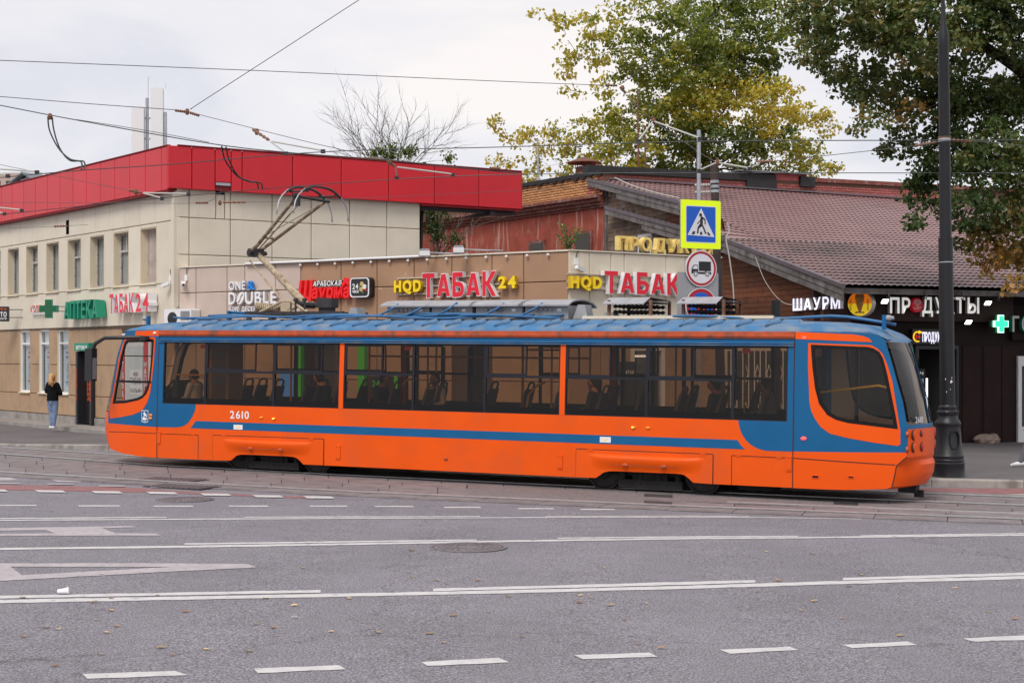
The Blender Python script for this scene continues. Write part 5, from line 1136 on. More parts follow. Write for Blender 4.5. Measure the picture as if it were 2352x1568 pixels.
def fitting(label, p0, rods, ins, cl=True):
    t = thing('wire_fitting', label, 'wire fitting', Matrix.Translation(at(*p0)), 'overhead wire fittings'); o = at(*p0)
    for a, b in rods: MB().tube([at(*a) - o, at(*b) - o], .016, 8).obj('steady_arm', 'rod_white', t); MB().box(-.04, .04, -.02, .02, -.05, .02).obj('wire_clamp', 'dark_steel', t, loc=at(*b) - o)
    for a, b in ins: insul(MB(), at(*a) - o, at(*b) - o, .035, 5).obj('insulator', 'insulator_brown', t)
    if cl:
        MB().lathe([(.03, -.06), (.05, 0), (.03, .06)], seg=8).obj('shackle', 'rust', t)
    return t
fitting('insulator and shackle where three span wires meet in the sky', (430, 257, 30.5), [], [((402, 254, 30.5), (426, 257, 30.5)), ((436, 259, 30.5), (458, 266, 30.5))])
fitting('pair of pale steady arms above the red fascia', (590, 303, 29.5), [((625, 325, 29), (742, 346, 26.7)), ((622, 326, 29), (657, 351, 28.5))], [((580, 297, 29.6), (618, 322, 29))])
fitting('pair of pale steady arms on the contact wire right of the pantograph', (895, 372, 29.3), [((912, 384, 29.4), (1040, 400, 29.7)), ((908, 384, 29.4), (911, 406, 30.2))], [((835, 363, 29.2), (880, 367, 29.2)), ((888, 368, 29.3), (908, 383, 29.4))])
fitting('pair of pale steady arms over the left end of the red fascia', (312, 441, 33), [((330, 443, 33), (433, 445, 32.2)), ((330, 444, 33), (372, 455, 32.6))], [((296, 437, 33), (326, 443, 33))])
fitting('pair of short pale steady arms by the grey gabled house', (-10, 388, 30), [((-20, 387, 30), (85, 394, 28.8)), ((-20, 395, 30), (18, 403, 28.9))], [])
fitting('pair of pale steady arms low on the left facade', (-15, 470, 36), [((-20, 475, 36), (50, 482, 35.4)), ((-20, 484, 36), (10, 490, 35.8))], [])
fitting('pale steady arms above the pedestrian crossing sign', (1501, 277, 29), [((1503, 279, 29), (1608, 318, 25.4)), ((1499, 280, 29), (1466, 323, 25.6))], [((1497, 268, 29), (1506, 282, 29))])
fitting('pale steady arms at the top of the brown pole', (1648, 373, 29.6), [((1650, 374, 29.6), (1722, 386, 28.9)), ((1645, 374, 29.6), (1606, 391, 29))], [])
fitting('row of insulators on the thin wire in front of the beige wall', (505, 466, 37.5), [], [((449, 466, 37.6), (478, 466, 37.6)), ((512, 465, 37.5), (565, 464, 37.4))])
fitting('small insulator on the thin wire leading to the facade slot', (138, 520, 44), [], [((124, 520, 44), (155, 519, 44))], False)
fitting('rusty insulator string where the span wires meet before the yellow tree', (1430, 203, 34), [], [((1390, 196, 35), (1418, 197, 35)), ((1424, 200, 34), (1438, 214, 34))])
fitting('insulator strings on both sides of the lamp post clamp', (2130, 330, 28.3), [], [((2101, 335, 28.4), (2150, 327, 28.3)), ((2186, 322, 28.2), (2232, 325, 28))], False)
fitting('small round insulator on the wire right of the brown pole', (1748, 373, 30.2), [((1746, 374, 30.2), (1712, 392, 28.9))], [((1740, 372, 30.2), (1775, 370, 30))])
fitting('insulator on the wire at the right end of the red fascia', (1140, 387, 29.2), [], [((1124, 386, 29.2), (1150, 388, 29.2))], False)
fitting('twin clamps holding the jumper cables in the sky', (115, 268, 29.9), [], [], True)
# black cable bundle on the end of the beige wall
wire('thick black cable bundle hanging down the end of the beige wall', [(975, 372, 44.5), (976, 440, 44.6), (969, 480, 44.5), (966, 590, 44.4)], .06, 'cable_black', 'cable_bundle', 'cable', None)
wire('thin pale cable drooping across the timber gable', [(1735, 590, 36.5), (1760, 650, 36.2), (1800, 695, 35.9), (1850, 700, 35.6)], .007, 'rod_white', 'loose_cable', 'cable', None)
wire('white cable lying over the upper verge of the tiled roof', [(1412, 408, 49), (1450, 425, 47.5), (1500, 441, 46), (1560, 455, 44)], .018, 'rod_white', 'loose_cable', 'cable', None)
wire('pale hose hanging down the brown pole', [(1670, 510, 33), (1675, 530, 33), (1668, 550, 33), (1675, 590, 33), (1684, 660, 33), (1686, 720, 33)], .015, 'rod_white', 'loose_cable', 'cable', None)
# ------------------------------------------------------------------ the tram
M('tram_orange', (.86, .097, .001), .4, var=.04, vs=1.3, spec=.28)
M('tram_orange_low', (.84, .097, .001), .42, var=.05, vs=1.5, spec=.3, dirt=(.66, .1, .02), ds=1.4, dlo=.5, dhi=.85)
M('tram_blue', (.006, .112, .275), .42, var=.06, vs=2, spec=.28)
M('tram_roof', (.055, .175, .35), .65, var=.16, vs=3, dirt=(.2, .245, .3), ds=2.5, dlo=.4, dhi=.68, spec=.25)
M('tram_orange_dirty', (.5, .08, .02), .5, var=.15, vs=3, dirt=(.2, .07, .04), ds=5, dlo=.5, dhi=.7)
M('tram_frame', (.018, .019, .027), .45, spec=.25); M('seal', (.008, .008, .009), .55, spec=.2); M('under', (.018, .017, .017), .8, var=.3, vs=4); M('wheel_steel', (.045, .04, .04), .6, metal=.4, var=.3, vs=8)
M('interior_beige', (.5, .36, .24), .6); M('interior_dark', (.05, .045, .045), .8); M('seat_grey', (.085, .085, .095), .8, var=.15, vs=6); M('rail_yellow', (.62, .3, .01), .35)
M('equip_grey', (.33, .34, .35), .55, var=.15, vs=4, dirt=(.25, .17, .12), ds=4, dlo=.58, dhi=.75); M('equip_lid', (.33, .33, .35), .5, var=.12, vs=5, dirt=(.28, .27, .27), ds=6)
M('panto_cream', (.46, .37, .25), .6, var=.2, vs=7, dirt=(.2, .11, .06), ds=9, dlo=.5, dhi=.68); M('panto_dark', (.045, .042, .045), .6, metal=.3, var=.3, vs=8); M('cable_blue', (.04, .15, .32), .5, var=.15, vs=5); M('horn_grey', (.45, .45, .47), .4, metal=.3)
M('board_dark', (.09, .085, .085), .8, var=.25, vs=4); M('panto_rust', (.15, .095, .06), .7, var=.35, vs=9, dirt=(.36, .28, .18), ds=7, dlo=.5, dhi=.65); M('lamp_amber', (.8, .25, .01), .25, emit=.1); M('lamp_amber_on', (1, .6, .05), .25, emit=3); M('lamp_red_on', (1, .03, .02), .3, emit=4); M('lamp_red', (.5, .01, .01), .25); M('seam', (.05, .018, .012), .8); M('seam_blue', (.015, .04, .1), .8)
glass_mat('tram_glass', (.46, .35, .26), .5); glass_mat('tram_glass_far', (.78, .68, .58), .4); glass_mat('cab_glass', (.74, .72, .68), .6)
P1, P2 = Vector((-7.35135, 30.9009)), Vector((4.67153, 25.0365)); td = (P2 - P1).normalized(); O_ = P1 - td * 1.25
TS = .975; eye = Vector((0, 0, H)); org = eye + (Vector((O_.x, O_.y, G(O_.x))) - eye) * TS
FT = Matrix.Translation(org) @ Matrix.Rotation(math.atan2(td.y, td.x), 4, 'Z') @ Matrix.Rotation(K * .8988, 4, 'Y') @ Matrix.Rotation(-K * .438, 4, 'X') @ Matrix.Scale(TS, 4)
tram = thing('tram', 'orange and blue single-car tram with raised pantograph and dark side windows', 'tram', FT)
UA, UB = 1.25, 14.66; WD = 2.5; GW = -.062                                        # seams, width, rail top in tram space
def taper(u):
    if u < UA: return .34 * ((UA - u) / 1.3) ** 2
    if u > UB: return .26 * ((u - UB) / 1.9) ** 2
    return 0
def lean(w): return .05 * max(0, (w - 1.1) / 1.7) ** 1.5
def S(u, w, off=0, far=False):
    y = taper(u) + lean(w) - off; x = u - (.85 * taper(u) if u < UA else .171 * taper(u) if u > UB else 0)
    return Vector((x, WD - y if far else y, w))
def side(name, loops, mat, off=0., par=tram, far=False, solid=0):
    if not isinstance(loops[0][0], (tuple, list)): loops = [loops]
    flat_ = [p for l in loops for p in l]; tris = tessellate_polygon([[Vector((x, y, 0)) for x, y in l] for l in loops])
    bm = bmesh.new(); vs_ = [bm.verts.new((x, y, 0)) for x, y in flat_]
    for t in tris:
        try: bm.faces.new([vs_[i] for i in t])
        except ValueError: pass
    us = [p[0] for p in flat_]; wsx = [p[1] for p in flat_]
    cuts = [u for u in [-.2 + .12 * i for i in range(13)] + [UB + .1 * i for i in range(21)] if min(us) < u < max(us)]
    for u in cuts: bmesh.ops.bisect_plane(bm, geom=bm.verts[:] + bm.edges[:] + bm.faces[:], plane_co=(u, 0, 0), plane_no=(1, 0, 0))
    for w_ in [1.1 + .25 * i for i in range(7)]:
        if min(wsx) < w_ < max(wsx): bmesh.ops.bisect_plane(bm, geom=bm.verts[:] + bm.edges[:] + bm.faces[:], plane_co=(0, w_, 0), plane_no=(0, 1, 0))
    for v in bm.verts: v.co = S(v.co.x, v.co.y, off, far)
    bm.normal_update()
    bad = [f for f in bm.faces if (f.normal.y > 0) != far]
    bmesh.ops.reverse_faces(bm, faces=bad)
    me = bpy.data.meshes.new(name); bm.to_mesh(me); bm.free(); me.materials.append(MATS[mat])
    o = link(name, me, par)
    if solid: md = o.modifiers.new('thickness', 'SOLIDIFY'); md.thickness = solid; md.offset = -1
    return o
def rect(a, b, c, d): return [(a, c), (b, c), (b, d), (a, d)]
for far in (False, True):
    low = [(UA, .155), (2.68, .158), (2.68, .45), (5.34, .45), (5.34, .165), (10.7, .175), (10.7, .45), (13.26, .45), (13.26, .172), (UB, .175), (UB, 1.28), (UA, 1.28)]
    side('side_panel', low, 'tram_orange_low', 0, far=far, solid=.04)
    side('blue_stripe', [(2.106, .79), (13.832, .787), (13.75, .86), (13.697, .943), (2.239, .943), (2.17, .86)], 'tram_blue', .003, far=far)
    side('blue_corner', [(UA, .79), (1.73, .793), (1.912, .822), (2.0, .865), (2.061, .911), (2.15, 1.02), (2.21, 1.13), (2.235, 1.22), (2.239, 1.28), (UA, 1.28)], 'tram_blue', .003, far=far)
    side('blue_corner', [(13.705, 1.28), (13.707, 1.243), (13.741, 1.115), (13.78, 1.03), (13.842, .945), (13.93, .87), (14.02, .822), (14.12, .79), (14.219, .777), (UB, .78), (UB, 1.28)], 'tram_blue', .003, far=far)
    side('window_head', rect(UA, UB, 2.55, 2.667), 'tram_blue', .0, far=far, solid=.05)
    side('cornice_band', rect(UA, UB, 2.667, 2.79), 'tram_orange_dirty', .012, far=far, solid=.06)
    for a, b, m_ in ((UA, 1.386, 'tram_blue'), (14.552, UB, 'tram_blue'), (5.671, 5.771, 'tram_orange'), (10.363, 10.466, 'tram_orange')):
        side('window_pillar', rect(a, b, 1.28, 2.55), m_, .004, far=far, solid=.05)
y_ = lean(2.65)
MB().box(UA + .01, UB - .01, y_ - .045, y_, 2.548, 2.562).box(UA + .01, UB - .01, y_ - .03, y_, 2.585, 2.595).obj('drip_rail', 'tram_roof', tram)
MB().box(UA, UB, y_ - .03, y_, 2.7, 2.716).obj('cornice_ridge', 'tram_orange_dirty', tram); MB().box(UA, UB, y_ - .018, y_, 2.664, 2.672).obj('cornice_shadow_gap', 'seam', tram)
# windows
units = [(1.386, 2.454, 0), (2.454, 4.132, 1), (4.132, 5.671, 1), (5.771, 7.313, 1), (7.313, 8.839, 0), (8.839, 10.363, 1), (10.466, 12.027, 1), (12.027, 13.596, 1), (13.596, 14.552, 0)]
for far in (False, True):
    for i, (a, b, tr) in enumerate(units):
        m_ = .026
        o = side('window', [rect(a, b, 1.28, 2.55), rect(a + m_, b - m_, 1.4, 2.525)[::-1]], 'tram_frame', -.006, far=far, solid=.045)
        side('lower_blind', rect(a + m_, b - m_, 1.295, 1.4), 'seal', -.003, o, far)
        side('pane', rect(a + m_, b - m_, 1.4, 2.525), 'tram_glass_far' if far else 'tram_glass', -.02, o, far)
        if tr:
            zt = 1.955
            side('transom', rect(a + m_, b - m_, zt - .022, zt + .022), 'tram_frame', .002, o, far, .05)
            mx_ = a + (b - a) * (.74 if i in (1, 2) else .56)
            side('sliding_frame', [rect(a + m_, mx_, zt + .022, 2.525), rect(a + m_ + .03, mx_ - .03, zt + .055, 2.5)[::-1]], 'tram_frame', -.004, o, far, .02)
# cab sides
cabL = [(.02, .265), (.32, .2), (.8, .162), (UA, .15), (UA, 2.79), (.45, 2.79), (.385, 2.77), (.29, 2.63), (.166, 2.31), (.1, 1.95), (.03, 1.5), (-.03, 1.12), (-.055, .9), (-.06, .65), (-.03, .42)]
winL = [(.075, 1.245), (.4, 1.27), (.727, 1.335), (.86, 1.39), (.95, 1.47), (1.01, 1.585), (1.05, 1.755), (1.09, 2.2), (1.105, 2.57), (1.07, 2.595), (.4, 2.58), (.345, 2.53), (.25, 2.208), (.165, 1.716)]
oraL = [(.0, 1.215), (-.02, 1.05), (.0, .91), (.3, .96), (.6, 1.02), (.8, 1.09), (.9, 1.17), (.99, 1.3), (1.06, 1.5), (1.1, 1.8), (1.135, 2.2), (1.15, 2.63), (1.1, 2.645), (.36, 2.63), (.29, 2.5), (.2, 2.208), (.12, 1.716), (.05, 1.4)]
cabR = [(UB, .172), (15.5, .175), (16.2, .215), (16.3, .25), (16.37, .6), (16.54, .75), (16.54, 1.0), (16.535, 1.24), (16.46, 1.65), (16.36, 1.98), (16.26, 2.33), (16.16, 2.64), (16.08, 2.73), (15.9, 2.79), (UB, 2.79)]
winR = [(14.948, 2.561), (14.98, 2.2), (15.03, 1.85), (15.1, 1.6), (15.237, 1.42), (15.38, 1.345), (15.575, 1.297), (16.37, 1.215), (16.34, 1.4), (16.19, 2.1), (16.12, 2.35), (16.06, 2.45), (15.96, 2.51), (15.868, 2.53)]
oraR = [(14.89, 2.6), (14.895, 2.2), (14.93, 1.62), (14.96, 1.47), (15.023, 1.345), (15.12, 1.21), (15.279, 1.1), (15.6, 1.03), (16.0, .97), (16.38, .925), (16.43, .95), (16.425, 1.177), (16.285, 1.98), (16.2, 2.25), (16.12, 2.43), (16.03, 2.52), (15.93, 2.57)]
for far in (False, True):
    side('cab_side', [cabL, winL[::-1]], 'tram_blue', 0, far=far, solid=.04)
    side('cab_side', [cabR, winR[::-1]], 'tram_blue', 0, far=far, solid=.04)
    side('orange_ring', [oraL, winL[::-1]], 'tram_orange', .004, far=far); side('orange_ring', [oraR, winR[::-1]], 'tram_orange', .004, far=far)
    side('lower_cab_paint', [(.02, .265), (.32, .2), (.8, .162), (UA, .15), (UA, .785), (.5, .8), (-.055, .81), (-.06, .65), (-.03, .42)], 'tram_orange', .004, far=far)
    side('lower_cab_paint', [(UB, .172), (15.5, .175), (16.2, .215), (16.3, .25), (16.37, .6), (16.54, .75), (16.54, .82), (15.6, .8), (UB, .782)], 'tram_orange', .004, far=far)
    side('roof_edge_paint', [(.62, 2.665), (UA, 2.672), (UA, 2.787), (.62, 2.77)], 'tram_orange', .004, far=far)
    side('roof_edge_paint', [(UB, 2.667), (15.95, 2.62), (15.9, 2.68), (15.8, 2.72), (15.65, 2.745), (UB, 2.787)], 'tram_orange', .004, far=far)
    sh = lambda l, c, k_: [(c[0] + (x - c[0]) * k_, c[1] + (y - c[1]) * k_) for x, y in l]
    for l, c in ((winL, (.62, 1.92)), (winR, (15.6, 1.95))):
        o = side('cab_window', [sh(l, c, 1.02), sh(l, c, .93)[::-1]], 'seal', .008, far=far, solid=.03); side('pane', sh(l, c, .94), 'cab_glass', -.01, o, far)
side('window_bar', [(.14, 1.69), (1.08, 1.69), (1.08, 1.735), (.15, 1.735)], 'seal', .01, solid=.02); side('window_bar', [(.24, 2.24), (1.1, 2.24), (1.1, 2.26), (.245, 2.26)], 'seal', .01, solid=.02)
# seams and panel joints
def seam(pts, w_=.014, mat='seam'):
    for p, q in zip(pts, pts[1:]): side('panel_joint', stroke(p, q, w_), mat, .0065)
seam([(UA, .15), (UA, 2.79)], .018); seam([(UB, .175), (UB, 2.79)], .018); seam([(14.67, .672), (16.35, .612)], .016); seam([(-.02, .63), (.6, .655), (1.24, .655)], .013)
seam([(13.595, .178), (13.595, .676), (14.53, .672)], .01); seam([(1.36, .655), (2.31, .66), (2.31, .158)], .01)
for a, b in ((1.42, 1.5), (2.14, 2.22), (13.68, 13.76), (14.38, 14.46)): side('hinge', rect(a, b, .655, .675), 'tram_orange_low', .01, solid=.01)
for a, b, c, d_ in ((5.62, 5.73, .3, .56), (10.34, 10.44, .31, .56), (14.55, 14.635, .45, .7), (1.265, 1.345, .44, .7)):
    o = side('cover_plate', rect(a, b, c, d_), 'tram_orange_low', .018, solid=.018)
    for x in (a + .025, b - .025):
        for z in (c + .025, d_ - .025): MB().ball((0, 0, 0), .008, 6, 4).obj('rivet', 'seam', o, loc=S(x, z, .018))
for a, b, c, d_ in ((14.98, 15.11, .345, .405), (15.58, 15.69, .365, .415)): o = side('vent_frame', rect(a, b, c, d_), 'tram_orange', .012, solid=.01); side('vent_hole', rect(a + .015, b - .015, c + .014, d_ - .012), 'seal', .0145, o)
# bogie covers with bulge
for U0, arch in ((2.69, [(2.69, .66), (2.69, .158), (3.13, .172), (3.2, .22), (3.27, .275), (3.36, .3), (3.5, .306), (4.5, .31), (4.64, .305), (4.72, .285), (4.79, .24), (4.88, .165), (5.335, .168), (5.34, .67)]),
                 (10.71, [(10.71, .675), (10.705, .178), (11.09, .18), (11.17, .232), (11.24, .285), (11.35, .312), (11.5, .318), (12.6, .323), (12.7, .316), (12.76, .3), (12.83, .25), (12.92, .18), (13.255, .173), (13.26, .675)])):
    o = side('bogie_cover', arch, 'tram_orange_low', .016, solid=.03)
    side('cover_gap', [arch[0], (arch[0][0], arch[0][1] + .014), (arch[-1][0], arch[-1][1] + .014), arch[-1]], 'seam', .008, o); side('cover_gap', rect(arch[-1][0] - .0, arch[-1][0] + .012, .17, .68), 'seam', .008, o); side('cover_gap', rect(arch[0][0] - .012, arch[0][0], .17, .68), 'seam', .008, o)
    mb = MB(); n, m = 40, 10; uc = U0 + 1.32
    for j in range(m + 1):
        for i in range(n + 1):
            a = -1 + 2 * i / n; b = j / m
            hw = 1.08 - .1 * (1 - b); ends = max(0, 1 - abs(a) ** 4); bump_ = .06 * ends * (math.sin(math.pi / 2 * min(1, b / .78)) ** 1.5 if b < .78 else max(0, 1 - ((b - .78) / .22) ** 2) ** .5)
            mb.v.append(S(uc + a * hw, .33 + .275 * b, .0165 + bump_))
    for j in range(m):
        for i in range(n): p = j * (n + 1) + i; mb.f.append((p, p + 1, p + n + 2, p + n + 1)); mb.m.append(0)
    mb.obj('cover_bulge', 'tram_orange_low', o, True)
    MB().add([S(uc - .62, .43, .09), S(uc + .62, .43, .09), S(uc + .62, .445, .092), S(uc - .62, .445, .092)], [(0, 1, 2, 3)]).obj('cover_groove', 'tram_orange_dirty', o)
    for du in (-.36, .36):
        MB().lathe([(.055, 0), (.055, .012), (.03, .02)], S(uc + du, .437, .078), 14, 'y', 1, .55).obj('reflector', 'tram_orange_dirty', o)
    for x in (uc - 1.1, uc + 1.0): side('hinge', rect(x, x + .1, .655, .685), 'tram_orange_low', .024, o, solid=.012)
    # running gear
    for du in (-.93, .94):
        for yy in (.42, 1.98):
            wx = Vector((uc + du, yy, GW + .34)); wv = MB().lathe([(.34, -.06), (.34, .06), (.3, .065), (.28, .04), (.13, .05), (.12, .1), (.03, .11)] if yy < 1 else [(.34, -.06), (.34, .06), (.1, .07)], (0, 0, 0), 24, 'y')
            auto_smooth(wv.obj('wheel', 'wheel_steel', tram, loc=wx), 30)
    MB().box(uc - 1.2, uc + 1.2, .35, .5, .22, .42).box(uc - .6, uc + .6, .22, .4, .02, .16).box(uc - .35, uc + .3, .28, .5, .12, .4).box(uc - 1.2, uc + 1.2, .6, 1.9, .2, .4).box(uc - 1.25, uc + 1.25, 1.2, 1.3, -.02, .4).obj('bogie_frame_and_fill', 'under', tram)  # last box is an added dark plate closing bright gaps under the car
    for x in (-.55, -.2, .15, .5): MB().lathe([(.06, 0), (.06, .22)], (uc + x, .3, .16), 10).obj('spring', 'under', tram)
    for i in range(7): MB().ball((uc - .5 + i * .16, .215, .09), .016, 6, 4).obj('bolt', 'wheel_steel', tram)
MB().box(.6, 16.0, .25, 2.25, .3, .42).box(6.0, 7.2, .4, 2.1, .1, .3).box(8.2, 9.8, .5, 2.1, .14, .3).obj('underframe', 'under', tram)
MB().box(5.75, 5.95, 1.9, 2.1, -.0, .3).box(13.6, 14.2, .4, .9, .06, .3).obj('brake_shoe', 'under', tram)
MB().box(16.2, 16.5, 1.0, 1.3, .1, .28).box(16.45, 16.6, 1.1, 1.2, .02, .14).obj('coupler', 'under', tram)
# ends: curved nose rows lofted across the car
def nose(name, rowsn, mat, sgn, bulge, par=tram, off=0, n=14, smooth=True, y_in=0, solid=0):
    mb = MB(); R_ = []
    for (u, w_), bl in zip(rowsn, bulge):
        p = S(u, w_)
        for i in range(n + 1):
            s_ = y_in + (1 - 2 * y_in) * i / n; yy = p.y + (WD - 2 * p.y) * s_; mb.v.append(Vector((p.x + sgn * (bl * (1 - abs(2 * s_ - 1) ** 2.2) + off), yy, w_)))
    for j in range(len(rowsn) - 1):
        for i in range(n):
            a = j * (n + 1) + i; q = (a, a + 1, a + n + 2, a + n + 1); mb.f.append(q if sgn > 0 else q[::-1]); mb.m.append(0)
    o = mb.obj(name, mat, par, smooth)
    if solid: md = o.modifiers.new('thickness', 'SOLIDIFY'); md.thickness = solid; md.offset = -1
    return o
nose('front_apron', [(.02, .265), (-.03, .42), (-.06, .65), (-.055, .9), (-.045, 1.05)], 'tram_orange', -1, [.5, .55, .58, .58, .56])
nose('windscreen', [(-.04, 1.07), (.03, 1.5), (.1, 1.95), (.166, 2.31), (.26, 2.57)], 'cab_glass', -1, [.56, .52, .47, .42, .36], y_in=.03)
nose('front_brow', [(.26, 2.57), (.29, 2.63), (.385, 2.77)], 'tram_blue', -1, [.36, .33, .28])
nose('rear_window', [(16.53, 1.27), (16.46, 1.65), (16.36, 1.98), (16.26, 2.33), (16.165, 2.63)], 'cab_glass', 1, [.17, .165, .155, .14, .12], y_in=.04)
nose('rear_brow', [(16.165, 2.625), (16.12, 2.69), (16.0, 2.77)], 'tram_roof', 1, [.12, .11, .08])
nose('rear_sill', [(16.54, 1.2), (16.538, 1.275)], 'tram_blue', 1, [.18, .175])
for s_, y_in in ((1, .0),): pass
lightp = nose('rear_light_panel', [(16.54, .74), (16.545, .95), (16.545, 1.2)], 'tram_orange', 1, [.2, .2, .19], off=.004)
for yy, ww, r_, m_ in ((.42, 1.1, .075, 'tram_orange'), (.68, 1.12, .05, 'lamp_red'), (.42, .9, .075, 'tram_orange'), (.7, .9, .07, 'lamp_red'), (.25, 1.12, .04, 'tram_orange_dirty'), (.25, .87, .04, 'tram_orange_dirty'), (1.8, 1.1, .075, 'lamp_red'), (1.8, .9, .075, 'lamp_red'), (2.1, 1.12, .05, 'lamp_red')):
    s_ = (yy - .25) / 2.0; x = S(16.545, ww).x + .2 * (1 - abs(2 * s_ - 1) ** 2.2)
    MB().lathe([(r_ * 1.18, -.02), (r_ * 1.18, .008), (r_ * .9, .01)], (x, yy, ww), 16, 'x').obj('lamp_rim', 'tram_orange_dirty' if r_ < .045 else 'seam', lightp)
    o = MB().lathe([(r_, -.02), (r_, .014), (r_ * .8, .02), (.01, .024)], (x, yy, ww), 16, 'x').obj('tail_lamp', m_, lightp)
nose('rear_bumper', [(16.19, .21), (16.3, .25), (16.325, .35), (16.345, .45), (16.37, .6), (16.46, .68), (16.54, .75)], 'tram_orange', 1, [.28, .34, .39, .41, .4, .27, .21], n=24); auto_smooth(bpy.data.objects[list(WM)[-1]], 14)
for far in (True,):
    side('cab_lining', [sh(cabR, (15.6, 1.6), .96), winR[::-1]], 'interior_beige', -.07, far=far); side('cab_lining', [sh(cabL, (.62, 1.6), .94), winL[::-1]], 'interior_beige', -.07, far=far)
seam([(16.3, .25), (16.345, .45), (16.37, .6), (16.54, .75)], .018)
letters(tram, '2610', 0, .3, 1.3, 1.4, -.02, .003, 'letter_white', FT @ Matrix.Translation((16.565, .46, 0)) @ Matrix.Rotation(math.atan2(.3, .07), 4, 'Z'), .01, name='number', single=True)
# roof
st_ = [(.28, 2.735, .15), (.4, 2.775, .45), (.7, 2.79, .75), (1.0, 2.79, .9), (UA, 2.785, 1), (4, 2.785, 1), (8, 2.785, 1), (12, 2.785, 1), (UB, 2.785, 1), (15.3, 2.785, .9), (15.8, 2.775, .65), (16.05, 2.74, .35), (16.2, 2.66, .1)]
prof = [(0, 0), (.012, .03), (.035, .062), (.08, .09), (.16, .115), (.35, .15), (.6, .185), (.9, .2), (1.2, .205)]
mb = MB(); full = [(a, h, 0) for a, h in prof] + [(a, h, 1) for a, h in prof[::-1]]
for u, w_, k_ in st_:
    p = S(u, w_, .006)
    for a, h, f_ in full: yy = p.y + a * (1.25 - p.y) / 1.25; mb.v.append(Vector((p.x, WD - yy if f_ else yy, w_ + h * k_)))
n = len(full)
for j in range(len(st_) - 1):
    for i in range(n - 1): a = j * n + i; mb.f.append((a, a + n, a + n + 1, a + 1)); mb.m.append(0)
mb.f += [tuple(range(n)), tuple(range((len(st_) - 1) * n, len(st_) * n))[::-1]]; mb.m += [0, 0]
auto_smooth(mb.obj('roof', 'tram_roof', tram), 50)
fin = MB().add([(0, .1, 2.885), (.05, .1, 2.885), (.2, .42, 2.95), (.08, .42, 2.95), (.17, .42, 3.03), (.07, .36, 3.0), (.22, .46, 2.96)], [(0, 1, 2, 3), (0, 3, 4, 5), (0, 5, 1), (1, 5, 4, 2), (2, 4, 6)]).mesh('roof_rib', 'tram_roof', True)
blk = MB().add([(0, .34, 2.92), (.34, .34, 2.92), (.38, .55, 2.96), (-.04, .55, 2.96), (.05, .4, 2.99), (.29, .4, 2.99), (.31, .55, 3.01), (.03, .55, 3.01)], [(0, 1, 5, 4), (4, 5, 6, 7), (1, 2, 6, 5), (0, 4, 7, 3), (3, 7, 6, 2)]).mesh('roof_block', 'tram_roof')
for i in range(25):
    u = 1.75 + i * .515
    link('roof_rib', fin, tram, Matrix.Translation((u, 0, 0))); link('roof_block', blk, tram, Matrix.Translation((u + .2, 0, 0)))
MB().box(1.6, 14.4, .64, 1.86, 2.985, 3.025).obj('roof_dark_board', 'board_dark', tram)  # added dark board that cuts the bright blue of the roof top
# roof cables
for c in range(5):
    u0, u1 = ((1.2, 10.2), (1.3, 9.8), (2.0, 10.3), (5.6, 9.6), (10.6, 16.2))[c]; pts = []; u = u0
    while u < u1:
        pts.append((u, .5 + .06 * c + .07 * math.sin(u * 1.7 + c * 2) + rnd(-.03, .03), (3.06 if c < 4 else 3.05) + .025 * math.sin(u * 2.3 + c) + .018 * c * (c < 4) + (-.12 * max(0, (u - 15.2)) if c == 4 else 0))); u += .28
    MB().tube(pts, .022 if c < 4 else .026, 7).obj('roof_cable', 'cable_blue', tram, True)
for x, y0, dz in ((6.6, .62, .2), (7.2, .64, .18), (7.9, .62, .22), (8.9, .63, .2), (9.7, .62, .2)):
    MB().tube([(x, y0 + .05, 3.12 + dz), (x - .1, y0 - .06, 3.1 + dz * .6), (x - .35, y0 - .08, 3.1), (x - .8, y0 - .05, 3.08)], .022, 7).obj('roof_cable', 'cable_blue', tram, True)
for u, w0, sg in ((.48, 2.85, 1), (16.0, 2.83, 1)):
    MB().box(u, u + .06, .55, .62, w0, w0 + .25).obj('cable_bracket', 'tram_blue', tram); MB().lathe([(.035, 0), (.05, .02), (.05, .07), (.03, .1), (.03, .13)], (u - .12 if u < 5 else u + .06, .585, w0 + .2), 10, 'x').obj('cable_plug', 'equip_grey', tram)
MB().box(2.1, 2.15, 1.2, 1.3, 3.0, 3.22).tube([(2.1, 1.25, 3.2), (3.0, 1.25, 3.14)], .03, 6).obj('pantograph_rest', 'tram_blue', tram)
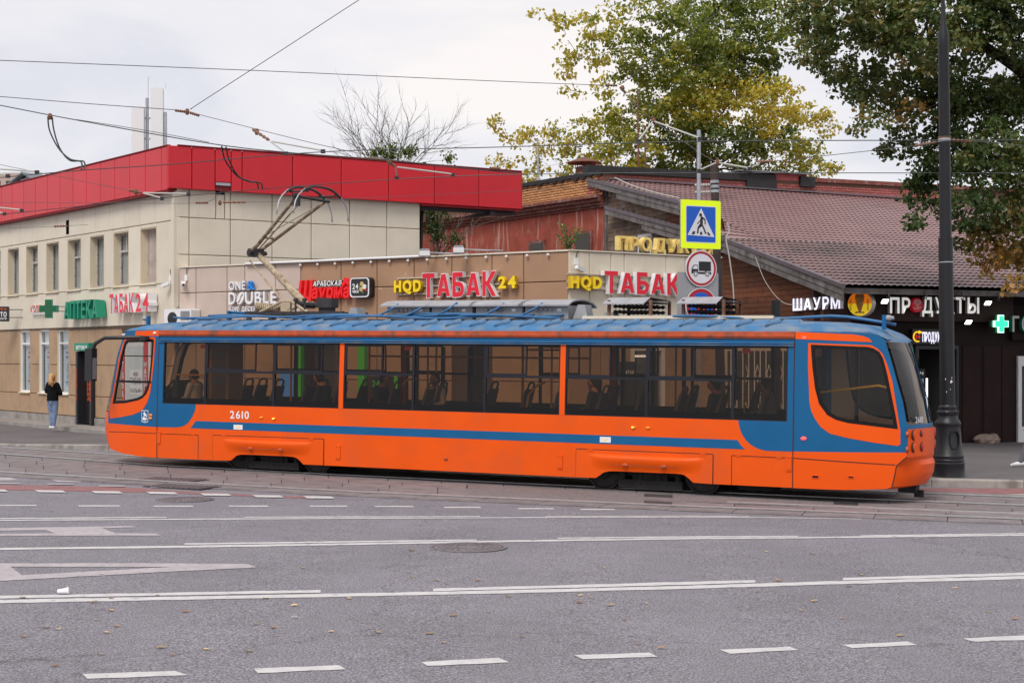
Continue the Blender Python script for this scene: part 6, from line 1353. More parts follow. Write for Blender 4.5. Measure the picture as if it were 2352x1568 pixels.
# converter boxes with curved lids
for a, b in ((6.32, 7.26), (7.32, 8.2), (8.28, 9.26), (9.32, 10.2)):
    o = MB().box(a, b, .72, 1.85, 3.0, 3.28).obj('converter_box', 'equip_grey', tram)
    mb = MB(); n = 8
    for x in (a - .1, b + .06):
        for i in range(n + 1): t = i / n; mb.v.append(Vector((x, .6 + 1.35 * t, 3.29 + .12 * math.sin(math.pi * t) ** .6)))
        for i in range(n + 1): t = i / n; mb.v.append(Vector((x, .6 + 1.35 * t, 3.262 + .12 * math.sin(math.pi * t) ** .6)))
    q = 2 * (n + 1)
    for i in range(n): mb.f += [(i, i + q, i + q + 1, i + 1), (n + 1 + i, n + 2 + i, n + 2 + i + q, n + 1 + i + q), (i, i + 1, n + 2 + i, n + 1 + i), (q + i, q + n + 1 + i, q + n + 2 + i, q + i + 1)]
    mb.f += [(0, n + 1, q + n + 1, q), (n, q + n, q + 2 * n + 1, 2 * n + 1)]; mb.m = [0] * len(mb.f)
    mb.obj('lid', 'equip_lid', o)
    for i in range(4): MB().lathe([(.025, 0), (.025, .03), (.015, .05)], (a + .25 + i * .1, .72, 3.2), 8, 'y').obj('cable_gland', 'equip_lid', o)
    MB().box(b - .22, b - .14, .712, .72, 3.17, 3.22).obj('type_plate', 'white_sign', o)
for a, h in ((5.35, .24), (10.28, .27), (10.82, .12)): MB().prism([(a, 3.02), (a + .3, 3.02), (a + .24, 3.02 + h), (a + .1, 3.02 + h)], .75, 1.05).obj('roof_box', 'equip_grey', tram)
MB().box(10.5, 14.1, .68, .74, 3.02, 3.08).box(10.5, 14.1, 1.7, 1.76, 3.02, 3.08).obj('equipment_rail', 'cream_panel', tram)
# brake resistors
for a, b in ((10.95, 11.85), (12.38, 13.22)):
    o = MB().add([(a - .04, .62, 3.3), (b - .12, .62, 3.3), (b - .1, .9, 3.42), (a, .9, 3.42), (b, 1.8, 3.38), (a, 1.8, 3.38), (a - .04, .62, 3.285), (b - .12, .62, 3.285)], [(0, 1, 2, 3), (3, 2, 4, 5), (6, 7, 1, 0)]).obj('resistor', 'equip_lid', tram)
    for x in (a + .03, b - .06):
        for yy in (.72, 1.7): MB().box(x, x + .05, yy, yy + .05, 3.08, 3.37).obj('post', 'rust', o)
        for yy in (.75, 1.72): insul(MB(), (x + .02, yy, 3.03), (x + .02, yy, 3.12), .035, 2).obj('insulator', 'insulator', o)
    for r_ in range(2):
        for yy in (.9, 1.3, 1.6): insul(MB(), (a + .08, yy, 3.16 + r_ * .1), (b - .08, yy, 3.16 + r_ * .1), .04, 9).obj('coil', 'under', o)
    MB().box(a, b, .85, 1.7, 3.32, 3.34).obj('cover_plate', 'panto_dark', o)
# pantograph
pg = MB().box(2.85, 5.25, .78, .84, 3.12, 3.19).box(2.85, 5.25, 1.68, 1.74, 3.12, 3.19).box(2.85, 2.92, .84, 1.68, 3.12, 3.18).box(5.1, 5.18, .84, 1.68, 3.12, 3.18).box(4.0, 4.08, .84, 1.68, 3.12, 3.18).obj('pantograph', 'panto_dark', tram)
pg['label'] = 'raised rusty cream pantograph'
for x in (2.95, 3.5, 4.1, 4.6, 5.1):
    for yy in (.81, 1.71): MB().lathe([(.07, 0), (.05, .03), (.065, .05), (.045, .08), (.04, .12)], (x, yy, 2.99), 10).obj('insulator', 'panto_dark', pg)
MB().tube([(2.98, 1.0, 3.3), (3.75, 1.0, 3.24)], .05, 8).obj('spring_rod', 'panto_cream', pg)
mb = MB(); pts = [(3.0 + .68 * i / 130, 1.0 + .085 * math.cos(i * .72), 3.3 - .06 * i / 130 + .085 * math.sin(i * .72)) for i in range(131)]; mb.tube(pts, .016, 5).obj('spring', 'panto_cream', pg, True)
MB().tube([(3.2, .81, 3.17), (3.75, .85, 3.4), (3.95, .85, 3.4), (4.4, .81, 3.17)], .03, 6).tube([(3.2, 1.7, 3.17), (3.75, 1.65, 3.4), (3.95, 1.65, 3.4), (4.4, 1.7, 3.17)], .03, 6).box(3.72, 3.95, .83, .9, 3.15, 3.4).obj('pivot_frame', 'panto_cream', pg)
MB().prism([(4.5, 3.27), (4.88, 3.27), (4.88, 3.46), (4.52, 3.48)], .95, 1.2).box(4.53, 4.84, 1.0, 1.15, 3.19, 3.27).obj('motor_box', 'panto_dark', pg)
MB().lathe([(.02, 0), (.02, .2), (.05, .21), (.05, .26), (.01, .28)], (4.1, .81, 3.19), 8).lathe([(.02, 0), (.02, .2), (.05, .21), (.05, .26), (.01, .28)], (4.32, .81, 3.19), 8).obj('post_insulator', 'panto_dark', pg)
KN = (2.82, 1.25, 4.42)
MB().tube([(4.05, 1.25, 3.34), KN], [.085, .055], 10).obj('lower_arm', 'panto_cream', pg); MB().tube([(4.05, .95, 3.34), (4.05, 1.55, 3.34)], .07, 10).obj('pivot', 'panto_dark', pg)
MB().tube([(KN[0], .95, KN[2] + .02), (KN[0], 1.55, KN[2] + .02)], .05, 8).box(KN[0] - .12, KN[0] + .06, 1.08, 1.42, KN[2] - .06, KN[2] + .1).obj('knee_joint', 'panto_dark', pg)
MB().tube([(3.72, 1.12, 3.25), (2.72, 1.12, 4.28)], .018, 6).obj('control_rod', 'panto_cream', pg)
HD = (4.22, 1.25, 5.52)
for yy, y2 in ((1.12, .72), (1.38, 1.78)):
    MB().tube([(KN[0] - .15, yy, KN[2] - .02), (KN[0] + .1, yy + (y2 - yy) * .05, KN[2] + .15), (HD[0] - .05, y2, HD[2])], [.036, .038, .032], 8).obj('upper_arm', 'panto_rust', pg)
MB().tube([(3.1, 1.05, 4.74), (3.1, 1.45, 4.74)], .022, 6).tube([(KN[0] + .05, 1.25, KN[2] + .1), (HD[0] - .3, 1.1, HD[2] - .15)], .014, 6).tube([(3.1, 1.05, 4.74), (HD[0] - .1, 1.7, HD[2] - .06)], .008, 5).obj('brace', 'panto_rust', pg)
MB().tube([(HD[0] - .05, .6, HD[2]), (HD[0] - .05, 1.9, HD[2])], .03, 8).box(HD[0] - .12, HD[0] + .02, .66, .74, HD[2] - .2, HD[2] + .06).tube([(HD[0] - .22, .72, HD[2] + .1), (HD[0] + .22, .72, HD[2] + .1)], .02, 6).tube([(HD[0] - .22, 1.78, HD[2] + .1), (HD[0] + .22, 1.78, HD[2] + .1)], .02, 6).obj('head_frame', 'panto_dark', pg)
CW = 5.745
for u in (HD[0] - .2, HD[0] + .2):
    MB().tube([(u, y, CW - .18 * abs((y - 1.25) / .75) ** 2.6) for y in [.55 + 1.4 * i / 14 for i in range(15)]], .026, 6).obj('contact_strip', 'panto_dark', pg)
    for s_ in (-1, 1): MB().tube([(u, 1.25 + s_ * a, CW - b) for a, b in ((.62, .09), (.72, .15), (.85, .24), (.95, .36), (1.0, .5), (1.01, .62))], .015, 6).obj('horn', 'horn_grey', pg, True)
    for yy in (.72, 1.78): MB().box(u - .02, u + .02, yy - .03, yy + .03, HD[2] + .08, CW - .1).obj('strip_holder', 'panto_dark', pg)
# lamps, number, crest, stickers, mirror
def plate(name, mat, u, w_, r_, sq=.6, off=.004): return MB().lathe([(r_, 0), (r_, .012), (r_ * .6, .022)], S(u, w_, off), 14, 'y', 1, sq).obj(name, mat, tram)
for u, w_, m_ in ((1.083, 1.03, 'lamp_amber'), (1.08, .965, 'lamp_amber'), (3.86, 1.055, 'lamp_amber'), (4.17, 1.04, 'lamp_amber'), (11.8, 1.1, 'lamp_amber'), (12.07, 1.1, 'lamp_amber'), (14.82, 2.69, 'lamp_red_on'), (14.84, 1.01, 'lamp_red_on'), (1.13, 2.73, 'white_plastic'), (8.05, .4, 'tram_orange_dirty')): plate('marker_lamp', m_, u, w_, .042)
for u, w_ in ((4.16, 1.042), (11.785, 1.102)): plate('lamp_filament', 'lamp_amber_on', u, w_, .016, .6, .024)
letters(tram, '2610', 3.1, 3.565, 1.02, 1.175, -.006, .004, 'letter_white', FT, .018, .16, name='number', single=True)
for a, b, c, d_ in ((3.19, 3.41, .8, .895), (11.16, 11.37, .815, .915)):
    o = side('sticker', rect(a, b, c, d_), 'white_sign', .006); m_ = (a + b) / 2
    side('sticker_arrow', [(m_ - .06, d_ - .02), (m_, c + .015), (m_ + .06, d_ - .02), (m_, c + .045)], 'sign_yellow', .008, o)
cr = [(.845, 1.125), (1.02, 1.125), (1.02, .9), (1.005, .88), (.95, .875), (.933, .86), (.915, .875), (.86, .88), (.845, .9)]
o = side('crest', [cr, sh(cr, (.933, 1.0), .9)[::-1]], 'letter_white', .006)
for pts in ([(.90, 1.08), (.925, 1.1), (.94, 1.06), (.97, 1.05), (.985, .99), (.96, .985), (.95, 1.02), (.93, 1.0), (.9, .99), (.905, 1.03), (.89, 1.05)], [(.87, .98), (.9, .985), (.96, .97), (.99, .95), (.99, .92), (.965, .94), (.94, .93), (.955, .9), (.93, .9), (.92, .93), (.895, .92), (.88, .9), (.87, .93)]): side('crest_figure', pts, 'letter_white', .006, o)
MB().tube([(.95, -.02, 2.62), (.85, -.1, 2.64), (.1, -.3, 2.62), (-.12, -.34, 2.5), (-.2, -.36, 2.3), (-.22, -.36, 2.05)], [.045, .04, .04, .045, .04, .03], 8).obj('mirror_arm', 'black_plastic', tram, True)
mr = MB().box(-.31, -.12, -.44, -.28, 1.72, 2.4); mo = mr.obj('mirror', 'black_plastic', tram)
MB().box(-.115, -.112, -.42, -.3, 1.76, 2.2).obj('mirror_glass', 'galvanised', mo); MB().lathe([(.1, 0), (.1, .08)], (.9, -.02, 2.58), 10).obj('mirror_mount', 'black_plastic', tram)
# interior
MB().box(UA, 15.0, .08, 2.42, .7, .76).box(.5, UA, .4, 2.1, .7, .76).box(15.0, 16.1, .35, 2.15, .7, .76).obj('floor', 'interior_dark', tram)
MB().box(UA, UB, .1, 2.4, 2.66, 2.7).box(.75, UA, .35, 2.15, 2.66, 2.7).box(UB, 15.7, .3, 2.2, 2.62, 2.66).obj('ceiling', 'interior_beige', tram)
MB().box(UA, UB, 2.36, 2.42, .76, 1.3).obj('inner_wall', 'interior_beige', tram); MB().box(UA, UB, .06, .1, .76, 1.3).obj('inner_wall', 'interior_dark', tram)
MB().box(1.45, 2.35, 1.35, 1.4, .76, 2.6).box(2.3, 2.38, .9, 1.4, .76, 2.6).obj('cab_partition', 'interior_beige', tram)
for px_, z in ((1.6, 2.3), (1.65, 2.05), (1.6, 1.75)): MB().box(px_, px_ + .35, 1.34, 1.347, z - .1, z + .06).obj('notice', 'poster_grey', tram)
MB().box(.3, .75, .7, 1.7, .76, 1.3).prism([(.3, 1.3), (.75, 1.3), (.6, 1.55), (.35, 1.6)], .7, 1.6).obj('dashboard', 'interior_dark', tram); MB().tube([(.72, .85, 1.5), (.95, .9, 1.75)], .02, 6).tube([(.7, .75, 1.5), (.85, .7, 1.72)], .015, 6).obj('cab_lever', 'black_plastic', tram)
MB().box(1.0, 1.12, .8, 1.3, 1.1, 1.75).box(.85, 1.12, .8, 1.3, 1.05, 1.15).obj('driver_seat', 'seat_grey', tram)
for a in (3.0, 6.0, 10.6, 13.9):                                                   # far-side doors
    MB().box(a, a + .06, 2.38, 2.46, .76, 2.5).box(a + .62, a + .68, 2.38, 2.46, .76, 2.5).box(a + 1.24, a + 1.3, 2.38, 2.46, .76, 2.5).obj('door_frame', 'tram_frame', tram)
seat = MB(); seat.prism(rrect(-.22, .22, 1.12, 1.2, .03, 2), -.21, .21)
seat.add([(.14, -.2, 1.18), (.2, -.2, 1.18), (.34, -.17, 1.68), (.29, -.17, 1.68), (.14, .2, 1.18), (.2, .2, 1.18), (.34, .17, 1.68), (.29, .17, 1.68)], [(0, 1, 2, 3), (7, 6, 5, 4), (0, 3, 7, 4), (1, 5, 6, 2), (3, 2, 6, 7)])
seat.tube([(.31, -.13, 1.67), (.345, -.12, 1.78), (.35, -.05, 1.81), (.35, .05, 1.81), (.345, .12, 1.78), (.31, .13, 1.67)], .022, 6).box(-.05, .05, -.05, .05, .76, 1.12)
sm = seat.mesh('seat', 'seat_grey')
SEATS = [(2.9, .45), (3.65, .45), (4.4, .45), (5.15, .45), (6.4, .45), (7.15, .45), (9.9, .45), (10.75, .45), (11.5, .45), (12.25, .45), (13.0, .45), (13.75, .45), (2.9, .93), (4.4, .93), (7.15, .93), (10.75, .93), (12.25, .93), (4.7, 2.05), (7.7, 2.05), (8.5, 2.05), (11.9, 2.05), (12.5, 2.05), (13.1, 2.05)]
for u, y in SEATS: link('seat', sm, tram, Matrix.Translation((u, y, 0)))
for u, y in ((2.42, .25), (4.15, .6), (5.75, 1.0), (6.1, .95), (6.75, 1.6), (7.3, .95), (8.9, 1.5), (9.75, 1.0), (10.3, 1.55), (12.0, 1.6), (13.5, 1.0), (14.2, 1.5)): MB().tube([(u, y, .76), (u, y, 2.66)], .02, 8).obj('handrail', 'rail_yellow', tram)
for a, b, y, z in ((1.5, 2.3, .3, 1.87), (5.7, 10.4, 1.05, 2.3), (5.8, 10.3, 1.6, 2.3), (9.3, 10.0, .8, 2.45)): MB().tube([(a, y, z), (b, y, z)], .018, 8).obj('handrail', 'rail_yellow', tram)
MB().tube([(6.55, .7, 1.15), (6.62, .7, 1.65), (6.8, .7, 1.85), (7.0, .7, 1.88)], .022, 8).tube([(9.35, .7, 1.2), (9.42, .7, 1.6), (9.6, .7, 1.8), (9.75, .7, 1.84)], .022, 8).obj('seat_handle', 'rail_yellow', tram)
MB().tube([(14.6, 1.0, 1.72), (15.95, .55, 1.9), (16.2, .5, 1.85)], .02, 8).obj('handrail', 'rail_yellow', tram)
for u in (8.2, 13.35): MB().box(u, u + .16, .7, .8, 1.6, 1.95).obj('ticket_validator', 'black_plastic', tram)
for u in (2.3, 7.1, 13.75): side('hammer_sticker', rect(u, u + .14, 2.42, 2.5), 'poster_red', -.022)
# ------------------------------------------------------------------ trees
def leaf_mat(name, ramp, trans=.3):
    m = bpy.data.materials.new(name); m.use_nodes = True; nt = m.node_tree; nt.nodes.clear(); L = nt.links.new
    at_ = N(nt, 'ShaderNodeAttribute', attribute_name='hue'); ge = N(nt, 'ShaderNodeNewGeometry')
    mr = N(nt, 'ShaderNodeMapRange'); mr.inputs[3].default_value = -.22; mr.inputs[4].default_value = .22; L(ge.outputs['Random Per Island'], mr.inputs[0])
    ad = N(nt, 'ShaderNodeMath', operation='ADD'); L(at_.outputs['Fac'], ad.inputs[0]); L(mr.outputs[0], ad.inputs[1])
    rp = N(nt, 'ShaderNodeValToRGB'); cr = rp.color_ramp
    while len(cr.elements) > 1: cr.elements.remove(cr.elements[0])
    cr.elements[0].position = ramp[0][0]; cr.elements[0].color = (*ramp[0][1], 1)
    for p, c in ramp[1:]: e = cr.elements.new(p); e.color = (*c, 1)
    L(ad.outputs[0], rp.inputs[0])
    d = N(nt, 'ShaderNodeBsdfDiffuse'); t = N(nt, 'ShaderNodeBsdfTranslucent'); g = N(nt, 'ShaderNodeBsdfGlossy'); g.inputs['Roughness'].default_value = .45
    x = N(nt, 'ShaderNodeMixShader'); x.inputs[0].default_value = trans; y = N(nt, 'ShaderNodeMixShader'); y.inputs[0].default_value = .05; o = N(nt, 'ShaderNodeOutputMaterial')
    L(rp.outputs[0], d.inputs[0]); L(rp.outputs[0], t.inputs[0]); L(d.outputs[0], x.inputs[1]); L(t.outputs[0], x.inputs[2]); L(x.outputs[0], y.inputs[1]); L(g.outputs[0], y.inputs[2]); L(y.outputs[0], o.inputs[0])
    MATS[name] = m
leaf_mat('leaf_yellowgreen', [(0, (.045, .09, .014)), (.28, (.12, .18, .022)), (.52, (.29, .32, .03)), (.76, (.58, .49, .05)), (1, (.7, .53, .055))], .42)
leaf_mat('leaf_dark', [(0, (.035, .075, .016)), (.4, (.09, .135, .024)), (.65, (.2, .16, .03)), (.85, (.38, .22, .05)), (1, (.45, .24, .05))], .3)
M('bark', (.03, .024, .02), .9, var=.3, vs=6, bump=.6, bs=18); M('bark_grey', (.15, .125, .11), .9, var=.2, vs=5); M('bark_thin', (.075, .058, .05), .9); M('twig', (.13, .1, .085), .9)
def rdir():
    while True:
        v = Vector((rnd(-1, 1), rnd(-1, 1), rnd(-1, 1)))
        if .05 < v.length < 1: return v.normalized()
def bez(a, b, up, n=6, wob=.0):
    m = a.lerp(b, .5) + Vector((0, 0, up)); out = []
    for i in range(n + 1):
        t = i / n; p = a * (1 - t) ** 2 + m * 2 * t * (1 - t) + b * t * t
        if 0 < i < n and wob: p = p + rdir() * wob
        out.append(p)
    return out
class Leaves:
    def __init__(s): s.v = []; s.f = []; s.h = []
    def leaf(s, p, size, hue, droop=.3):
        d = rdir(); d.z -= droop; d.normalize(); n = d.cross(rdir())
        if n.length < .01: return
        n = n.normalized() * size * .36; o = len(s.v); k = d.cross(n).normalized() * size * .12
        s.v += [p, p + d * size * .5 + n + k, p + d * size, p + d * size * .5 - n + k]; s.f += [(o, o + 1, o + 2), (o, o + 2, o + 3)]; s.h += [hue] * 4
    def obj(s, name, mat, par):
        me = bpy.data.meshes.new(name); me.from_pydata([v[:] for v in s.v], [], s.f); me.materials.append(MATS[mat])
        a = me.attributes.new('hue', 'FLOAT', 'POINT'); a.data.foreach_set('value', s.h); me.update()
        return link(name, me, par)
def build_tree(name, label, base, trunk, lobes, leaf, mat, bark, ncl, nlf, crad, tr_r, squash=.75, par_cat='tree'):
    """lobes: (point, radius, hue, density). Limbs run from the trunk to the lobes, twigs to clusters of leaves."""
    t = thing(name, label, par_cat, Matrix.Translation(base)); tk = [p - base for p in trunk]
    tm = MB().tube(tk, [tr_r * (1 - .75 * i / (len(tk) - 1)) for i in range(len(tk))], 10); nodes = [(p, tr_r * .6) for p in tk[1:]]; lm = MB(); lv = Leaves()
    for C, r_, hue, dens in sorted(lobes, key=lambda l: (l[0] - trunk[-1]).length):
        c = C - base; near = min(nodes, key=lambda q: (q[0] - c).length + (3 if q[0].z > c.z + .5 else 0)); ln = (near[0] - c).length
        pts = bez(near[0], c, ln * .12, 5, ln * .03); rad = min(near[1] * .7, .03 + .012 * ln); lm.tube(pts, [rad * (1 - .6 * i / 5) for i in range(6)], 6)
        nodes += [(pts[3], rad * .7), (c, rad * .5)]
        k = max(4, int(ncl * r_ * r_ * dens))
        for _ in range(k):
            q = rdir() * r_ * (rnd(.1, 1) ** .45); q.z *= squash; e = c + q
            if random.random() < .3: lm.tube(bez(c.lerp(e, .2), e, r_ * .05, 3, r_ * .04), [.014, .011, .008, .005], 4)
            hh = hue + rnd(-.1, .1)
            for _ in range(int(nlf * rnd(.6, 1.4))):
                g = rdir() * crad * rnd(0, 1) ** .5; g.z *= .6; lv.leaf(e + g, leaf * rnd(.5, 1.35), hh)
    lv.obj('crown', mat, t); auto_smooth(tm.obj('trunk', bark, t), 80); lm.obj('limbs', bark, t, True); return t
def LB(d0, dd, rows, k=1.0): return [(at(x, y, d0 + rnd(-dd, dd)), r_ / F * d0 * k, h, de) for x, y, r_, h, de in rows]
rows = [(1590, 250, 70, .5, 1.1), (1580, 150, 75, .42, 1.1), (1640, 120, 70, .35, 1), (1262, 42, 40, .72, .32), (1300, 85, 58, .7, .3), (1350, 130, 66, .66, .34), (1405, 70, 62, .6, .4), (1340, 215, 46, .72, .32), (1295, 150, 40, .75, .25), (1360, 40, 50, .7, .28), (1345, 265, 40, .7, .3), (1455, 30, 55, .5, .5), (1385, 190, 45, .6, .35),
        (1480, 130, 85, .38, .8), (1555, 80, 95, .35, .8), (1650, 60, 95, .3, .9), (1740, 40, 85, .32, .8), (1600, 185, 95, .3, 1), (1520, 225, 80, .42, .9), (1700, 150, 90, .2, 1), (1790, 110, 70, .3, .7), (1830, 40, 60, .35, .6), (1600, 20, 70, .45, .7), (1720, -20, 80, .35, .7), (1520, -20, 70, .5, .6),
        (1440, 262, 70, .5, .8), (1560, 300, 85, .25, 1), (1690, 230, 85, .72, 1), (1610, 245, 60, .75, .9), (1770, 245, 80, .72, 1), (1850, 265, 55, .8, .9), (1895, 288, 32, .85, .8), (1740, 190, 60, .55, .8),
        (1155, 285, 38, .74, .4), (1200, 315, 50, .7, .5), (1270, 325, 55, .66, .6), (1345, 335, 60, .6, .6), (1150, 370, 34, .7, .4), (1225, 385, 45, .68, .6), (1320, 385, 55, .6, .6), (1395, 300, 50, .55, .6),
        (1450, 345, 70, .5, .9), (1550, 365, 70, .3, 1), (1650, 330, 80, .2, 1), (1755, 330, 80, .3, 1), (1840, 345, 55, .55, .9), (1880, 385, 36, .62, .8), (1820, 400, 60, .5, .8), (1500, 400, 60, .55, .8), (1620, 400, 60, .2, .9), (1720, 400, 60, .25, .9), (1420, 400, 55, .6, .7)]
b = at(1640, 0, 62); b.z = G(b.x)
build_tree('elm_tree', 'large green and yellow broad-leaved tree behind the old brick building', b, [b, b + Vector((.1, 0, 4)), at(1630, 395, 62), at(1605, 320, 62)], [(p_, q_, h_ + .02, d_) for p_, q_, h_, d_ in LB(61, 3.5, rows, 1.05)], .17, 'leaf_yellowgreen', 'bark_grey', 20, 34, .42, .4)
rows = [(1860, 15, 55, .45, .7), (1930, 55, 85, .4, .9), (2030, 50, 100, .45, 1), (2130, 90, 105, .4, 1), (2250, 70, 110, .35, 1), (2345, 50, 110, .3, 1), (1890, 120, 52, .45, .8), (1970, 180, 85, .42, .9), (2060, 215, 85, .5, .9), (2160, 225, 105, .3, 1), (2270, 220, 115, .32, 1), (2365, 240, 100, .3, 1), (1985, 275, 42, .5, .7), (2075, 325, 55, .35, .8), (2180, 350, 95, .25, 1), (2280, 360, 105, .3, 1), (2375, 390, 95, .4, 1),
        (2125, 440, 50, .2, .8), (2225, 470, 80, .2, 1), (2320, 500, 80, .55, .9), (2140, 395, 60, .2, .8), (2115, 505, 26, .2, .6), (2280, 585, 50, .85, .7), (2345, 590, 60, .85, .7), (2205, 560, 34, .3, .6), (2335, 655, 26, .88, .5), (2250, 530, 45, .7, .7), (1950, -40, 90, .4, .8), (2150, -40, 110, .4, .9), (2330, -50, 110, .35, .9), (1880, 70, 40, .5, .6), (2440, 150, 110, .35, 1), (2450, 350, 110, .4, 1), (2430, 550, 90, .6, .9), (2100, 140, 55, .75, .5), (2090, 260, 40, .7, .5)]
b = at(2560, 0, 36); b.z = G(b.x) + .14
build_tree('linden_tree', 'dark green tree with browning leaves overhanging the tiled roof', b, [b, at(2555, 700, 36), at(2520, 420, 35.6), at(2440, 260, 35), at(2340, 160, 34.6), at(2240, 90, 34.4), at(2130, 40, 34.2)], LB(34.6, 1.7, rows, 1.05), .13, 'leaf_dark', 'bark', 64, 26, .26, .26)
# bare tree behind the red fascia
b = at(893, 0, 58); b.z = G(b.x)
t = thing('bare_tree', 'nearly bare tree with spreading grey twigs above the red fascia', 'tree', Matrix.Translation(b)); lm = MB(); lv = Leaves()
base = at(893, 420, 58) - b; MB().tube([(0, 0, 0), base * .6, base], [.28, .22, .16], 9).obj('trunk', 'bark_grey', t, True)
def grow(p, d, ln, r_, lvl):
    pts = [p]; q = p; n = 5
    for i in range(n): d = (d + rdir() * .13 + Vector((0, 0, .05))).normalized(); q = q + d * ln / n; pts.append(q)
    lm.tube(pts, [r_ * (1 - .65 * i / n) for i in range(n + 1)], 5 if lvl else 6, False)
    if lvl < 3:
        for i in range(1, n + 1):
            for _ in range(2):
                if random.random() < (.8 if lvl < 2 else .6): grow(pts[i], (d + rdir() * .7).normalized(), ln * rnd(.35, .6), r_ * .5, lvl + 1)
for tx, ty in ((722, 245), (735, 300), (775, 262), (800, 320), (832, 208), (868, 235), (915, 203), (960, 235), (985, 240), (1010, 290), (1092, 268), (1060, 320), (742, 345), (900, 270)):
    tp_ = at(tx, ty, 58 + rnd(-1.5, 1.5)) - b; d = tp_ - base; grow(base, (d.normalized() + Vector((0, 0, .02))).normalized(), d.length * .66, .022, 1)
lm.obj('limbs', 'bark_thin', t)
for x, y in ((880, 348), (905, 340), (930, 350), (860, 352), (1030, 365), (900, 360), (945, 345)):
    c = at(x, y, 57.5) - b
    for _ in range(90): lv.leaf(c + rdir() * rnd(0, .38), .13, .25)
lv.obj('crown', 'leaf_yellowgreen', t)
# shrub behind the end of the beige wall, sapling on the pavilion roof
b = at(1000, 0, 49); b.z = G(b.x) + .14
t = thing('shrub', 'dark shrub with bare twigs between the beige wall and the red building', 'shrub', Matrix.Translation(b)); lm = MB(); lv = Leaves(); base = at(1000, 600, 49) - b
MB().tube([(0, 0, 0), base], [.12, .08], 7).obj('stem', 'bark', t)
for tx, ty in ((985, 490), (1000, 500), (1015, 480), (1025, 520), (990, 530), (1040, 555), (1060, 540), (1020, 560), (1090, 490), (1075, 520), (1030, 500)): d = at(tx, ty, 49 + rnd(-.6, .6)) - b - base; grow(base, d.normalized(), d.length, .025, 2)
lm.obj('twigs', 'twig', t)
for x, y, n in ((990, 500, 320), (1000, 520, 300), (985, 480, 220), (1005, 545, 200), (1045, 550, 160), (1020, 490, 140)):
    c = at(x, y, 49) - b
    for _ in range(n): lv.leaf(c + rdir() * rnd(0, .36), .1, .05)
lv.obj('foliage', 'leaf_yellowgreen', t)
b = at(1305, 580, 35.5)
t = thing('sapling', 'small green birch sapling sprouting from the pavilion roof', 'sapling', Matrix.Translation(b)); lm = MB(); lv = Leaves()
for tx, ty in ((1290, 512), (1300, 520), (1310, 530), (1325, 535), (1332, 528), (1285, 540), (1318, 548)):
    e = at(tx, ty, 35.5 + rnd(-.3, .3)) - b; pts = bez(Vector((0, 0, 0)), e, .15, 5, .03); lm.tube(pts, [.012 * (1 - .15 * i) for i in range(6)], 4)
    for p in pts[1:]:
        for _ in range(6): lv.leaf(p + rdir() * rnd(0, .16), .075, .3, .6)
lm.obj('stem', 'twig', t); lv.obj('foliage', 'leaf_yellowgreen', t)
# ------------------------------------------------------------------ people
M('skin', (.52, .27, .18), .55); M('hair_blond', (.5, .29, .11), .6, var=.3, vs=40); M('hair_dark', (.03, .02, .016), .6); M('jacket_black', (.007, .007, .008), .85, var=.3, vs=9, spec=.1); M('denim', (.16, .22, .36), .8, var=.25, vs=9, bump=.3, bs=40, dirt=(.26, .33, .46), ds=5); M('shoe_white', (.72, .73, .72), .5); M('jacket_yellow', (.75, .42, .02), .7); M('cloth_dark', (.03, .032, .042), .8); M('cloth_light', (.6, .58, .55), .8); M('cloth_grey', (.13, .13, .15), .8); M('lips', (.4, .12, .1), .5); M('eye', (.02, .015, .012), .3)
def limb(mb, pts, rs, seg=10, fl=1.0):
    """tapered loft with round ends; fl flattens it front to back (local y)"""
    P = [Vector(p) for p in pts]; mb2 = MB(); mb2.tube(P, rs, seg); mb2.ball(P[0], rs[0] * .98, seg, 6); mb2.ball(P[-1], rs[-1] * .98, seg, 6)
    if fl != 1.0:
        cy = sum(p.y for p in P) / len(P); mb2.v = [Vector((v.x, cy + (v.y - cy) * fl, v.z)) for v in mb2.v]
    return mb.add(mb2.v, mb2.f)
def fused(mb, name, mat, par, vox, smooth=4):
    o = mb.obj(name, mat, par, True); r_ = o.modifiers.new('fuse', 'REMESH'); r_.mode = 'VOXEL'; r_.voxel_size = vox; r_.use_smooth_shade = True
    s_ = o.modifiers.new('soft', 'SMOOTH'); s_.iterations = smooth; s_.factor = .5; return o
def head(mb, c, r_, face):
    """skull, jaw, nose, ears; face = unit direction in x,y"""
    c = Vector(c); f = Vector((face[0], face[1], 0)); s_ = Vector((-f.y, f.x, 0))
    mb.ball(c, (r_ * .82, r_ * .86, r_ * 1.05), 14, 10); mb.ball(c + f * r_ * .22 - Vector((0, 0, r_ * .5)), (r_ * .56, r_ * .56, r_ * .6), 12, 8)
    mb.ball(c + f * r_ * .9 - Vector((0, 0, r_ * .18)), (r_ * .16, r_ * .16, r_ * .24), 8, 6)
    for k in (-1, 1): mb.ball(c + s_ * r_ * .82 * k - Vector((0, 0, r_ * .1)), (r_ * .14, r_ * .14, r_ * .26), 8, 6)
def features(par, c, r_, face):
    c = Vector(c); f = Vector((face[0], face[1], 0)); s_ = Vector((-f.y, f.x, 0))
    for k in (-1, 1): MB().ball(c + f * r_ * .78 + s_ * r_ * .33 * k + Vector((0, 0, r_ * .05)), r_ * .1, 8, 6).obj('eye', 'eye', par)
    MB().ball(c + f * r_ * .78 - Vector((0, 0, r_ * .55)), (r_ * .2, r_ * .2, r_ * .07), 8, 6).obj('mouth', 'lips', par)
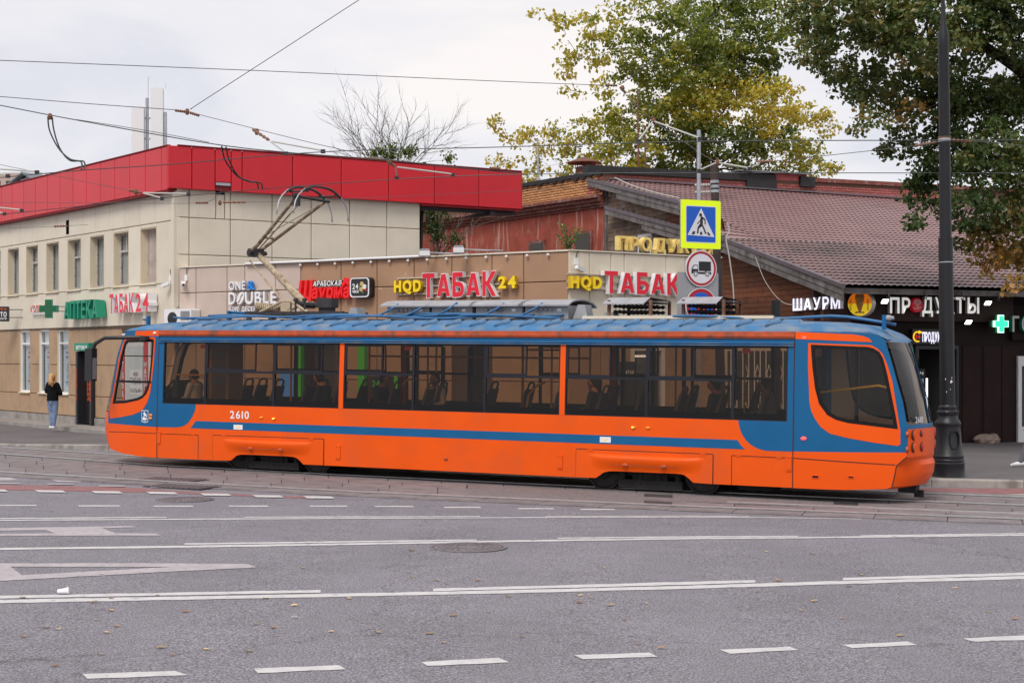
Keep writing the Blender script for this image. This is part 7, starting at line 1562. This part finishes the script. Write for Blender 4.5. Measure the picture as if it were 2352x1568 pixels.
def hand(mb, w_, d, n, s=1.0):
    """palm from the wrist w_ along d, with four curled fingers and a thumb; n = palm normal"""
    w_, d, n = Vector(w_), Vector(d).normalized(), Vector(n).normalized(); x = d.cross(n)
    limb(mb, [w_, w_ + d * .045 * s, w_ + d * .085 * s], [.024 * s, .032 * s, .03 * s], 8)
    for i, ln in enumerate((.06, .07, .066, .052)):
        b = w_ + d * .09 * s + x * (-.027 + .018 * i) * s; m = b + d * ln * .55 * s + n * .008; e = m + d * ln * .3 * s + n * ln * .4 * s; limb(mb, [b, m, e], [.0095 * s, .0088 * s, .0075 * s], 6)
    b = w_ + d * .03 * s - x * .028 * s; limb(mb, [b, b + (d * .4 - x).normalized() * .035 * s, b + (d * .9 - x * .8 + n * .3).normalized() * .06 * s], [.012 * s, .011 * s, .009 * s], 6)
# woman by the shop windows, seen from behind
wp = gp(121, 985, .14); hsc = 128 / F * wp.y / 1.64
fwm = Matrix.Translation(wp) @ Matrix.Rotation(R(-18), 4, 'Z') @ Matrix.Scale(hsc, 4)
wo = thing('person', 'person in black jacket and blue jeans with blond ponytail, seen from behind', 'person', fwm)
bd = MB(); hc = (-.03, .02, 1.52); head(bd, hc, .108, (-.45, .89))
limb(bd, [(-.02, .0, 1.3), (-.03, .01, 1.45)], [.06, .052]); limb(bd, [(0, 0, .9), (0, 0, 1.1), (-.01, .0, 1.3)], [.14, .13, .14], 12, .7)
limb(bd, [(-.16, 0, 1.3), (-.21, .05, 1.06), (-.12, .2, 1.2), (-.07, .2, 1.36)], [.05, .042, .034, .026]); hand(bd, (-.07, .2, 1.36), (.1, -.3, .8), (.3, -.8, -.3))
limb(bd, [(.16, 0, 1.3), (.2, .08, 1.06), (.02, .2, 1.04)], [.05, .042, .03]); hand(bd, (.02, .2, 1.04), (-1, .1, .1), (0, -1, 0))
for sx, kx, fx in ((-.085, -.06, -.035), (.085, .075, .05)): limb(bd, [(sx, 0, .88), (kx, .02, .47), (fx, -.01, .1)], [.08, .055, .035])
body = fused(bd, 'body', 'skin', wo, .011, 3); features(body, hc, .108, (-.45, .89))
jk = MB(); limb(jk, [(0, 0, .84), (0, 0, .95), (0, 0, 1.12), (-.01, 0, 1.27), (-.015, 0, 1.36)], [.185, .18, .165, .175, .09], 16, .72)
limb(jk, [(-.15, 0, 1.31), (-.235, .04, 1.08), (-.2, .12, 1.06), (-.12, .2, 1.2), (-.09, .2, 1.3)], [.075, .066, .062, .052, .045]); limb(jk, [(.15, 0, 1.31), (.225, .05, 1.08), (.2, .11, 1.04), (.05, .2, 1.04)], [.075, .066, .062, .048])
fused(jk, 'jacket', 'jacket_black', wo, .014, 4)
jn = MB(); limb(jn, [(0, 0, .92), (0, 0, .82)], [.165, .175], 14, .75)
for sx, kx, fx in ((-.085, -.06, -.035), (.085, .075, .05)): limb(jn, [(sx, 0, .82), (sx * .95, .01, .65), (kx, .02, .47), (fx, .0, .25), (fx, -.01, .1)], [.1, .092, .07, .058, .048])
fused(jn, 'jeans', 'denim', wo, .012, 3)
hr = MB(); hr.ball((-.02, -.01, 1.545), (.1, .108, .105), 14, 10); limb(hr, [(.0, -.1, 1.53), (.03, -.15, 1.47), (.06, -.16, 1.36), (.085, -.14, 1.27)], [.05, .068, .07, .03]); limb(hr, [(.02, -.12, 1.5), (.0, -.15, 1.4), (.0, -.14, 1.3)], [.04, .05, .02])
fused(hr, 'hair', 'hair_blond', wo, .012, 2); MB().ball((.02, -.125, 1.525), .028, 8, 6).obj('hair_tie', 'cloth_light', wo)
for fx in (-.035, .05): s_ = MB(); limb(s_, [(fx, -.06, .05), (fx - .01, .04, .045), (fx - .025, .13, .035)], [.045, .046, .034]); s_.v = [Vector((v.x, v.y, max(v.z, .0))) for v in s_.v]; s_.obj('shoe', 'shoe_white', wo, True)
# pedestrian just entering at the right edge
wp = gp(2378, 1072, .14); fp2 = Matrix.Translation(wp) @ Matrix.Rotation(R(80), 4, 'Z')
pe = thing('person', 'person in a yellow jacket and white shoes walking on the pavement', 'person', fp2)
bd = MB(); hc = (0, .03, 1.6); head(bd, hc, .11, (0, 1)); limb(bd, [(0, 0, 1.38), (0, .01, 1.52)], [.06, .052]); limb(bd, [(0, 0, .95), (0, 0, 1.15), (0, 0, 1.36)], [.14, .13, .14], 12, .7)
for sx, ey, wy in ((-.2, .04, .2), (.2, -.08, -.02)): limb(bd, [(sx * .85, 0, 1.36), (sx * 1.2, ey, 1.1), (sx * 1.2, wy, .9)], [.05, .042, .03]); hand(bd, (sx * 1.2, wy, .9), (0, .35, -1), (-sx, .3, 0))
for sx, ky, fy in ((-.09, .16, .3), (.09, .02, -.28)): limb(bd, [(sx, 0, .92), (sx, ky, .5), (sx, fy, .1)], [.085, .058, .038])
body = fused(bd, 'body', 'skin', pe, .013, 3); features(body, hc, .11, (0, 1))
jk = MB(); limb(jk, [(0, 0, .84), (0, 0, 1.1), (0, 0, 1.33), (0, 0, 1.44)], [.19, .175, .18, .09], 14, .75)
for sx, ey, wy in ((-.2, .04, .17), (.2, -.08, -.04)): limb(jk, [(sx * .85, 0, 1.37), (sx * 1.2, ey, 1.1), (sx * 1.2, wy, .95)], [.085, .075, .062])
fused(jk, 'jacket', 'jacket_yellow', pe, .014, 4)
jn = MB(); limb(jn, [(0, 0, .95), (0, 0, .86)], [.16, .17], 12, .75)
for sx, ky, fy in ((-.09, .16, .3), (.09, .02, -.28)): limb(jn, [(sx, 0, .86), (sx, ky, .5), (sx, fy, .12)], [.105, .075, .055])
fused(jn, 'trousers', 'cloth_grey', pe, .014, 3); hr = MB(); hr.ball((0, .0, 1.63), (.1, .105, .1), 12, 8); limb(hr, [(0, -.08, 1.6), (0, -.09, 1.42)], [.07, .05]); fused(hr, 'hair', 'hair_dark', pe, .014, 2)
for fx, fy, fz in ((-.09, .34, .02), (.09, -.3, .05)): s_ = MB(); limb(s_, [(fx, fy - .08, .05 + fz), (fx, fy + .04, .045 + fz), (fx, fy + .14, .035 + fz * .3)], [.045, .046, .034]); s_.obj('shoe', 'shoe_white', pe, True)
# seated passengers
def passenger(u, y, face, top, hair, label, lean_=.0, long_hair=False, scale=1.0):
    f = FT @ Matrix.Translation((u, y, 1.2)) @ Matrix.Rotation(face, 4, 'Z') @ Matrix.Scale(scale, 4)        # local +y is forward, origin on the seat
    p = thing('person', label, 'person', f); bd = MB(); hc = (0, .05 + lean_, .66); head(bd, hc, .105, (0, 1)); limb(bd, [(0, lean_ * .5, .46), (0, .03 + lean_, .6)], [.055, .05]); limb(bd, [(0, -.02, .1), (0, -.02, .3), (0, lean_ * .4, .46)], [.14, .135, .13], 10, .7)
    for sx in (-1, 1):
        limb(bd, [(sx * .17, 0, .45), (sx * .22, .05, .2), (sx * .1, .26, .14)], [.048, .04, .03]); hand(bd, (sx * .1, .26, .14), (-sx * .6, .7, 0), (0, 0, -1), .95); limb(bd, [(sx * .09, .0, .08), (sx * .1, .38, .06), (sx * .1, .4, -.36)], [.08, .06, .04])
    b = fused(bd, 'body', 'skin', p, .014, 2); features(b, hc, .105, (0, 1))
    jk = MB(); limb(jk, [(0, -.02, .04), (0, -.02, .28), (0, lean_ * .4, .44), (0, lean_ * .6, .52)], [.185, .17, .17, .08], 12, .75)
    for sx in (-1, 1): limb(jk, [(sx * .16, 0, .45), (sx * .225, .05, .2), (sx * .11, .24, .15)], [.075, .06, .048])
    fused(jk, 'jacket', top, p, .016, 3); jn = MB()
    for sx in (-1, 1): limb(jn, [(sx * .09, .0, .08), (sx * .1, .38, .06), (sx * .1, .4, -.33)], [.1, .078, .055])
    fused(jn, 'trousers', 'cloth_dark', p, .016, 2); h = MB(); h.ball((0, .01 + lean_, .695), (.098, .105, .098), 12, 8); h.ball((0, -.02 + lean_, .65), (.09, .085, .09), 12, 8)
    if long_hair: limb(h, [(0, -.06 + lean_, .68), (0, -.07 + lean_, .5)], [.075, .05])
    fused(h, 'hair', hair, p, .014, 2)
    for sx in (-1, 1): MB().ball((sx * .1, .45, -.4), (.045, .11, .045), 8, 6).obj('shoe', 'black_plastic', p, True)
    return p
PX = R(90)                                                                       # facing the driver's end (-x)
passenger(5.0, .5, PX, 'cloth_dark', 'hair_dark', 'seated passenger in dark clothes with head bowed behind the first window pillar', .1)
passenger(6.05, .95, -PX, 'cloth_dark', 'hair_dark', 'seated passenger in dark jacket looking down beside the yellow seat handle', .08)
passenger(7.3, .93, R(170), 'cloth_light', 'hair_dark', 'seated passenger in a pale shirt facing the street in the middle window')
passenger(10.85, .5, PX, 'cloth_dark', 'hair_dark', 'seated passenger in dark clothes with long hair in the window past the second orange pillar', .0, True)
passenger(13.0, .9, PX, 'cloth_dark', 'hair_dark', 'seated passenger with short dark hair in the rear windows next to the blue corner')
passenger(13.9, 1.1, PX, 'cloth_grey', 'hair_dark', 'seated passenger in a grey top at the rearmost side window', .03)
passenger(1.75, .6, PX, 'cloth_light', 'hair_dark', 'driver in a pale cap and shirt behind the cab window', .02)
